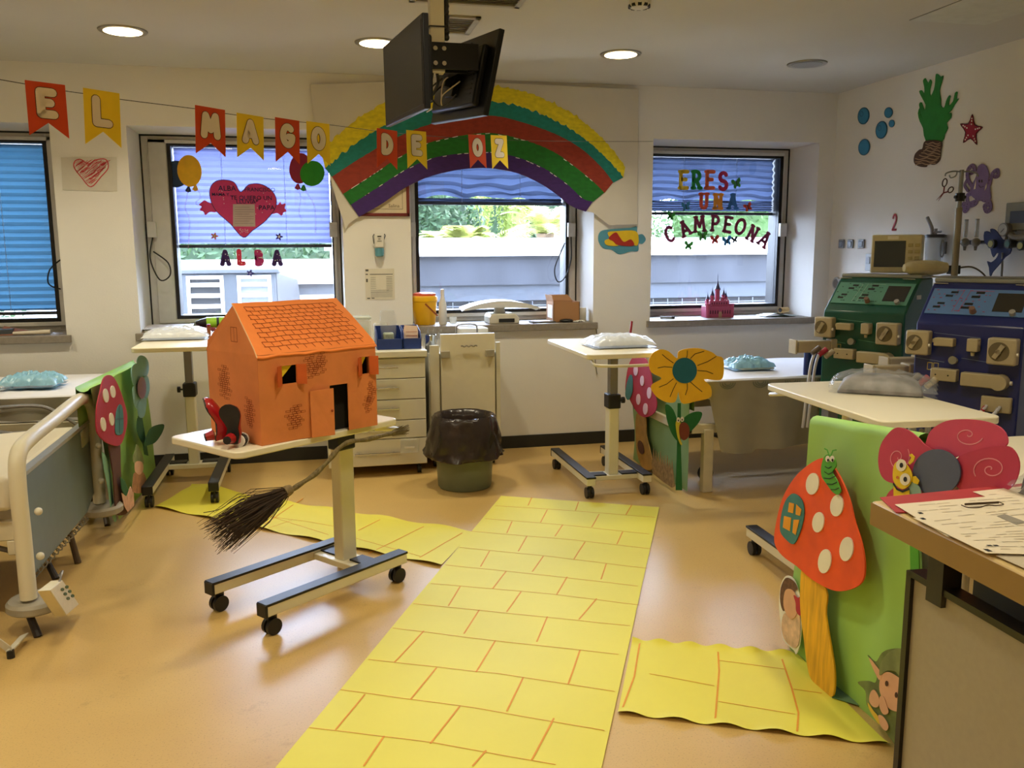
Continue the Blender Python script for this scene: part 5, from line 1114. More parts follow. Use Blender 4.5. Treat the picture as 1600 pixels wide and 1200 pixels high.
part(r, 'paper_holder', MB().prism([PX(*p, X0-.015) for p in ((125,675),(138,662),(138,690),(127,700))], (.006, 0, 0)), M('clear_plastic', 'e8e8e0', .15, var=0, alpha=.35), bev=.001)
for y_, x_ in ((800,45),(870,48),(697,143),(752,147)):
    p = PX(x_, y_, X0); part(r, 'panel_knob', MB().ball(p+Vector((.035, 0, 0)), .016, 10, 8), cream)
for x_, y_ in ((50, 932), (155, 787)):
    p = PX(x_, y_, X0); part(r, 'bumper_disc', MB().lathe((p.x+.01, p.y, p.z-.03), [(.05,.028),(.095,.024),(.105,.012),(.105,-.012),(.095,-.02),(.04,-.022)], 30), M('bumper_grey', '9d9686', .5))
part(r, 'mattress', MB().slab(lambda u, v: Vector((-3.35+2.15*u, 3.62+1.02*v, .60+.03*math.exp(-((u-1)*6)**2)+.008*nz(u*6, v*4, 2))), 24, 12, (0, 0, -.14)), sheetm, bev=.02)
part(r, 'bed_frame', MB().box((-3.35, 3.66, .36), (-1.19, 3.70, .44)).box((-3.35, 4.56, .36), (-1.19, 4.60, .44)).box((-1.24, 3.66, .30), (-1.19, 4.60, .36)), M('frame_cream', 'cfc6ac', .5), bev=.004)
rl = MB()
for (ya, xa) in ((3.98, -1.30), (3.62, -1.5)): 
    rl.tube(smooth_loop([(xa-1.4, ya, .30), (xa-.8, ya, .34), (xa-.2, ya, .26), (xa, ya, .2)], 5, False), .012, 8)
part(r, 'side_rail', rl, greyst)
legs = [((45,958),(60,995)), ((75,880),(88,905)), ((107,825),(122,880)), ((163,797),(168,822))]
for i, (a, b) in enumerate(legs):
    gb_ = PZ(b[0], b[1], .0); ta = PX(a[0], a[1], gb_.x-.04); part(r, 'leg', MB().tube([gb_, ta], [.016, .014], 10), M('leg_black', '2a211d', .5) if i < 2 else M('leg_brown', '544433', .5))
sc = MB(); p0 = PX(50, 895, X0-.02); p1 = PX(135, 805, X0-.02)
sc.tube([p0.lerp(p1, k/60)+Vector((.012*math.cos(k*1.6), 0, -.02+.012*math.sin(k*1.6))) for k in range(61)], .0035, 5); part(r, 'coiled_cord', sc, M('cord_grey', '77705f', .6))
pr = PX(92, 925, -1.03)
h = part(r, 'hand_control', MB().prism([PX(*p, -1.005) for p in ((78,922),(98,906),(124,944),(104,962))], (-.045, 0, 0)), M('control_cream', 'ddd6bd', .45), bev=.004)
bt = MB()
for a in range(2):
    for b in range(3): bt.prism([PX(*p, -1.003) for p in ell(98+7*a+4.5*b, 921-4*a+7*b, 2.6, 2.6, 8)], (-.002, 0, 0))
part(h, 'buttons', bt, M('button_green', '3c5a34', .5), smooth=0)
part(r, 'control_hook', MB().tube(smooth_loop([pr+Vector((.02,-.03,.03)), pr+Vector((.02,-.05,.06)), pr+Vector((.02,.0,.085)), pr+Vector((0,.02,.06))], 4, False), .004, 6), greyst)
q = PZ(15, 1018, .0); r2 = thing('bed_step', q, 'white perforated metal footrest corner under the near bed', 'footrest')
e1, e2, e3 = PZ(-60, 960, .05), PZ(16, 1016, .03), PZ(38, 992, .03)
part(r2, 'rail', MB().obox((e1+e2)/2, (e2-e1)/2, (0, 0, .018), Vector((.008, -.008, 0))), M('step_white', 'cfcbbd', .4), bev=.002)
part(r2, 'bracket', MB().obox((e3+e2)/2, (e3-e2)/2, (0, 0, .004), Vector((.012, .012, 0))), M('step_white'), bev=.002)
part(r2, 'foot', MB().cyl(e2-ZA*.03, e2, .014, n=10), blk)
# far bed on the left
r = thing('hospital_bed', (-2.3, 5.55, 0), 'far hospital bed by the covered window with cream cover and bags on it', 'bed', 'hospital beds')
part(r, 'mattress', MB().slab(lambda u, v: Vector((-3.4+2.25*u, 5.10+.92*v, .715+.006*nz(u*6, v*4, 2))), 24, 12, (0, 0, -.10)), sheetw, bev=.02)
def skirt(u, v):
    x_ = -3.4+2.25*u; k = v; return Vector((x_, 5.085-.012*math.sin(u*40+nz(u*5, 0, 1)*4)*k-.02*k, .712-.115*v+.012*nz(u*8, 1, 3)*k))
part(r, 'cover_edge', MB().slab(skirt, 70, 8, (0, .006, 0)), coverm, smooth=1.0)
part(r, 'bed_frame', MB().box((-3.4, 5.08, .535), (-1.17, 5.13, .575)).box((-3.4, 5.98, .535), (-1.17, 6.02, .575)).box((-1.21, 5.10, .50), (-1.17, 6.02, .575)), M('frame_cream', 'cfc6ac', .5), bev=.004)
rr = MB(); Yr_ = 5.02
P1 = smooth_loop([PY(-30,642,Yr_), PY(0,637,Yr_), PY(50,634,Yr_), PY(80,640,Yr_), PY(118,662,Yr_)], 5, False)
part(r, 'side_rail', MB().tube(P1, .010, 8), greyst)
part(r, 'side_rail', MB().tube(smooth_loop([PY(-30,672,Yr_), PY(0,675,Yr_), PY(25,680,Yr_), PY(60,698,Yr_), PY(80,712,Yr_)], 5, False), .010, 8), greyst)
part(r, 'footboard', MB().box((-1.165, 5.08, .20), (-1.135, 5.90, .76)), cream, bev=.01)
for xx in (-3.2, -1.3):
    for yy in (5.15, 5.95): part(r, 'leg', MB().cyl((xx, yy, 0), (xx, yy, .54), .02, n=12), blk)
part(r, 'under_mechanism', MB().obox((-1.9, 5.5, .32), (.6, 0, .04), (0, .02, 0), (0, 0, .02)).obox((-1.9, 5.3, .30), (.5, 0, -.08), (0, .02, 0), (0, 0, .02)).cyl((-1.75, 5.12, .54), (-1.75, 5.12, .45), .02, n=10), blk)
cB = Vector((-1.62, 5.42, .725))
pillow_bag('blue_plastic_bag', cB+Vector((0,.04,0)), XA, YA, .15, .13, .075, M('blue_film', '8fc4dd', .25, var=.1, alpha=.8, bump=.9, bscale=20), 'crumpled light blue plastic bag lying on the far bed', inner=(M('pack_white', 'd7dfec', .5, var=.05), (.7,.7,.6,.1)), seed=9, crump=2.0)
pillow_bag('clear_plastic_bag', (-1.93, 5.32, .725), XA, YA, .20, .13, .05, M('plastic_film'), 'clear plastic bag lying beside the blue bag on the far bed', inner=(M('kit_grey', '8e8a86', .5, var=.45, scale=16), (.8,.6,.5,0)), seed=11, crump=1.8)
# bed two, right of the yellow flower
r = thing('hospital_bed', (3.2, 5.25, 0), 'hospital bed with white top sheet and grey hanging cover behind the yellow flower', 'bed', 'hospital beds')
bx0, bx1, by0, by1, bz = 2.30, 4.0, 4.78, 5.68, .70
part(r, 'mattress', MB().slab(lambda u, v: Vector((bx0+(bx1-bx0)*u, by0+(by1-by0)*v, bz+.008*nz(u*6, v*4, 7)+.012*math.exp(-((v-.5)*2)**2))), 24, 12, (0, 0, -.12)), sheetw, bev=.03)
def drape(u, v):
    x_ = bx0+(bx1-bx0)*u; bot = .285-.02*math.sin(u*7)+(-.02 if u < .2 else .0); z = bz-(bz-bot)*v
    lx = max(0, .13-u)/.13
    return Vector((x_+.10*v*lx, by0-.012-.018*v*math.sin(u*26+nz(u*4, 1, 1)*5)-.03*v, z+.0))
part(r, 'hanging_cover', MB().slab(drape, 80, 24, (0, .004, 0)), M('cover_greige', 'a09a88', .85, var=.05, scale=8, bump=.2, bscale=9), smooth=1.0)
m = MB()
for k in range(7):
    cx_ = bx0+.14+k*.22
    for rr_ in (.02, .035, .05):
        m.stroke([Vector((cx_+rr_*math.cos(a), by0-.020, bz-.012+0*a-rr_*.7*abs(math.sin(a)))) for a in [math.pi*j/8 for j in range(9)]], .0035, BK, .0008, seg=5)
part(r, 'printed_scallops', m, M('scallop_grey', '7f8478', .85), smooth=0)
part(r, 'bed_frame', MB().box((bx0-.12, by0+.01, .375), (bx0+.35, by0+.05, .43)).box((bx0-.12, by1-.05, .375), (bx1, by1, .43)).box((bx0-.12, by0+.01, .375), (bx0-.07, by1, .43)).box((bx0+.35, by0+.02, .38), (bx1, by0+.05, .42)), M('frame_cream'), bev=.004)
for xx, yy in ((2.335, 4.80), (2.335, 5.62), (3.9, 4.80), (3.9, 5.62)): part(r, 'leg', MB().box((xx-.032, yy-.025, 0), (xx+.032, yy+.025, .40)), M('frame_cream'), bev=.004)
part(r, 'footboard', MB().box((2.235, 4.90, .18), (2.26, 5.60, .66)), cream, bev=.008)
m = MB().tube([(2.5, 5.1, .30), (2.75, 5.3, .20), (3.2, 5.3, .20)], .015, 8)
part(r, 'lift_lever', m, blk)
for xx, yy in ((2.45, 5.05), (3.6, 4.95)):
    g = part(r, 'wheel', MB().cyl((xx, yy-.015, .05), (xx, yy+.015, .05), .05, n=16).box((xx-.02, yy-.02, .06), (xx+.03, yy+.02, .13)), blk)
c = Vector((2.78, 5.15, .715)); pillow_bag('torn_wrapping', c, XA, YA, .15, .12, .07, M('blue_film'), 'torn pale blue and white wrapping left on the bed behind the flower', inner=(M('yellowish_paper', 'd7d2b4', .7, var=.1), (.8,.8,.5,.2)), seed=13, crump=2.2)
# near right bed (mostly hidden by the green sheet and the desk)
r = thing('hospital_bed', (2.8, 2.3, 0), 'near right hospital bed behind the green paper sheet', 'bed', 'hospital beds')
part(r, 'footboard', MB().box((1.735, 1.95, .12), (1.765, 2.60, .85)), cream, bev=.01)
part(r, 'mattress', MB().slab(lambda u, v: Vector((1.85+2.1*u, 1.82+.86*v, .80+.01*nz(u*6, v*4, 9))), 20, 10, (0, 0, -.13)), sheetm, bev=.03)
part(r, 'bed_frame', MB().box((1.77, 1.84, .50), (3.95, 1.90, .58)).box((1.77, 2.60, .50), (3.95, 2.66, .58)), M('frame_cream'), bev=.004)
for xx in (1.95, 3.7):
    for yy in (1.9, 2.6): part(r, 'leg', MB().cyl((xx, yy, 0), (xx, yy, .52), .022, n=12), blk)
# ================================================================== green paper scenes
grn = M('green_kraft', '9cca66', .62, var=.05, scale=4, bump=.12, bscale=5)
def green_sheet(name, corners, X, label, back=.05, fold=.28, roll=.03, curl=.0, seed=0, mat=grn, foot=0.0):
    TL, TR, BR2, BL = [PX(x_, y_, X) for x_, y_ in corners]
    N = 34
    def fn(u, v):
        if v < .22:      # over the board and down its back
            a = (1-v/.22); top = TL.lerp(TR, u); q = a*(math.pi+2.2)
            if q < math.pi: p = top+Vector((roll-roll*math.cos(q), 0, roll*math.sin(q)*.8))
            else: p = top+Vector((2*roll+.01*nz(u*3, a, seed), 0, -fold*(q-math.pi)/2.2))
            return p
        t = (v-.22)/.78; p = TL.lerp(TR, u).lerp(BL.lerp(BR2, u), t)
        s_ = math.sin(t*math.pi)
        return p+Vector((-.018*nz(u*2.5+seed, t*2.2, seed)-.012*nz(u*6, t*1.5, seed+3)*s_-foot*max(0, t-.8)**2*25*.04, 0, 0))
    return solo(name, MB().grid(fn, N, 44), mat, label, 'paper backdrop', smooth=1.2)
green_sheet('green_paper_sheet', [(1265,660),(1432,690),(1462,1250),(1232,1020)], 1.70, 'large green paper sheet hung over the footboard behind the orange mushroom', seed=1, fold=.3, foot=0)
green_sheet('green_paper_sheet', [(141,604),(226,562),(245,742),(186,812)], -1.10, 'green paper sheet folded over the far bed foot behind the red spotted mushroom', seed=5, fold=.22, roll=-.034)
green_sheet('green_paper_sheet', [(990,573),(1079,592),(1074,768),(990,720)], 2.20, 'green paper sheet hanging from the bed foot behind the yellow flower', seed=8, fold=.2, roll=.015, mat=M('green_kraft_soft', '86a874', .6, var=.05, scale=4, bump=.12, bscale=5))
# ---- right scene: orange mushroom
LX = (-1, 0, 0)
fX = lambda X: (lambda x, y: PX(x, y, X))
def spots(root, cs, X, nrm, mat, name='spot', th=.004, rot=.12):
    for cx_, cy_, rx, ry in cs: part(root, name, MB().prism([X(*p) for p in ell(cx_, cy_, rx, ry, 22, rot)], -Vector(nrm)*th), mat, smooth=0)
Xm = 1.645
c_w = M('cutout_white', 'ece6d8', .75, var=.03)
r = thing('mushroom_cutout', PX(1295, 1085, Xm), 'tall painted card mushroom with orange cap, white spots and yellow stem', 'card cutout')
ymus = M('stem_ochre', 'e0a91c', .75, var=.22, scale=9, stretch=(1, 6, .7))
omus = M('cap_orange', 'e8531c', .7, var=.14, scale=7)
decal('stem', [(1256,885),(1290,920),(1290,960),(1298,1010),(1304,1050),(1302,1086),(1290,1084),(1270,1065),(1262,1045),(1256,1000),(1251,960),(1250,920)], fX(Xm), LX, ymus, root=r, th=.006)
decal('cap', [(1283,716),(1262,727),(1240,748),(1222,780),(1212,820),(1210,848),(1222,868),(1245,885),(1268,905),(1300,922),(1325,922),(1346,910),(1351,885),(1346,850),(1335,815),(1328,785),(1318,758),(1306,735),(1296,722)], fX(Xm-.010), LX, omus, root=r, th=.006)
spots(r, [(1269,756,10,17),(1307,790,10,17),(1278,816,9,16),(1288,877,10,19),(1322,858,10.5,19)], fX(Xm-.014), LX, c_w)
w_ = decal('window', [(1236,772),(1226,785),(1220,808),(1219,830),(1228,843),(1240,850),(1250,830),(1256,805),(1254,785),(1246,774)], fX(Xm-.0145), LX, M('window_teal', '3f7d80', .75, var=.12), root=r, th=.003)
for pts in ([(1233,785),(1241,787),(1239,802),(1231,800)], [(1244,788),(1252,796),(1250,806),(1243,804)], [(1225,806),(1236,809),(1234,830),(1223,824)], [(1240,812),(1249,812),(1243,836),(1238,832)]):
    decal('window_light', pts, fX(Xm-.0165), LX, M('window_amber', 'e39a1c', .75), root=r, th=.001, sm=False)
r = thing('caterpillar_cutout', PX(1297, 740, Xm-.03), 'green smiling paper caterpillar sitting on top of the orange mushroom', 'card cutout')
gcat = M('caterpillar_green', '4fa02c', .7, var=.1)
decal('body', [(1287,715),(1294,710),(1303,716),(1306,728),(1300,738),(1306,748),(1310,758),(1313,768),(1308,773),(1300,768),(1292,757),(1284,745),(1283,730)], fX(Xm-.022), LX, gcat, root=r, th=.004)
m = MB()
for pts in ([(1288,737),(1294,741),(1301,738)], [(1287,747),(1296,748),(1305,744)], [(1292,756),(1300,757),(1308,753)], [(1298,765),(1305,765),(1311,762)], [(1289,729),(1294,732),(1299,729)]): m.stroke([PX(*p, Xm-.0235) for p in pts], .0012, LX, .0006, seg=5)
part(r, 'drawn_lines', m, black, smooth=0)
for cx_ in (1293, 1300):
    e_ = decal('eye', ell(cx_, 717, 3.4, 5, 12), fX(Xm-.024), LX, c_w, root=r, th=.001, sm=False); decal('pupil', ell(cx_+.6, 719, 1.5, 2.4, 10), fX(Xm-.0255), LX, black, root=r, th=.001, sm=False)
m = MB(); m.stroke([PX(1295,711,Xm-.022), PX(1292,703,Xm-.022), PX(1288,701,Xm-.022)], .002, LX, .002, seg=5); m.stroke([PX(1298,711,Xm-.022), PX(1301,704,Xm-.022), PX(1306,703,Xm-.022)], .002, LX, .002, seg=5)
part(r, 'antennae', m, gcat, smooth=0)
# toddlers (plain generic paper children)
skin = M('paper_skin', 'd9a886', .75, var=.06, scale=20); hairm = M('paper_hair', '6a4a34', .8, var=.3, scale=60)
Xt = 1.675
r = thing('child_cutout', PX(1235, 1020, Xt), 'paper cutout of a curly haired toddler beside the yellow mushroom stem', 'card cutout')
decal('paper_edge', [(1228,900),(1220,915),(1217,945),(1220,975),(1224,1000),(1240,1016),(1244,1022),(1250,1005),(1252,980),(1252,945),(1248,925),(1240,905)], fX(Xt), LX, pap, root=r, th=.003)
decal('body', [(1226,958),(1221,975),(1225,998),(1240,1012),(1248,1004),(1250,975),(1248,955),(1238,965)], fX(Xt-.003), LX, M('paper_skin_light', 'd8b79a', .75, var=.25, scale=30), root=r, th=.001)
decal('hair', [(1228,903),(1220,918),(1219,940),(1224,955),(1231,945),(1240,925),(1246,920),(1240,908)], fX(Xt-.0035), LX, hairm, root=r, th=.001)
decal('face', [(1226,925),(1224,945),(1230,962),(1238,967),(1245,958),(1246,938),(1240,924),(1232,920)], fX(Xt-.005), LX, skin, root=r, th=.001)
decal('bow', [(1240,930),(1247,934),(1254,930),(1252,950),(1250,962),(1244,955),(1243,942)], fX(Xt-.0065), LX, M('paper_red', 'b02a3a', .75), root=r, th=.001)
r = thing('elf_cutout', PX(1395, 1160, Xt), 'paper cutout of a sleeping elf child with leaf hat at the foot of the desk', 'card cutout')
elf = [(1370,1045),(1358,1028),(1356,1024),(1368,1034),(1378,1020),(1392,1014),(1412,1016),(1425,1040),(1425,1165),(1404,1168),(1392,1155),(1378,1135),(1366,1118),(1354,1100),(1352,1080),(1340,1066),(1356,1064),(1368,1066)]
Xe = Xt-.03
decal('leaf_cloak', elf, fX(Xe), LX, M('leaf_green_print', '6d7c46', .75, var=.3, scale=16), root=r, th=.003)
decal('face', [(1376,1058),(1374,1078),(1382,1098),(1394,1110),(1410,1108),(1412,1070),(1400,1056),(1386,1050)], fX(Xe-.004), LX, skin, root=r, th=.001)
decal('ear', [(1373,1062),(1362,1040),(1358,1028),(1370,1042),(1378,1055)], fX(Xe-.0045), LX, skin, root=r, th=.001)
decal('leaf_hat', [(1374,1055),(1378,1032),(1394,1016),(1414,1018),(1414,1066),(1400,1050),(1386,1048)], fX(Xe-.0055), LX, M('hat_olive', '7f8a56', .75, var=.25, scale=16), root=r, th=.001)
for k, pts in enumerate(([(1360,1082),(1366,1078),(1373,1090),(1372,1104),(1364,1104),(1358,1095)], [(1374,1090),(1380,1088),(1386,1104),(1388,1114),(1380,1116),(1374,1104)], [(1372,1118),(1380,1120),(1388,1134),(1384,1142),(1376,1134)])): decal('hand' if k < 2 else 'foot', pts, fX(Xe-.006), LX, skin, root=r, th=.001)
decal('flower_petals', [(1356,1098),(1364,1110),(1372,1120),(1374,1132),(1366,1122),(1358,1108)], fX(Xe-.006), LX, M('petal_yellow', 'd9b63c', .75), root=r, th=.001)
for x_, y_ in ((1385,1068),(1400,1086)):
    decal('eye', ell(x_, y_, 2.2, 4.5, 10), fX(Xe-.0065), LX, M('eye_brown', '4a2c1c', .7), root=r, th=.0006, sm=False)
solo('paper_grass_patch', MB().slab(lambda u, v: PZ(1305, 1030, .006).lerp(PZ(1395, 1085, .006), u).lerp(PZ(1300, 1090, .006).lerp(PZ(1372, 1112, .006), u), v)+ZA*(.006*abs(nz(u*3, v*3, 1))), 12, 8, (0, 0, -.001)), M('grass_print', '5f7a52', .75, var=.2, scale=12), 'muted green paper patch on the floor between mushroom stem and elf', 'paper')
# pink flower with bee
Xf = 1.66
r = thing('pink_flower_cutout', PX(1465, 745, Xf), 'huge pink card flower with slate blue centre standing behind the desk', 'card cutout')
pk1 = M('petal_pink', 'd0486a', .7, var=.04); pk2 = M('petal_rose', 'c23a58', .7, var=.04)
decal('stem', [(1420,790),(1432,790),(1440,1000),(1425,1000)], fX(Xf+.01), LX, M('caterpillar_green'), root=r, th=.004, sm=False)
petals = [([(1447,690),(1455,672),(1478,658),(1510,655),(1545,660),(1567,672),(1574,692),(1560,702),(1530,706),(1500,712),(1470,722),(1445,705)], pk1, .000), ([(1500,712),(1530,702),(1560,697),(1580,700),(1592,722),(1588,748),(1575,765),(1550,772),(1520,775),(1495,760),(1490,730)], pk2, -.004),
          ([(1372,722),(1376,695),(1390,675),(1402,668),(1418,672),(1433,683),(1445,695),(1470,712),(1450,740),(1425,752),(1395,755),(1378,745)], pk2, -.006), ([(1385,775),(1400,760),(1430,752),(1440,775),(1432,800),(1405,802),(1388,792)], pk2, -.002), ([(1440,780),(1480,770),(1530,765),(1540,785),(1500,815),(1450,812)], pk2, .002)]
for pts, mt, of in petals: decal('petal', pts, fX(Xf+of), LX, mt, root=r, th=.004)
decal('flower_centre', ell(1463, 738, 37, 36, 36), fX(Xf-.012), LX, M('centre_slate', '59617c', .8, var=.04), root=r, th=.004, sm=False)
m = MB()
def spiral(cx_, cy_, R_, turns, a0, X, sq=1): m.stroke([PX(cx_+R_*(1-t)*math.cos(a0+turns*6.283*t), cy_+R_*sq*(1-t)*math.sin(a0+turns*6.283*t), X) for t in [k/36 for k in range(37)]], .0014, LX, .0006, seg=4)
spiral(1512, 680, 24, 1.3, .3, Xf-.0012, .7); spiral(1548, 733, 28, 1.6, 2.6, Xf-.0052, .75); spiral(1403, 715, 19, 1.5, -.6, Xf-.0072, 1.2)
part(r, 'chalk_spirals', m, M('chalk_pink', 'e89aa8', .8), smooth=0)
r = thing('bee_cutout', PX(1410, 755, Xf-.03), 'yellow paper bee head with two big eyes on the pink flower', 'card cutout')
yb_ = M('bee_yellow', 'e8c81c', .7, var=.04); Xb = Xf-.022
decal('antenna', [(1419,723),(1424,715),(1420,711),(1424,709),(1429,714),(1427,721),(1421,726)], fX(Xb), LX, yb_, root=r, th=.002, sm=False)
decal('antenna', [(1424,745),(1430,744),(1436,751),(1434,757),(1428,755),(1422,750)], fX(Xb), LX, yb_, root=r, th=.002, sm=False)
decal('wing', [(1420,755),(1430,755),(1438,765),(1438,778),(1422,778)], fX(Xb+.002), LX, M('wing_pale_blue', '8fb0a4', .7), root=r, th=.002)
decal('head', [(1397,726),(1407,720),(1418,728),(1425,742),(1422,756),(1412,764),(1402,760),(1395,748)], fX(Xb-.002), LX, yb_, root=r, th=.002)
decal('body', [(1396,760),(1408,768),(1420,764),(1421,776),(1410,780),(1396,776)], fX(Xb-.001), LX, yb_, root=r, th=.002, sm=False)
m = MB(); m.stroke([PX(*p, Xb-.0045) for p in ((1396,756),(1401,764),(1410,768),(1420,764))], .003, LX, .0008, seg=5); part(r, 'smile', m, black, smooth=0)
for x_, y_ in ((1408,727),(1414,749)):
    decal('eye', ell(x_, y_, 8, 9.5, 20), fX(Xb-.0045), LX, c_w, root=r, th=.001, sm=False); decal('pupil', ell(x_, y_, 2.6, 4, 12), fX(Xb-.006), LX, black, root=r, th=.001, sm=False)
decal('cheek', ell(1402, 746, 2, 2.4, 10), fX(Xb-.0045), LX, M('cheek_orange', 'd0742c', .7), root=r, th=.001, sm=False)
# ---- left scene
Xl = -1.06; RX = (1, 0, 0)
r = thing('mushroom_cutout', PX(185, 800, Xl), 'card mushroom with tall dark red cap and brown stem before the left green sheet', 'card cutout')
decal('stem', [(171,690),(187,690),(189,735),(193,775),(200,800),(184,804),(180,780),(177,740)], fX(Xl), RX, M('stem_brown', '5a3424', .8, var=.15), root=r, th=.006)
decal('cap', [(170,586),(162,592),(157,612),(152,635),(151,665),(155,680),(170,693),(188,695),(197,672),(199,650),(194,628),(186,605),(178,590)], fX(Xl+.01), RX, M('cap_red', 'b0203a', .7, var=.06), root=r, th=.006)
spots(r, [(166,618,4.2,11),(177,612,3.8,9.5),(162,663,4,11),(175,655,3.6,10)], fX(Xl+.014), RX, c_w, rot=-.1)
decal('window', [(187,632),(182,645),(181,677),(192,676),(193,650),(191,636)], fX(Xl+.014), RX, M('window_teal'), root=r, th=.003)
m = MB(); m.stroke([PX(187,634,Xl+.0155), PX(187,676,Xl+.0155)], .004, RX, .001); m.stroke([PX(182,655,Xl+.0155), PX(193,654,Xl+.0155)], .004, RX, .001); part(r, 'window_bars', m, M('bars_slate', '3c5a6a', .7), smooth=0)
r = thing('flower_cutout', PX(222, 690, Xl), 'pale blue card flower with mauve centre curling at the corner of the left green sheet', 'card cutout')
pb = M('petal_pale_blue', '86b5b6', .7, var=.05)
for pts in ([(214,566),(218,556),(226,557),(232,566),(232,582),(226,590),(220,580)], [(206,575),(214,568),(222,580),(222,600),(212,606),(206,592)], [(208,606),(220,598),(224,625),(218,640),(210,632)], [(216,630),(228,618),(228,640),(224,652),(217,650)], [(224,592),(231,588),(234,606),(230,622),(224,615)]): decal('petal', pts, fX(Xl+.012+.002*len(r.children)), RX, pb, root=r, th=.003)
decal('flower_centre', ell(222, 606, 6.5, 17, 24), fX(Xl+.03), RX, M('centre_mauve', '96738c', .7), root=r, th=.003, sm=False)
decal('stem', [(216,650),(222,650),(232,712),(226,710)], fX(Xl+.012), RX, M('leaf_dark_green', '1d5a2c', .7, var=.08), root=r, th=.003, sm=False)
decal('leaf', [(216,652),(222,668),(226,692),(220,688),(214,670)], fX(Xl+.016), RX, M('leaf_dark_green'), root=r, th=.003)
decal('leaf', [(226,695),(232,675),(240,666),(256,663),(254,675),(244,690),(234,695)], fX(Xl+.05), RX, M('leaf_dark_green'), root=r, th=.003)
r = thing('child_cutout', PX(217, 760, Xl+.02), 'paper cutout of a tiny pixie child with petal hat below the pale blue flower', 'card cutout')
decal('hat', [(211,704),(214,694),(219,702),(224,716),(224,726),(210,724),(208,714)], fX(Xl+.02), RX, M('hat_olive', '7f8a56', .75, var=.25, scale=16), root=r, th=.002)
decal('face', [(212,722),(222,722),(224,734),(218,742),(211,736)], fX(Xl+.022), RX, skin, root=r, th=.001)
decal('body', [(211,738),(224,738),(230,758),(222,770),(208,768),(208,750)], fX(Xl+.021), RX, M('pixie_clothes', 'a5754c', .8, var=.3, scale=40), root=r, th=.002)
r = thing('paper_leaves', PX(200, 770, Xl+.02), 'small paper leaves and tulip shapes at the base of the brown mushroom stem', 'card cutout')
decal('leaf', [(188,745),(196,752),(202,770),(196,776),(190,764)], fX(Xl+.018), RX, M('leaf_dark_green'), root=r, th=.002, sm=False)
decal('tulip', [(190,770),(198,776),(204,760),(209,768),(210,790),(200,800),(194,790)], fX(Xl+.02), RX, M('tulip_peach', 'cfa184', .75, var=.2, scale=30), root=r, th=.002, sm=False)
decal('long_leaf', [(160,706),(170,725),(176,770),(182,812),(176,808),(168,760),(162,730)], fX(Xl-.02), RX, M('leaf_mint', '78a88c', .7), root=r, th=.002)
# ---- middle scene
Xc = 2.16
r = thing('mushroom_cutout', PX(1010, 735, Xc), 'card mushroom with crimson cap leaning behind the table with the puffed pack', 'card cutout')
decal('stem', [(994,648),(1008,650),(1010,680),(1016,705),(1020,730),(1012,735),(1002,728),(994,700)], fX(Xc), LX, M('stem_tan', 'b08a4a', .8, var=.15), root=r, th=.005)
decal('knot', ell(1001, 699, 4.5, 11, 16, -.2), fX(Xc-.006), LX, M('stem_brown', '5a3424', .8, var=.15), root=r, th=.002, sm=False)
decal('cap', [(995,556),(1008,560),(1016,580),(1020,605),(1026,630),(1022,645),(1008,652),(996,645),(984,625),(977,610),(980,580),(986,562)], fX(Xc-.012), LX, M('cap_red'), root=r, th=.005)
spots(r, [(993,579,3.4,8),(1003,595,3,8),(1014,614,3.4,9),(997,624,3.2,8.5),(1008,639,3.6,9)], fX(Xc-.016), LX, M('spot_pink', 'e8c3cc', .75), rot=0)
decal('window', [(984,586),(988,590),(988,612),(982,625),(977,618),(979,600)], fX(Xc-.016), LX, M('window_teal'), root=r, th=.002)
Yfl = 4.60
r = thing('flower_cutout', PY(1070, 640, Yfl), 'big yellow card flower with teal centre beside the bed', 'card cutout')
yf_ = M('flower_yellow', 'ffc42a', .65, var=.05)
m_ = M('flower_stem', '1f6a34', .7, var=.08)
decal('stem', [(1059,630),(1064,630),(1064,700),(1066,766),(1056,766),(1058,700)], fY(Yfl+.012), BK, m_, root=r, th=.004, sm=False)
decal('flower_head', [(1060,550),(1072,545),(1092,544),(1112,550),(1120,556),(1130,560),(1131,580),(1128,592),(1118,594),(1100,593),(1110,603),(1112,615),(1108,622),(1088,627),(1068,631),(1062,622),(1060,612),(1055,628),(1040,628),(1026,620),(1018,608),(1020,600),(1034,591),(1018,582),(1014,565),(1020,552),(1032,546),(1045,549),(1058,560)], fY(Yfl), BK, yf_, root=r, th=.005, sub=3)
decal('flower_centre', ell(1070, 579, 19, 20, 30), fY(Yfl-.006), BK, M('centre_teal', '1f6a7e', .7), root=r, th=.004, sm=False)
m = MB()
for pts in ([(1035,554),(1042,560),(1052,567)],[(1028,575),(1038,573),(1050,574)],[(1030,605),(1042,600),(1052,592)],[(1047,620),(1052,608),(1057,598)],[(1071,617),(1074,608),(1074,599)],[(1097,612),(1087,604),(1079,597)],[(1114,584),(1104,580),(1090,579)],[(1119,557),(1106,565),(1090,571)],[(1100,549),(1086,553),(1079,560)],[(1074,548),(1074,554),(1073,559)]): m.stroke([PY(*p, Yfl-.0008) for p in pts], .0022, BK, .0006, seg=5)
part(r, 'petal_lines', m, M('marker_brown', '4a3414', .8), smooth=0)
decal('leaf', [(1040,632),(1052,640),(1060,665),(1061,690),(1050,678),(1042,655)], fY(Yfl+.006), BK, m_, root=r, th=.003)
decal('leaf', [(1062,668),(1070,652),(1084,644),(1097,645),(1092,660),(1078,675),(1064,682)], fY(Yfl+.004), BK, m_, root=r, th=.003)
r = thing('snail_cutout', PY(1068, 670, Yfl-.02), 'small paper snail with brown shell and big eyes on the yellow flower stem', 'card cutout')
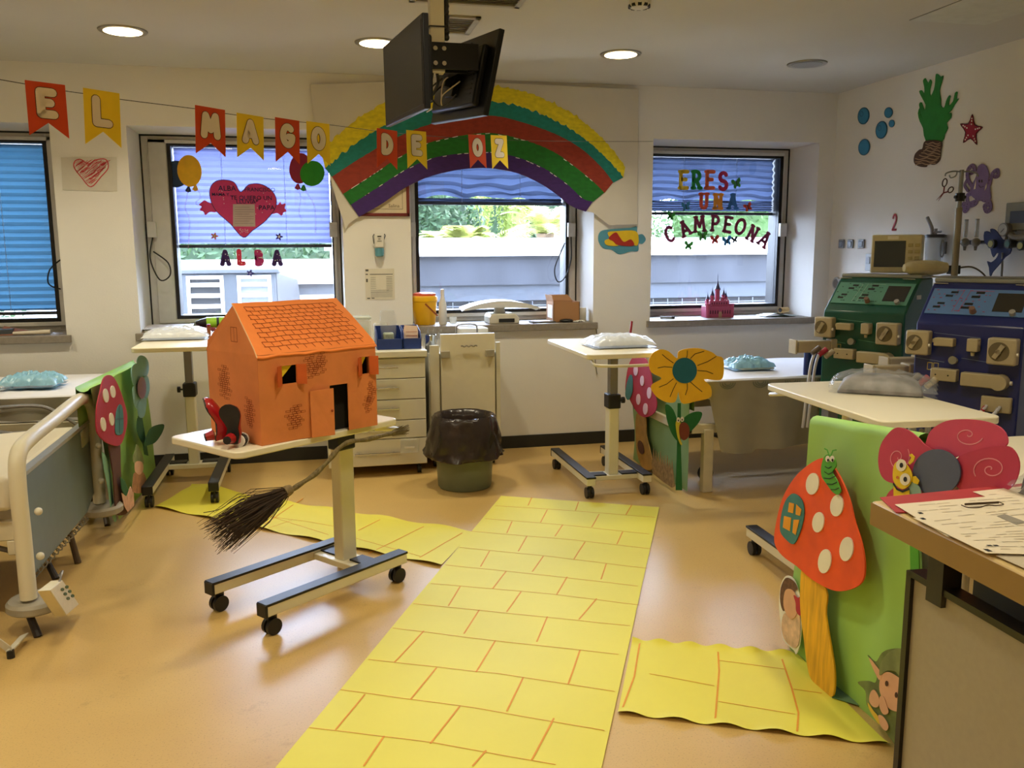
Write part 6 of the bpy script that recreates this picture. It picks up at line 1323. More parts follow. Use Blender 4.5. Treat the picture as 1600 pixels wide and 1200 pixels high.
decal('shell', [(1062,664),(1070,660),(1077,668),(1076,682),(1068,688),(1062,680)], fY(Yfl-.008), BK, M('shell_brown', '7a3a24', .7), root=r, th=.002)
decal('snail_body', [(1056,660),(1062,658),(1064,668),(1062,682),(1066,694),(1063,694),(1058,680)], fY(Yfl-.006), BK, M('snail_yellow', 'cfc23c', .7), root=r, th=.002)
for x_, y_ in ((1060,656),(1066,655)): decal('eye', ell(x_, y_, 2.8, 4, 12), fY(Yfl-.010), BK, c_w, root=r, th=.001, sm=False); decal('pupil', ell(x_, y_+1, 1, 1.6, 8), fY(Yfl-.0115), BK, black, root=r, th=.001, sm=False)
r = thing('straw_grass_cutout', PX(1035, 755, 2.13), 'spiky straw coloured paper grass at the foot of the middle green sheet', 'card cutout')
P = [(1018,726)]; rg = random.Random(9)
for k in range(9): P += [(1021+k*3.6, 703-6*rg.random()+k*2.2), (1023+k*3.6, 722+k*2.0)]
P += [(1054,760),(1050,762),(1035,752),(1020,740)]
decal('grass', P, fX(2.13), LX, M('straw_print', '9a7c4a', .8, var=.35, scale=40), root=r, th=.002, sm=False)
# ================================================================== desk in the foreground
desk_top = M('desk_maple', 'cfa96a', .45, var=.05, scale=5, stretch=(6, .6, 1))
zc = .90; A = Vector((1.285, 1.752, 0)); B = PZ(1600, 898, zc); B.z = 0; dv = (B-A).normalized(); e = A+dv*1.5; 
r = thing('reception_desk', (1.8, 1.0, 0), 'wood edged work desk with grey side panel in the right foreground', 'desk')
m = MB(); m.prism([(A.x, A.y, zc), (2.9, A.y+.01, zc), (2.9, e.y, zc), (e.x, e.y, zc)], (0, 0, -.06)); part(r, 'desktop', m, [M('desk_top', 'd9bd82', .38, var=.04, scale=5)], bev=.006)
ed = MB(); n2 = Vector((-dv.y, dv.x, 0)); n2 = n2 if n2.x < 0 else -n2
ed.prism([A+n2*.0015+ZA*(zc-.004), e+n2*.0015+ZA*(zc-.004), e+n2*.0015+ZA*(zc-.058), A+n2*.0015+ZA*(zc-.058)], -n2*.001); part(r, 'edge_band', ed, M('edge_band_brown', '9a7a42', .45, var=.04), smooth=0)
P0 = PZ(1428, 900, .73); P1 = PZ(1600, 1000, .73); dp = (P1-P0).normalized(); P1 = P0+dp*1.15; n3 = Vector((-dp.y, dp.x, 0)); n3 = n3 if n3.x < 0 else -n3
m = MB(); m.prism([P0+ZA*0, P1, P1-ZA*.70, P0-ZA*.70], -n3*.03); part(r, 'side_panel', m, M('panel_greige', 'a59c84', .55, var=.03, scale=60), bev=.002)
m = MB(); m.obox((P0+P1)/2-n3*.012+ZA*.006, (P1-P0)/2+dp*.006, n3*.022, (0, 0, .008)); m.obox(P0-dp*.006-ZA*.345-n3*.012, dp*.009, n3*.022, (0, 0, .355)); part(r, 'panel_frame', m, M('frame_black', '1a1712', .4), smooth=0)
pq = PZ(1461, 925, .73)-n3*.02; part(r, 'desk_post', MB().box((pq.x-.02, pq.y-.02, .70), (pq.x+.03, pq.y+.03, zc-.06)), M('post_dark', '2e2a20', .5), smooth=0)
m = MB(); m.prism([P0-n3*.12+ZA*.108+dp*.05, P1-n3*.12+ZA*.108, P1-n3*.12-ZA*.70, P0-n3*.12-ZA*.70+dp*.05], -n3*.02); part(r, 'gap_shade_panel', m, M('desk_gap_shade', '2b2924', .6), smooth=0)  # dark panel added so the gap under the desktop reads as shade
for xx, yy in ((2.75, 1.6), (2.75, .5)): part(r, 'leg', MB().box((xx-.03, yy-.03, 0), (xx+.03, yy+.03, zc-.06)), M('post_dark'), smooth=0)
# documents on the desk
def dsheet(name, px, z, mat, label, cat='paper', th=.0008, curl=0):
    P = [PZ(x_, y_, z) for x_, y_ in px]
    return solo(name, MB().slab(lambda u, v: P[0].lerp(P[1], u).lerp(P[3].lerp(P[2], u), v)+ZA*(curl*u*u), 8, 8, (0, 0, -th)), mat, label, cat)
dsheet('red_folder', [(1375,777),(1600,755),(1640,800),(1400,800)], .904, M('folder_red', 'b8363c', .5), 'red folder under the papers along the far edge of the desk', 'folder', .0025)
def prints(o, px, z, seed, blocks=14, marks=()):
    P = [PZ(x_, y_, z) for x_, y_ in px]; rg = random.Random(seed); m = MB()
    f = lambda u, v: P[0].lerp(P[1], u).lerp(P[3].lerp(P[2], u), v)
    for k in range(blocks):
        v = .08+.86*k/blocks; u0 = .08; 
        while u0 < .88:
            L_ = rg.uniform(.04, .16); 
            if rg.random() < .5: q = [f(u0, v), f(min(.93, u0+L_), v), f(min(.93, u0+L_), v+.012), f(u0, v+.012)]; m.add([p+ZA*.0003 for p in q], [(0,1,2,3)])
            u0 += L_+.02
    part(o, 'print', m, M('faint_print', 'd0c4ae', .8), smooth=0)
    m = MB()
    for u_, v_, a_, b_ in marks: q = [f(u_, v_), f(u_+a_, v_), f(u_+a_, v_+b_), f(u_, v_+b_)]; m.add([p+ZA*.0004 for p in q], [(0,1,2,3)])
    if marks: part(o, 'dark_marks', m, black, smooth=0)
pD = M('desk_paper', 'efe4cc', .75, var=.015)
q = [(1398,788),(1560,775),(1680,830),(1460,812)]; q = [(1398,788),(1585,772),(1720,826),(1480,838)]
o = dsheet('document', q, .907, pD, 'lower printed document on the desk near the red folder'); prints(o, q, .9075, 1, 10, ((.06,.3,.03,.05),(.22,.55,.06,.05)))
q = [(1520,768),(1640,755),(1760,800),(1600,800)]
o = dsheet('document', q, .9065, pD, 'document at the far side of the desk behind the clip'); prints(o, q, .907, 2, 8)
q = [(1427,809),(1640,782),(1800,870),(1541,864)]
o = dsheet('document', q, .910, pD, 'top printed form with punched corners on the desk'); prints(o, q, .9105, 3, 16, ((.03,.03,.025,.05),(.03,.90,.03,.06),(.10,.80,.03,.03),(.14,.80,.03,.03)))
m = MB(); g_ = [PZ(*p, .9108) for p in ((1557,806),(1570,803),(1605,816),(1588,820))]; part(o, 'grey_block', MB().add(g_, [(0,1,2,3)]), M('grey_block', '9a9488', .8), smooth=0)
q = [(1541,862),(1592,850),(1640,880),(1575,872)]
dsheet('document', [(1556,868),(1590,852),(1680,890),(1640,905)], .9045, M('desk_paper_grey', 'cfc4ae', .75), 'curled sheet sticking out under the top form at the desk edge')
dsheet('black_folder', [(1575,862),(1600,856),(1700,900),(1680,920)], .9035, blk, 'black folder edge beneath the papers at the picture edge', 'folder', .003)
cz = .913; cl = thing('paper_clip_fastener', PZ(1535, 790, cz), 'brown metal file fastener lying on the top form', 'file fastener')
part(cl, 'bar', MB().tube([PZ(1508,788,cz), PZ(1560,785,cz)], .0028, 6), M('fastener_brown', '4e3c28', .4, metal=.4))
part(cl, 'wire', MB().tube(smooth_loop([PZ(1502,789,cz), PZ(1513,793,cz), PZ(1530,793,cz), PZ(1543,789,cz), PZ(1556,790,cz), PZ(1568,788,cz), PZ(1560,784,cz)], 4, False), .0013, 5), M('fastener_brown'))
c = PZ(1598, 752, .93); pillow_bag('grey_plastic_wrap', (c.x+.06, c.y-.06, .905), XA, YA, .10, .07, .06, M('plastic_film'), 'crumpled clear wrap at the far corner of the desk', inner=(M('fuzzy_grey', '6a6258', .8, var=.5, scale=40), (.7,.6,.5,-.2)), seed=21)
solo('black_tube_loop', MB().tube(smooth_loop([c+Vector((.0,0,-.02)), c+Vector((.02,.01,.02)), c+Vector((.05,.02,.06)), c+Vector((.12,.03,.07))], 5, False), .0028, 6), blk, 'thin black tube rising from the crumpled wrap on the desk', 'tube')
# ================================================================== dialysis machines
beige = M('machine_beige', 'b9ab8a', .45, var=.05)
def machine(nm, cl, label, hxbody, hxpanel, P_left, P_right, hxdark, seed):
    # front face runs from P_left to P_right (plan points); local u across, z up, n outward
    A = Vector(P_left); B = Vector(P_right); t = (B-A); W = t.length; t.normalize(); n = Vector((t.y, -t.x, 0))
    if n.dot(Vector((-1, -1, 0))) < 0: n = -n
    body = M(nm+'_body', hxbody, .32, var=.03, scale=3); pnl = M(nm+'_panel', hxpanel, .35, var=.03)
    r = thing('dialysis_machine', A.lerp(B, .5), label, cl)
    zF, zT, dep = 1.13, 1.325, .36; tilt = .15
    def Q(u, z, o=0.0): return A+t*(u*W)+ZA*z+n*o
    # body: side profile extruded across the front
    prof = [(0,.18),(0,zF),(.035,zF+.035),(tilt+.02,zT-.02),(tilt+.05,zT),(dep,zT),(dep,.18)]
    m = MB(); m.prism([Q(0, z_, -o_) for o_, z_ in prof], t*W); part(r, 'cabinet', m, body, bev=.008)
    part(r, 'base', MB().prism([Q(-.03, .07, .04), Q(1.03, .07, .04), Q(1.03, .07, -dep-.03), Q(-.03, .07, -dep-.03)], (0, 0, .11)), M('machine_base_grey', '75726a', .5), bev=.01)
    for u_, o_ in ((.08, .0), (.92, .0), (.08, -.46), (.92, -.46)):
        c = Q(u_, .035, o_); part(r, 'caster', MB().cyl(c-t*.012, c+t*.012, .035, n=14).cyl(c+ZA*.02, c+ZA*.04, .01, n=8), blk)
    part(r, 'top_tray', MB().prism([Q(.0, zT, -tilt-.05), Q(1, zT, -tilt-.05), Q(1, zT, -dep), Q(0, zT, -dep)], (0, 0, .022)), M('machine_top_grey', '8e9088', .4), bev=.006)
    for u_ in (.08, .86):
        c = Q(u_, zT-.010, -tilt-.04); part(r, 'name_plate', MB().obox(c+ZA*.003, t*.035, n*.010+ZA*.005, (n*.0+ZA*.001)), M('plate_white', 'cfcdc4', .5), smooth=0)
    # tilted control panel
    p0, p1 = Q(0, zF+.045, -.042), Q(0, zT-.028, -tilt-.015); up = (p1-p0); H = up.length; up.normalize(); nn_ = t.cross(up); nn_ = nn_ if nn_.dot(n) > 0 else -nn_
    def K(u, v, o=0.0): return p0+t*(u*W)+up*(v*H)+nn_*o
    part(r, 'control_panel', MB().prism([K(.04,.0,.004), K(.97,.0,.004), K(.97,.97,.004), K(.04,.97,.004)], -nn_*.004), pnl, smooth=0)
    m = MB(); m.prism([K(.665,.16,.006), K(.93,.16,.006), K(.93,.84,.006), K(.665,.84,.006)], -nn_*.003); part(r, 'display', m, M('display_dark', '35332f', .2, var=0), smooth=0)
    m = MB()
    for (u_, v_) in ((.16,.80),(.12,.66),(.07,.36),(.04,.22)): m.prism([K(u_+.06,v_,.0055), K(u_+.13,v_,.0055), K(u_+.13,v_+.07,.0055), K(u_+.06,v_+.07,.0055)], -nn_*.002)
    for (u_, v_) in ((.40,.80),(.37,.64),(.33,.36),(.31,.22)): m.prism([K(u_+.06,v_,.0055), K(u_+.14,v_,.0055), K(u_+.14,v_+.08,.0055), K(u_+.06,v_+.08,.0055)], -nn_*.002)
    part(r, 'digit_windows', m, M('digit_black', '1b1e22', .3), smooth=0)
    m = MB(); rg = random.Random(seed)
    for k in range(46):
        u_, v_ = rg.choice([(rg.uniform(.05,.35), rg.choice((.12,.3,.5,.6,.74,.9))), (rg.uniform(.30,.60), rg.choice((.12,.3,.5,.56,.74,.9)))]); m.prism([K(u_,v_,.005), K(u_+.018,v_,.005), K(u_+.018,v_+.025,.005), K(u_,v_+.025,.005)], -nn_*.001)
    part(r, 'key_marks', m, M(nm+'_marks', hxdark, .6), smooth=0)
    m = MB()
    for pts in (((.30,.9),(.34,.9),(.30,.1)), ((.62,.9),(.40,.9),(.36,.1))): m.stroke([K(u_,v_,.0052) for u_, v_ in pts], .0012, nn_, .0005, seg=4)
    part(r, 'panel_lines', m, M(nm+'_line', 'b0577a' if nm == 'blue' else '9fc2b0', .6), smooth=0)
    kb = MB(); c = K(.50,.10,.006); kb.tube([c, c+nn_*.03], [.016, .013], 14); part(r, 'rotary_knob', kb, M('knob_brown', '8a6a5a', .4))
    kb = MB(); c = K(.86,.08,.006); kb.tube([c, c+nn_*.02], [.014, .014], 14); part(r, 'rotary_knob', kb, M('knob_grey', 'a8a6a0', .35))
    # front modules
    def blood_pump(u, z, w, h):
        c = Q(u, z, .0); g = part(r, 'blood_pump', MB().obox(c+n*.03, t*w/2, n*.03, (0,0,h/2)), beige, bev=.008)
        part(g, 'pump_recess', MB().tube([c+n*.0602-t*.01, c+n*.061-t*.01], [min(w,h)*.36]*2, 24), M('pump_recess', '6e6248', .5))
        rr = min(w, h)*.28; part(g, 'pump_rotor', MB().obox(c+n*.066-t*.01, (t*.5+ZA*.86)*rr, n*.006, (t*.86-ZA*.5)*.010).tube([c+n*.062-t*.01, c+n*.072-t*.01], [.012, .012], 12), beige)
        part(g, 'pump_button', MB().tube([c+n*.05+t*(w/2)-ZA*.01, c+n*.05+t*(w/2+.008)-ZA*.01], [.008, .008], 10), c_w)
    blood_pump(.06, 1.035, .11, .12); blood_pump(.85, 1.02, .125, .125)
    def mod(name, u, z, w, h, o, mt=beige, bev=.005): return part(r, name, MB().obox(Q(u, z, o/2), t*w/2, n*o/2, (0,0,h/2)), mt, bev=bev)
    g = mod('line_clamp', .31, 1.045, .09, .04, .05); part(g, 'clamp_lever', MB().obox(Q(.245, 1.05, .03), t*.022, n*.012, (0,0,.009)), beige, bev=.002)
    g = mod('air_detector', .58, 1.04, .05, .062, .05); part(g, 'detector_lug', MB().tube([Q(.58,1.005,.03), Q(.58,.988,.03)], [.010,.008], 10).tube([Q(.62,1.05,.03), Q(.64,1.05,.03)], [.009,.009], 10), beige)
    g = mod('level_sensor', .33, .885, .12, .06, .05)
    for k in (-1, 1): part(g, 'sensor_port', MB().tube([Q(.32+.06*k,.885,.05), Q(.32+.06*k,.885,.052)], [.004,.004], 8), blk)
    part(r, 'pressure_port', MB().tube([Q(.40,.955,0), Q(.40,.96,.035)], [.016,.020], 12), M('port_grey', '8a8676', .5))
    g = mod('heparin_pump', .68, .875, .18, .065, .05); part(g, 'heparin_wheel', MB().tube([Q(.84,.872,.0), Q(.84,.872,.055)], [.038,.036], 18), beige)
    part(g, 'heparin_knob', MB().tube([Q(.925,.872,.02), Q(.945,.872,.02)], [.010,.010], 10), c_w)
    mod('coupling_block', .82, .765, .13, .075, .03)
    m = MB(); 
    for z_, u0, u1 in ((1.085, .18, .62), (.955, .02, .30), (.97, .46, .74)): m.stroke([Q(u0, z_, .0006), Q(u1, z_-.012, .0006)], .0011, n, .0006, seg=4)
    part(r, 'printed_tube_path', m, M(nm+'_pathline', '7f8fb0' if nm == 'blue' else '6fa88c', .6), smooth=0)
    m = MB()
    for (u0, z0) in ((.14, .90), (.20, .90)): m.stroke([Q(u0, z0, .0007), Q(u0+.045, z0, .0007), Q(u0+.045, z0+.035, .0007), Q(u0, z0+.035, .0007)], .0018, n, .0006, True, 4)
    part(r, 'printed_symbol', m, M('symbol_yellow', 'b5a45a', .6), smooth=0)
    # side vents on the near flank
    m = MB()
    for k in range(12): m.obox(Q(1.0, .95-k*.014, -.20)+t*.001, n*.05, t*.0006, (0,0,.002))
    part(r, 'side_vents', m, blk, smooth=0)
    part(r, 'side_label', MB().obox(Q(1.0, 1.22, -.17)+t*.001, n*.03, t*.0008, (0,0,.012)), M('plate_white'), smooth=0)
    # dialysate hoses
    for k, (u_, hxh) in enumerate(((.74, 'c9c9cf'), (.86, 'c9c9cf'))):
        a = Q(u_, .755, .03); pts = [a, a+n*.05-ZA*.015, a+n*.10-t*(.07-.02*k)-ZA*.10, a+n*.10-t*(.09-.03*k)-ZA*.22, a+n*.06-t*.08-ZA*.40]
        h = part(r, 'dialysate_hose', MB().tube(smooth_loop(pts, 6, False), .0075, 8), M('hose_white', hxh, .4))
        if nm == 'blue' and k == 0: part(h, 'red_coupling', MB().tube([a+n*.02-ZA*.004, a+n*.055-ZA*.02], [.010,.010], 10), M('coupling_red', 'b02a3a', .4))
        else: part(h, 'hose_cuff', MB().tube([a+n*.02-ZA*.004, a+n*.05-ZA*.018], [.010,.010], 10), M('cuff_grey', '9a968a', .5))
    return Q, K, W, n, t
Qg, Kg, Wg, ng, tg = machine('green', 'dialysis machine', 'dark green dialysis machine carrying a small beige monitor', '0f5040', '5f9a86', (2.98, 4.62, 0), (3.22, 4.20, 0), '244a42', 1)
Qb, Kb, Wb, nb_, tb = machine('blue', 'dialysis machine', 'navy blue dialysis machine near the right wall', '1f2a6c', '5f86c0', tuple(PD(1428, 560, 4.33).xy)+(0,), tuple(PD(1597, 560, 3.98).xy)+(0,), 'a8557a', 2)
# side racks with couplings on the green and blue machines' left flank
def rack(c, t, n, label, nm, s=1.0):
    r = thing(nm, c, label, 'holder'); c = Vector(c); t = Vector(t).normalized(); n = Vector(n).normalized()
    part(r, 'holder_body', MB().obox(c, t*.10*s, n*.035, (0,0,.035*s)), beige, bev=.006)
    part(r, 'holder_lip', MB().obox(c-t*.115*s, t*.006, n*.04, (0,0,.042*s)), beige, bev=.003)
    part(r, 'holder_cup', MB().obox(c+t*.13*s, t*.03, n*.04, (0,0,.045*s)), beige, bev=.006)
    return r
pa = PD(1268, 541, 5.15); rack(pa, (1, -.12, 0), (0, -1, 0), 'beige cartridge holder sticking out beside the green machine', 'cartridge_holder')
pb_ = PD(1388, 580, 4.45); rack(pb_, (1, -.15, 0), (0, -1, 0), 'beige cartridge holder between the green and blue machines', 'cartridge_holder', .9)
pb2 = PD(1408, 567, 4.6); rack(pb2, (1, -.1, 0), (0, -1, 0), 'second beige holder just above the one between the machines', 'cartridge_holder', .85)
for k, (x_, y_, d_, lb) in enumerate(((1283,546,5.0,'grey and red hose couplings hanging beside the green machine'), (1440,590,4.1,'red cuffed hose couplings hanging beside the blue machine'))):
    c = PD(x_, y_, d_); r = thing('hose_coupling', c, lb, 'coupling')
    for j in range(3): q = c+Vector((.045*j-.03, 0, -.012*j)); part(r, 'coupling', MB().tube([q+Vector((-.03,0,-.022)), q+Vector((.02,0,.012))], [.014,.016], 12), (M('cuff_brown', '6a5a48', .5), M('coupling_red', 'b02a3a', .4), beige)[j])
    for j in range(2): q = c+Vector((.03*j-.04, 0, -.02)); part(r, 'hose', MB().tube(smooth_loop([q, q+Vector((-.03, -.01, -.08)), q+Vector((-.05, -.01, -.3)), q+Vector((-.055, 0, -.44))], 5, False), .0085, 8), M('hose_white', 'c9c9cf', .4))
solo('blue_chair_back', MB().obox(PD(1283, 560, 5.45), (.12, 0, 0), (0, .02, 0), (0, 0, .12)), M('chair_blue', '1f357c', .5), 'rounded blue chair back showing beside the green machine', 'chair', bev=.05)
# under the front table: hoses, bottle
for k, (x_, y0, y1, rr) in enumerate(((1386,672,700,.008), (1428,672,700,.010), (1440,672,720,.008), (1452,672,690,.008))):
    a = PD(x_, y0, 3.3); b = PD(x_-6, y1, 3.25); c_b = Vector((b.x-.02, b.y, .02)); solo('drain_hose', MB().tube(smooth_loop([a, b, c_b], 5, False), rr, 8), M('hose_white'), 'translucent hose hanging behind the front table, %s from the flower' % ('furthest', 'third', 'second', 'nearest')[k], 'hose', 'hoses hanging behind the front table')
c = PD(1322, 648, 3.6); r = thing('concentrate_connector', c, 'red capped white connector hanging under the front table', 'connector'); part(r, 'connector_body', MB().tube([c-ZA*.03, c+ZA*.012], [.017, .015], 12), c_w); part(r, 'red_collar', MB().tube([c+ZA*.012, c+ZA*.05], [.012, .012], 12), M('coupling_red'))
# monitor on the green machine
c = Qg(.45, 1.35, -.30); t_ = tg; n_ = (ng+Vector((-.25, -.75, 0))).normalized(); t_ = Vector((-n_.y, n_.x, 0)); t_ = t_ if t_.x > 0 else -t_
mc = PD(1400, 395, (c-CAM).dot(_F)); c = Vector((mc.x, mc.y, 1.349)); w2, h2 = .14, .115
r = thing('patient_monitor', c, 'boxy beige patient monitor standing on the green machine', 'monitor')
cc = c+ZA*h2
part(r, 'monitor_case', MB().obox(cc-n_*.09, t_*w2, n_*.09, (0,0,h2)), M('monitor_beige', 'cfc6a2', .45), bev=.008)
part(r, 'monitor_rear', MB().obox(cc-n_*.23, t_*(w2*.85), n_*.05, (0,0,h2*.8)), M('monitor_dark', '55503f', .5), bev=.008)
part(r, 'monitor_screen', MB().obox(cc+n_*.0008-t_*.035+ZA*.0, t_*(w2*.62), n_*.0008, (0,0,h2*.68)), M('crt_grey', '3d454c', .2, var=0), smooth=0)
for k in range(8):
    part(r, 'key', MB().obox(cc+n_*.003+t_*(w2*.56+.038*(k % 2))+ZA*(h2*(.45-.33*(k//2))), t_*.013, n_*.003, (0,0,.010)), M('key_beige', 'b5a878', .5), bev=.002)
part(r, 'brand_strip', MB().obox(cc+n_*.001+ZA*h2*.84-t_*.02, t_*.03, n_*.0008, (0,0,.010)), c_w, smooth=0)
c = Qg(.80, 1.35, -.28); r = thing('rolled_towel', c, 'cream rolled towel lying on top of the green machine', 'towel')
a, b = PD(1412, 428, (c-CAM).dot(_F)-.05), PD(1478, 426, (c-CAM).dot(_F)-.05); a.z = b.z = 1.385
part(r, 'towel', MB().tube([a, a.lerp(b, .15), a.lerp(b, .4), a.lerp(b, .75), b], [.022, .038, .044, .042, .030], 16), M('towel_cream', 'cfc5a0', .9, var=.08, bump=.4, bscale=30))
c3 = b+Vector((.05, 0, -.012)); solo('black_clamp', MB().obox(c3, (.028, 0, 0), (0, .025, 0), (0, 0, .025)), blk, 'black clamp holding the drip pole behind the blue machine', 'clamp', bev=.004)
solo('monitor_lead', MB().tube(smooth_loop([c3+Vector((.03,0,.01)), c3+Vector((.12,0,.015)), c3+Vector((.18,-.02,-.02)), c3+Vector((.21,-.04,-.07))], 5, False), .005, 6), M('lead_brown', '5c5244', .6), 'dark lead curving from the clamp behind the blue machine', 'cable')
# drip pole
D_ = 4.85; pt = PD(1502, 268, D_); pbm = PD(1490, 442, D_); pb0 = Vector((pbm.x, pbm.y, 1.2))
pt = Vector((pbm.x, pbm.y, PD(1502, 268, D_).z))
r = thing('drip_pole', (pt.x, pt.y, 0), 'grey steel drip pole with hooks rising behind the blue machine', 'drip stand')
part(r, 'pole', MB().tube([(pt.x, pt.y, .1), (pt.x, pt.y, 1.72)], [.018, .018], 14), M('pole_brownish', '8b8577', .4, metal=.4))
part(r, 'upper_pole', MB().tube([(pt.x, pt.y, 1.70), (pt.x, pt.y, pt.z)], [.012, .012], 12), M('pole_grey', '8c8f8a', .35, metal=.5))
part(r, 'clamp_collar', MB().cyl((pt.x, pt.y, 1.755), (pt.x, pt.y, 1.80), .024, n=8).cyl((pt.x-.034, pt.y, 1.778), (pt.x+.034, pt.y, 1.778), .009, n=8), blk)
part(r, 'pole_foot', MB().lathe((pt.x, pt.y, 0), [(.12,.0),(.12,.03),(.05,.06),(.025,.10)], 24), M('machine_base_grey'))
for s in (-1, 1):
    part(r, 'hook', MB().tube(smooth_loop([(pt.x, pt.y, pt.z-.01), (pt.x+s*.06, pt.y, pt.z-.008), (pt.x+s*.10, pt.y, pt.z-.02), (pt.x+s*.105, pt.y, pt.z-.035)], 4, False), .004, 6), M('pole_grey'))
part(r, 'hook', MB().tube(smooth_loop([(pt.x-.03, pt.y, pt.z-.01), (pt.x-.055, pt.y-.02, pt.z-.035), (pt.x-.085, pt.y-.02, pt.z-.045), (pt.x-.095, pt.y-.02, pt.z-.03)], 4, False), .0035, 6), M('pole_grey'))
sc_ = Vector((pt.x-.105, pt.y, pt.z-.04)); r = thing('hanging_scissors', sc_, 'dark red handled scissors hanging from the drip pole hook', 'scissors')
redb = M('scissor_red', '6a1c1c', .4); 
def ring(c, rx, rz, rot): return [c+Vector((rx*math.cos(a)*math.cos(rot)-rz*math.sin(a)*math.sin(rot), 0, rx*math.cos(a)*math.sin(rot)+rz*math.sin(a)*math.cos(rot))) for a in [2*math.pi*k/16 for k in range(17)]]
c1_ = sc_+Vector((.0, 0, -.03)); c2_ = sc_+Vector((.042, 0, -.068))
part(r, 'finger_ring', MB().tube(ring(c1_, .014, .022, -.25), .0035, 6), M('handle_dark', '3a2420', .5)); part(r, 'finger_ring', MB().tube(ring(c2_, .013, .019, -.9), .0035, 6), M('handle_dark'))
pv = sc_+Vector((-.003, 0, -.085)); part(r, 'blade', MB().tube([c1_+Vector((0,0,-.022)), pv, pv+Vector((-.03, 0, -.045))], [.004, .004, .001], 6), redb); part(r, 'blade', MB().tube([c2_+Vector((-.014,0,-.01)), pv, pv+Vector((-.042, 0, -.04))], [.004, .004, .001], 6), redb)
# ================================================================== right wall decorations
XW = XR-.003
def wall_blob(root, nm, pts, off, mat, sm=True, sub=4): return decal(nm, pts, fX(XW-off), LX, mat, root=root, th=.003, sm=sm, sub=sub)
bub = M('bubble_blue', '2f7aa0', .7, var=.06); bubd = M('bubble_dark', '1d5470', .7)
for k, (cx_, cy_, rx, ry, lb) in enumerate(((1349,181,9,13.5,'blue foam bubble highest beside the window corner'), (1377,203,9,14,'blue foam bubble in the middle of the group with a drawn swirl'), (1350,230,9,13,'lowest blue foam bubble near the window'), (1388,176,6.5,8.5,'small blue foam bubble above the swirl one'), (1393,193,4.5,6,'tiniest blue foam bubble of the group'))):
    r = thing('bubble_decoration', PX(cx_, cy_, XW), lb, 'wall decoration', 'blue foam bubbles on the right wall')
    part(r, 'rim', MB().prism([PX(*p, XW-.0035) for p in ell(cx_, cy_, rx, ry, 26, .15)], (.003, 0, 0)), bubd, smooth=0)
    part(r, 'bubble', MB().prism([PX(*p, XW-.005) for p in ell(cx_, cy_, rx*.86, ry*.88, 26, .15)], (.0015, 0, 0)), bub, smooth=0)
    if k < 2: m = MB(); m.stroke([PX(*p, XW-.006) for p in ell(cx_-3, cy_-3, 2.6, 4, 14)], .0018, LX, .0006, True, 4); part(r, 'swirl', m, bubd, smooth=0)
r = thing('seaweed_decoration', PX(1460, 190, XW), 'green foam seaweed growing from a brown striped stone on the right wall', 'wall decoration')
gs = M('seaweed_green', '1f7a2a', .75, var=.12)
wall_blob(r, 'seaweed', [(1447,222),(1442,200),(1437,190),(1434,177),(1437,168),(1438,176),(1441,184),(1437,170),(1436,162),(1440,160),(1444,172),(1446,164),(1440,152),(1436,143),(1440,141),(1444,146),(1444,136),(1442,126),(1446,122),(1450,130),(1453,124),(1456,128),(1453,140),(1454,150),(1459,140),(1461,128),(1462,116),(1466,116),(1470,120),(1474,118),(1471,130),(1468,142),(1470,155),(1470,165),(1475,168),(1478,158),(1482,150),(1485,150),(1482,165),(1489,158),(1492,145),(1496,144),(1494,155),(1498,154),(1492,163),(1487,172),(1481,178),(1486,176),(1486,184),(1479,192),(1481,200),(1476,210),(1471,222)], .004, gs, sub=2)
wall_blob(r, 'stone', [(1446,220),(1470,221),(1470,235),(1468,250),(1460,257),(1450,257),(1447,261),(1436,260),(1428,254),(1429,242),(1436,234),(1441,232)], .007, M('stone_brown', '4a3428', .8))
m = MB()
for k in range(9):
    y_ = 224+k*4; x0_, x1_ = (1446-max(0, k-2)*3.2 if k < 6 else 1430), 1469-max(0, k-5)*2.5
    m.stroke([PX(x0_+(x1_-x0_)*j/6, y_+1.6*math.sin(j*1.7+k), XW-.0085) for j in range(7)], .0035, LX, .0006, seg=4)
part(r, 'stone_stripes', m, M('stripe_tan', '9a7c5c', .8), smooth=0)
def star(cx_, cy_, R_, r_, sx=.8, a0=-90): return [(cx_+(R_ if k % 2 == 0 else r_)*math.cos(math.radians(a0+36*k))*sx, cy_+(R_ if k % 2 == 0 else r_)*math.sin(math.radians(a0+36*k))) for k in range(10)]
r = thing('starfish_decoration', PX(1517, 203, XW), 'crimson foam starfish with white dots on the right wall', 'wall decoration')
part(r, 'dark_rim', MB().prism(smooth_loop([PX(*p, XW-.003) for p in star(1517, 204, 26, 13, .72, -84)], 3), (.003, 0, 0)), M('star_rim', '4a1424', .7), smooth=0)
part(r, 'starfish', MB().prism(smooth_loop([PX(*p, XW-.0065) for p in star(1517, 204, 23, 11, .70, -84)], 3), (.003, 0, 0)), M('star_red', '9c1f3a', .7), smooth=0)
m = MB()
for k in range(5):
    a = math.radians(-84+72*k)
    for q in (10, 15, 19): m.prism([PX(*p, XW-.0075) for p in ell(1517+q*math.cos(a)*.70, 204+q*math.sin(a), 1, 1.3, 8)], (.0008, 0, 0))
part(r, 'dots', m, c_w, smooth=0)
r = thing('octopus_decoration', PX(1530, 290, XW), 'purple foam octopus smiling on the right wall behind the drip pole', 'wall decoration')
pur = M('octopus_purple', '77608a', .75, var=.06); purd = M('octopus_dark', '3c2a4c', .75)
wall_blob(r, 'head', [(1527,262),(1534,256),(1541,260),(1545,272),(1544,285),(1547,297),(1543,307),(1533,314),(1522,310),(1515,300),(1519,288),(1525,275)], .006, pur)
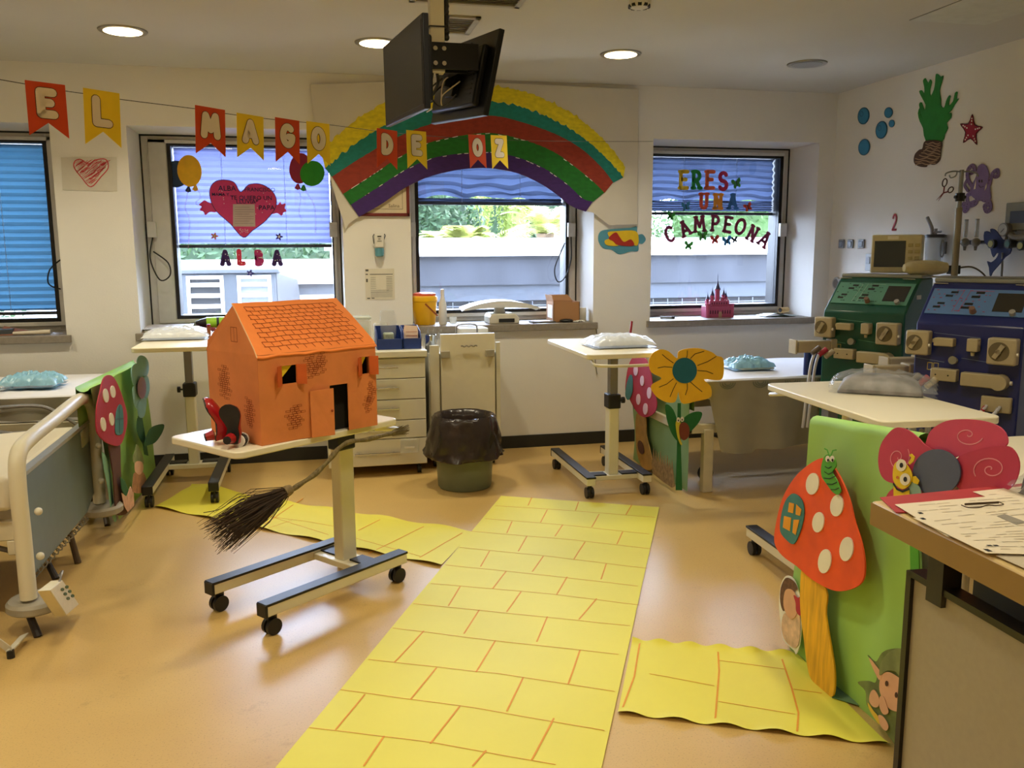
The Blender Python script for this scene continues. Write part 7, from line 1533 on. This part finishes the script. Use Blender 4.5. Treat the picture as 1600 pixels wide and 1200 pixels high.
for k, (pts, w0) in enumerate((([(1519,292),(1512,280),(1512,266),(1519,259),(1523,266),(1517,270)], .014), ([(1546,288),(1550,272),(1558,266),(1559,274),(1554,276)], .013), ([(1518,302),(1511,306),(1513,318),(1524,315)], .014), ([(1512,298),(1507,290),(1510,282)], .010), ([(1526,310),(1524,318),(1512,322),(1505,318),(1507,330),(1512,325)], .013), ([(1536,312),(1546,316),(1547,326),(1541,330),(1538,322),(1543,320)], .014), ([(1545,300),(1546,310),(1539,306)], .010))):
    P = smooth_loop([PX(*p, XW-.0045-.0003*k) for p in pts], 4, False); m = MB(); m.stroke(P, w0, LX, .003, seg=8); t = part(r, 'tentacle', m, pur, smooth=0)
    if k in (2, 4, 5, 0, 1):
        m = MB(); 
        for p in P[::2]: m.prism([p+Vector((-.001, .0035*math.cos(a)+.007, .0035*math.sin(a)-.004)) for a in [1.047*j for j in range(6)]], (.0008, 0, 0))
        part(t, 'suckers', m, purd, smooth=0)
m = MB(); m.stroke([PX(*p, XW-.0075) for p in ((1529,289),(1532,293),(1537,291))], .0015, LX, .0006, seg=4)
for x_ in (1530, 1534): m.prism([PX(*p, XW-.0075) for p in ell(x_, 283, 1.1, 2.4, 8)], (.0008, 0, 0))
part(r, 'face_drawing', m, black, smooth=0)
for pts in ([(1523,288),(1525,280),(1524,295),(1521,296)], [(1540,290),(1542,286),(1541,294),(1538,298)]): wall_blob(r, 'white_gap', pts, .0078, c_w, sm=False)
m = MB(); ey = ZA; ex_ = -YA; glyph(m, '2', PX(1394, 359, XW-.002), ex_, ey, .105, .0075, LX, .002, wf=.62); solo('wall_number', m, M('number_red', '9c2434', .7), 'red painted number two on the wall above the beige monitor', 'number', smooth=0)
for k, x_ in enumerate((1316, 1330, 1347)):
    c = PX(x_, 381, XR); r = thing('wall_switch', c, ('grey wall switch nearest the window corner', 'middle grey wall switch of three', 'grey wall switch nearest the beige monitor')[k], 'switch', 'grey wall switches')
    part(r, 'switch_plate', MB().box((XR-.012, c.y-.036, c.z-.033), (XR-.0005, c.y+.036, c.z+.033)), M('switch_grey', '6f7276', .45), bev=.004)
    part(r, 'rocker', MB().box((XR-.017, c.y-.022, c.z-.022), (XR-.011, c.y+.022, c.z+.018)), M('rocker_dark', '3f4144', .4), bev=.003)
c = PX(1362, 408, XR); r = thing('wall_socket_box', c, 'pale socket box on the wall left of the beige monitor', 'socket')
part(r, 'box', MB().box((XR-.03, c.y-.035, c.z-.07), (XR-.0005, c.y+.035, c.z+.055)), M('socket_pale', '9aa0a4', .5), bev=.004); part(r, 'socket_face', MB().box((XR-.034, c.y-.022, c.z-.02), (XR-.03, c.y+.022, c.z+.03)), M('switch_grey'), bev=.002)
c = PX(1308, 443, XR); r = thing('round_wall_sensor', c, 'round white ring fitting on the wall near the corner', 'sensor')
part(r, 'ring', MB().tube([(XR-.012, c.y, c.z), (XR-.0005, c.y, c.z)], [.05, .055], 24), M('ring_white', 'b9bcc2', .5)); part(r, 'grille', MB().tube([(XR-.0135, c.y, c.z), (XR-.0125, c.y, c.z)], [.036, .036], 24), M('sensor_grey', '83868c', .6))
# suction canister
c = PX(1460, 392, XR-.07); r = thing('suction_canister', c, 'clear suction canister with dark lid on the wall above the green machine', 'canister')
cz_ = c.z
part(r, 'canister', MB().lathe((c.x, c.y, cz_), [(.048,-.10),(.052,-.095),(.062,.085)], 24), M('canister_clear', 'b4bcc4', .15, var=0, alpha=.55))
part(r, 'lid', MB().lathe((c.x, c.y, cz_), [(.066,.085),(.066,.102),(.05,.108)], 24), M('lid_slate', '2c2f3c', .4))
part(r, 'wall_bracket', MB().box((c.x+.055, c.y-.03, cz_-.02), (XR-.001, c.y+.03, cz_+.06)), M('switch_grey'), bev=.003)
part(r, 'elbow_pipe', MB().tube(smooth_loop([(c.x, c.y+.03, cz_+.10), (c.x, c.y+.04, cz_+.15), (c.x, c.y+.09, cz_+.22)], 4, False), .012, 10).tube([(c.x, c.y, cz_+.10), (c.x, c.y, cz_+.145)], [.008, .010], 8).tube([(c.x, c.y+.03, cz_+.12), (c.x, c.y-.05, cz_+.125)], .007, 8), M('pipe_grey', '8e9198', .4))
part(r, 'coiled_tube', MB().tube([(c.x-.01, c.y-.085+.018*math.cos(a), cz_+.015+.055*math.sin(a)) for a in [k*.5 for k in range(30)]], .005, 6), M('tube_grey', '7c8084', .5))
# medical gas rail: flowmeters, gauges, blue fish
rail = thing('medical_gas_rail', PX(1540, 378, XR), 'dark medical gas rail running along the right wall', 'rail')
ya, yb2 = PX(1492, 379, XR-.05), PX(1700, 392, XR-.05); zr_ = ya.z
part(rail, 'rail_bar', MB().tube([(XR-.05, ya.y, zr_), (XR-.05, ya.y-1.2, zr_)], .011, 10), M('rail_dark', '35353a', .4, metal=.5))
for k in range(4): part(rail, 'rail_bracket', MB().box((XR-.05, ya.y-.1-.3*k-.015, zr_-.015), (XR-.001, ya.y-.1-.3*k+.015, zr_+.015)), M('switch_grey'), bev=.003)
for k, x_ in enumerate((1508, 1525)):
    c = PX(x_, 376, XR-.085); r = thing('flowmeter', (c.x, c.y, zr_), ('flowmeter tube on the gas rail closest to the drip pole', 'flowmeter tube on the gas rail beside the blue fish')[k], 'flowmeter', 'flowmeters on the gas rail')
    part(r, 'flow_tube', MB().tube([(c.x, c.y, zr_+.03), (c.x, c.y, zr_+.135)], [.013, .011], 12), M('canister_clear')); part(r, 'tube_cap', MB().tube([(c.x, c.y, zr_+.133), (c.x, c.y, zr_+.142)], [.012,.012], 12), M('switch_grey'))
    part(r, 'valve_body', MB().ball((c.x, c.y, zr_), .027, 12, 8).tube([(c.x, c.y, zr_-.05), (c.x, c.y, zr_-.02)], [.007,.012], 8).tube([(c.x, c.y, zr_), (XR-.045, c.y, zr_)], .012, 8), M('valve_grey', '7d7a72', .4))
for k, (x_, y_, lb) in enumerate(((1567, 359, 'pressure gauge on the wall above the blue fish'),)):
    c = PX(x_, y_, XR-.09); r = thing('pressure_gauge', c, lb, 'gauge')
    part(r, 'gauge_case', MB().tube([(c.x-.0, c.y, c.z), (c.x+.04, c.y, c.z)], [.040, .040], 24).tube([(c.x+.03, c.y, c.z-.03), (c.x+.03, c.y, zr_)], .008, 8).box((c.x+.03, c.y-.01, c.z-.01), (XR-.001, c.y+.01, c.z+.01)), M('gauge_case', '6a665c', .4)); part(r, 'gauge_face', MB().tube([(c.x-.003, c.y, c.z), (c.x-.001, c.y, c.z)], [.033, .033], 24), M('gauge_face', 'a8a698', .4)); m = MB(); m.stroke([(c.x-.0045, c.y-.012, c.z+.006), (c.x-.0045, c.y+.01, c.z-.014)], .002, LX, .0006, seg=5); part(r, 'needle', m, black, smooth=0)
for k, (x_, y_, lb) in enumerate(((1548, 381, 'round yellow dial valve on the blue fish'), (1594, 384, 'round yellow dial valve at the right end of the gas rail'), (1574, 381, 'dark green valve knob between the yellow dials'))):
    c = PX(x_, y_, XR-.12); r = thing('dial_valve', c, lb, 'valve'); part(r, 'valve_knob', MB().tube([(c.x, c.y, c.z), (XR-.06, c.y, c.z)], [.028, .022], 14), M('valve_dark', '2d3230', .4))
    part(r, 'dial_face', MB().tube([(c.x-.003, c.y, c.z), (c.x-.001, c.y, c.z)], [.019, .019], 20), M('dial_yellow', 'a8a450', .4) if k < 2 else M('dial_green', '2c5a4a', .4))
r = thing('fish_decoration', PX(1555, 390, XR-.1), 'navy blue foam fish hanging over the gas rail', 'wall decoration')
nav = M('fish_navy', '16255c', .75, var=.1)
decal('fish', [(1538,362),(1545,362),(1548,366),(1547,358),(1553,358),(1559,364),(1566,374),(1576,380),(1580,386),(1578,396),(1570,402),(1562,412),(1555,420),(1550,426),(1548,431),(1546,430),(1545,418),(1542,408),(1548,410),(1556,404),(1560,396),(1556,396),(1552,402),(1549,396),(1547,388),(1541,382),(1537,374)], fX(XR-.095), LX, nav, root=r, th=.006, sub=2)
solo('oxygen_tube', MB().tube(smooth_loop([PX(1566, 395, XR-.1), PX(1566, 415, XR-.08), PX(1564, 445, XR-.06), PX(1562, 500, XR-.05)], 5, False), .006, 8), M('tube_grey', '7c8084', .5), 'clear grey tube hanging straight down from the blue fish', 'tube')
solo('hose_bundle', MB().tube(smooth_loop([PX(1576, 362, XR-.06), PX(1590, 372, XR-.06), PX(1640, 362, XR-.05)], 4, False), .02, 10), M('valve_grey'), 'thick grey hose running along the wall above the yellow dial', 'hose')
c = PX(1605, 335, XR); r = thing('wall_control_box', c, 'greenish metal control box at the edge of the right wall', 'control box'); part(r, 'box', MB().box((XR-.06, c.y-.12, c.z-.09), (XR-.001, c.y+.10, c.z+.07)), M('box_olive', '7c7c68', .5), bev=.005); part(r, 'box_slot', MB().box((XR-.063, c.y-.05, c.z-.05), (XR-.06, c.y+.06, c.z+.02)), blk, smooth=0)
for xq, tq in ((1500, .0), (1560, .0)): pass
r = thing('clear_cover', (3.7, 3.4, 0), 'clear plastic cover sheet lying behind the top of the blue machine', 'cover')
part(r, 'cover', MB().slab(lambda u, v: Qb(-.1+1.6*u, 1.352+.008*nz(u*4, v*4, 2), -.23-.25*v), 10, 6, (0, 0, -.003)), M('cover_grey', '8b887c', .4, alpha=.85, var=.1), bev=0)
r.location = Qb(.5, 1.35, -.3); r.children[0].matrix_parent_inverse = frame(r).inverted()
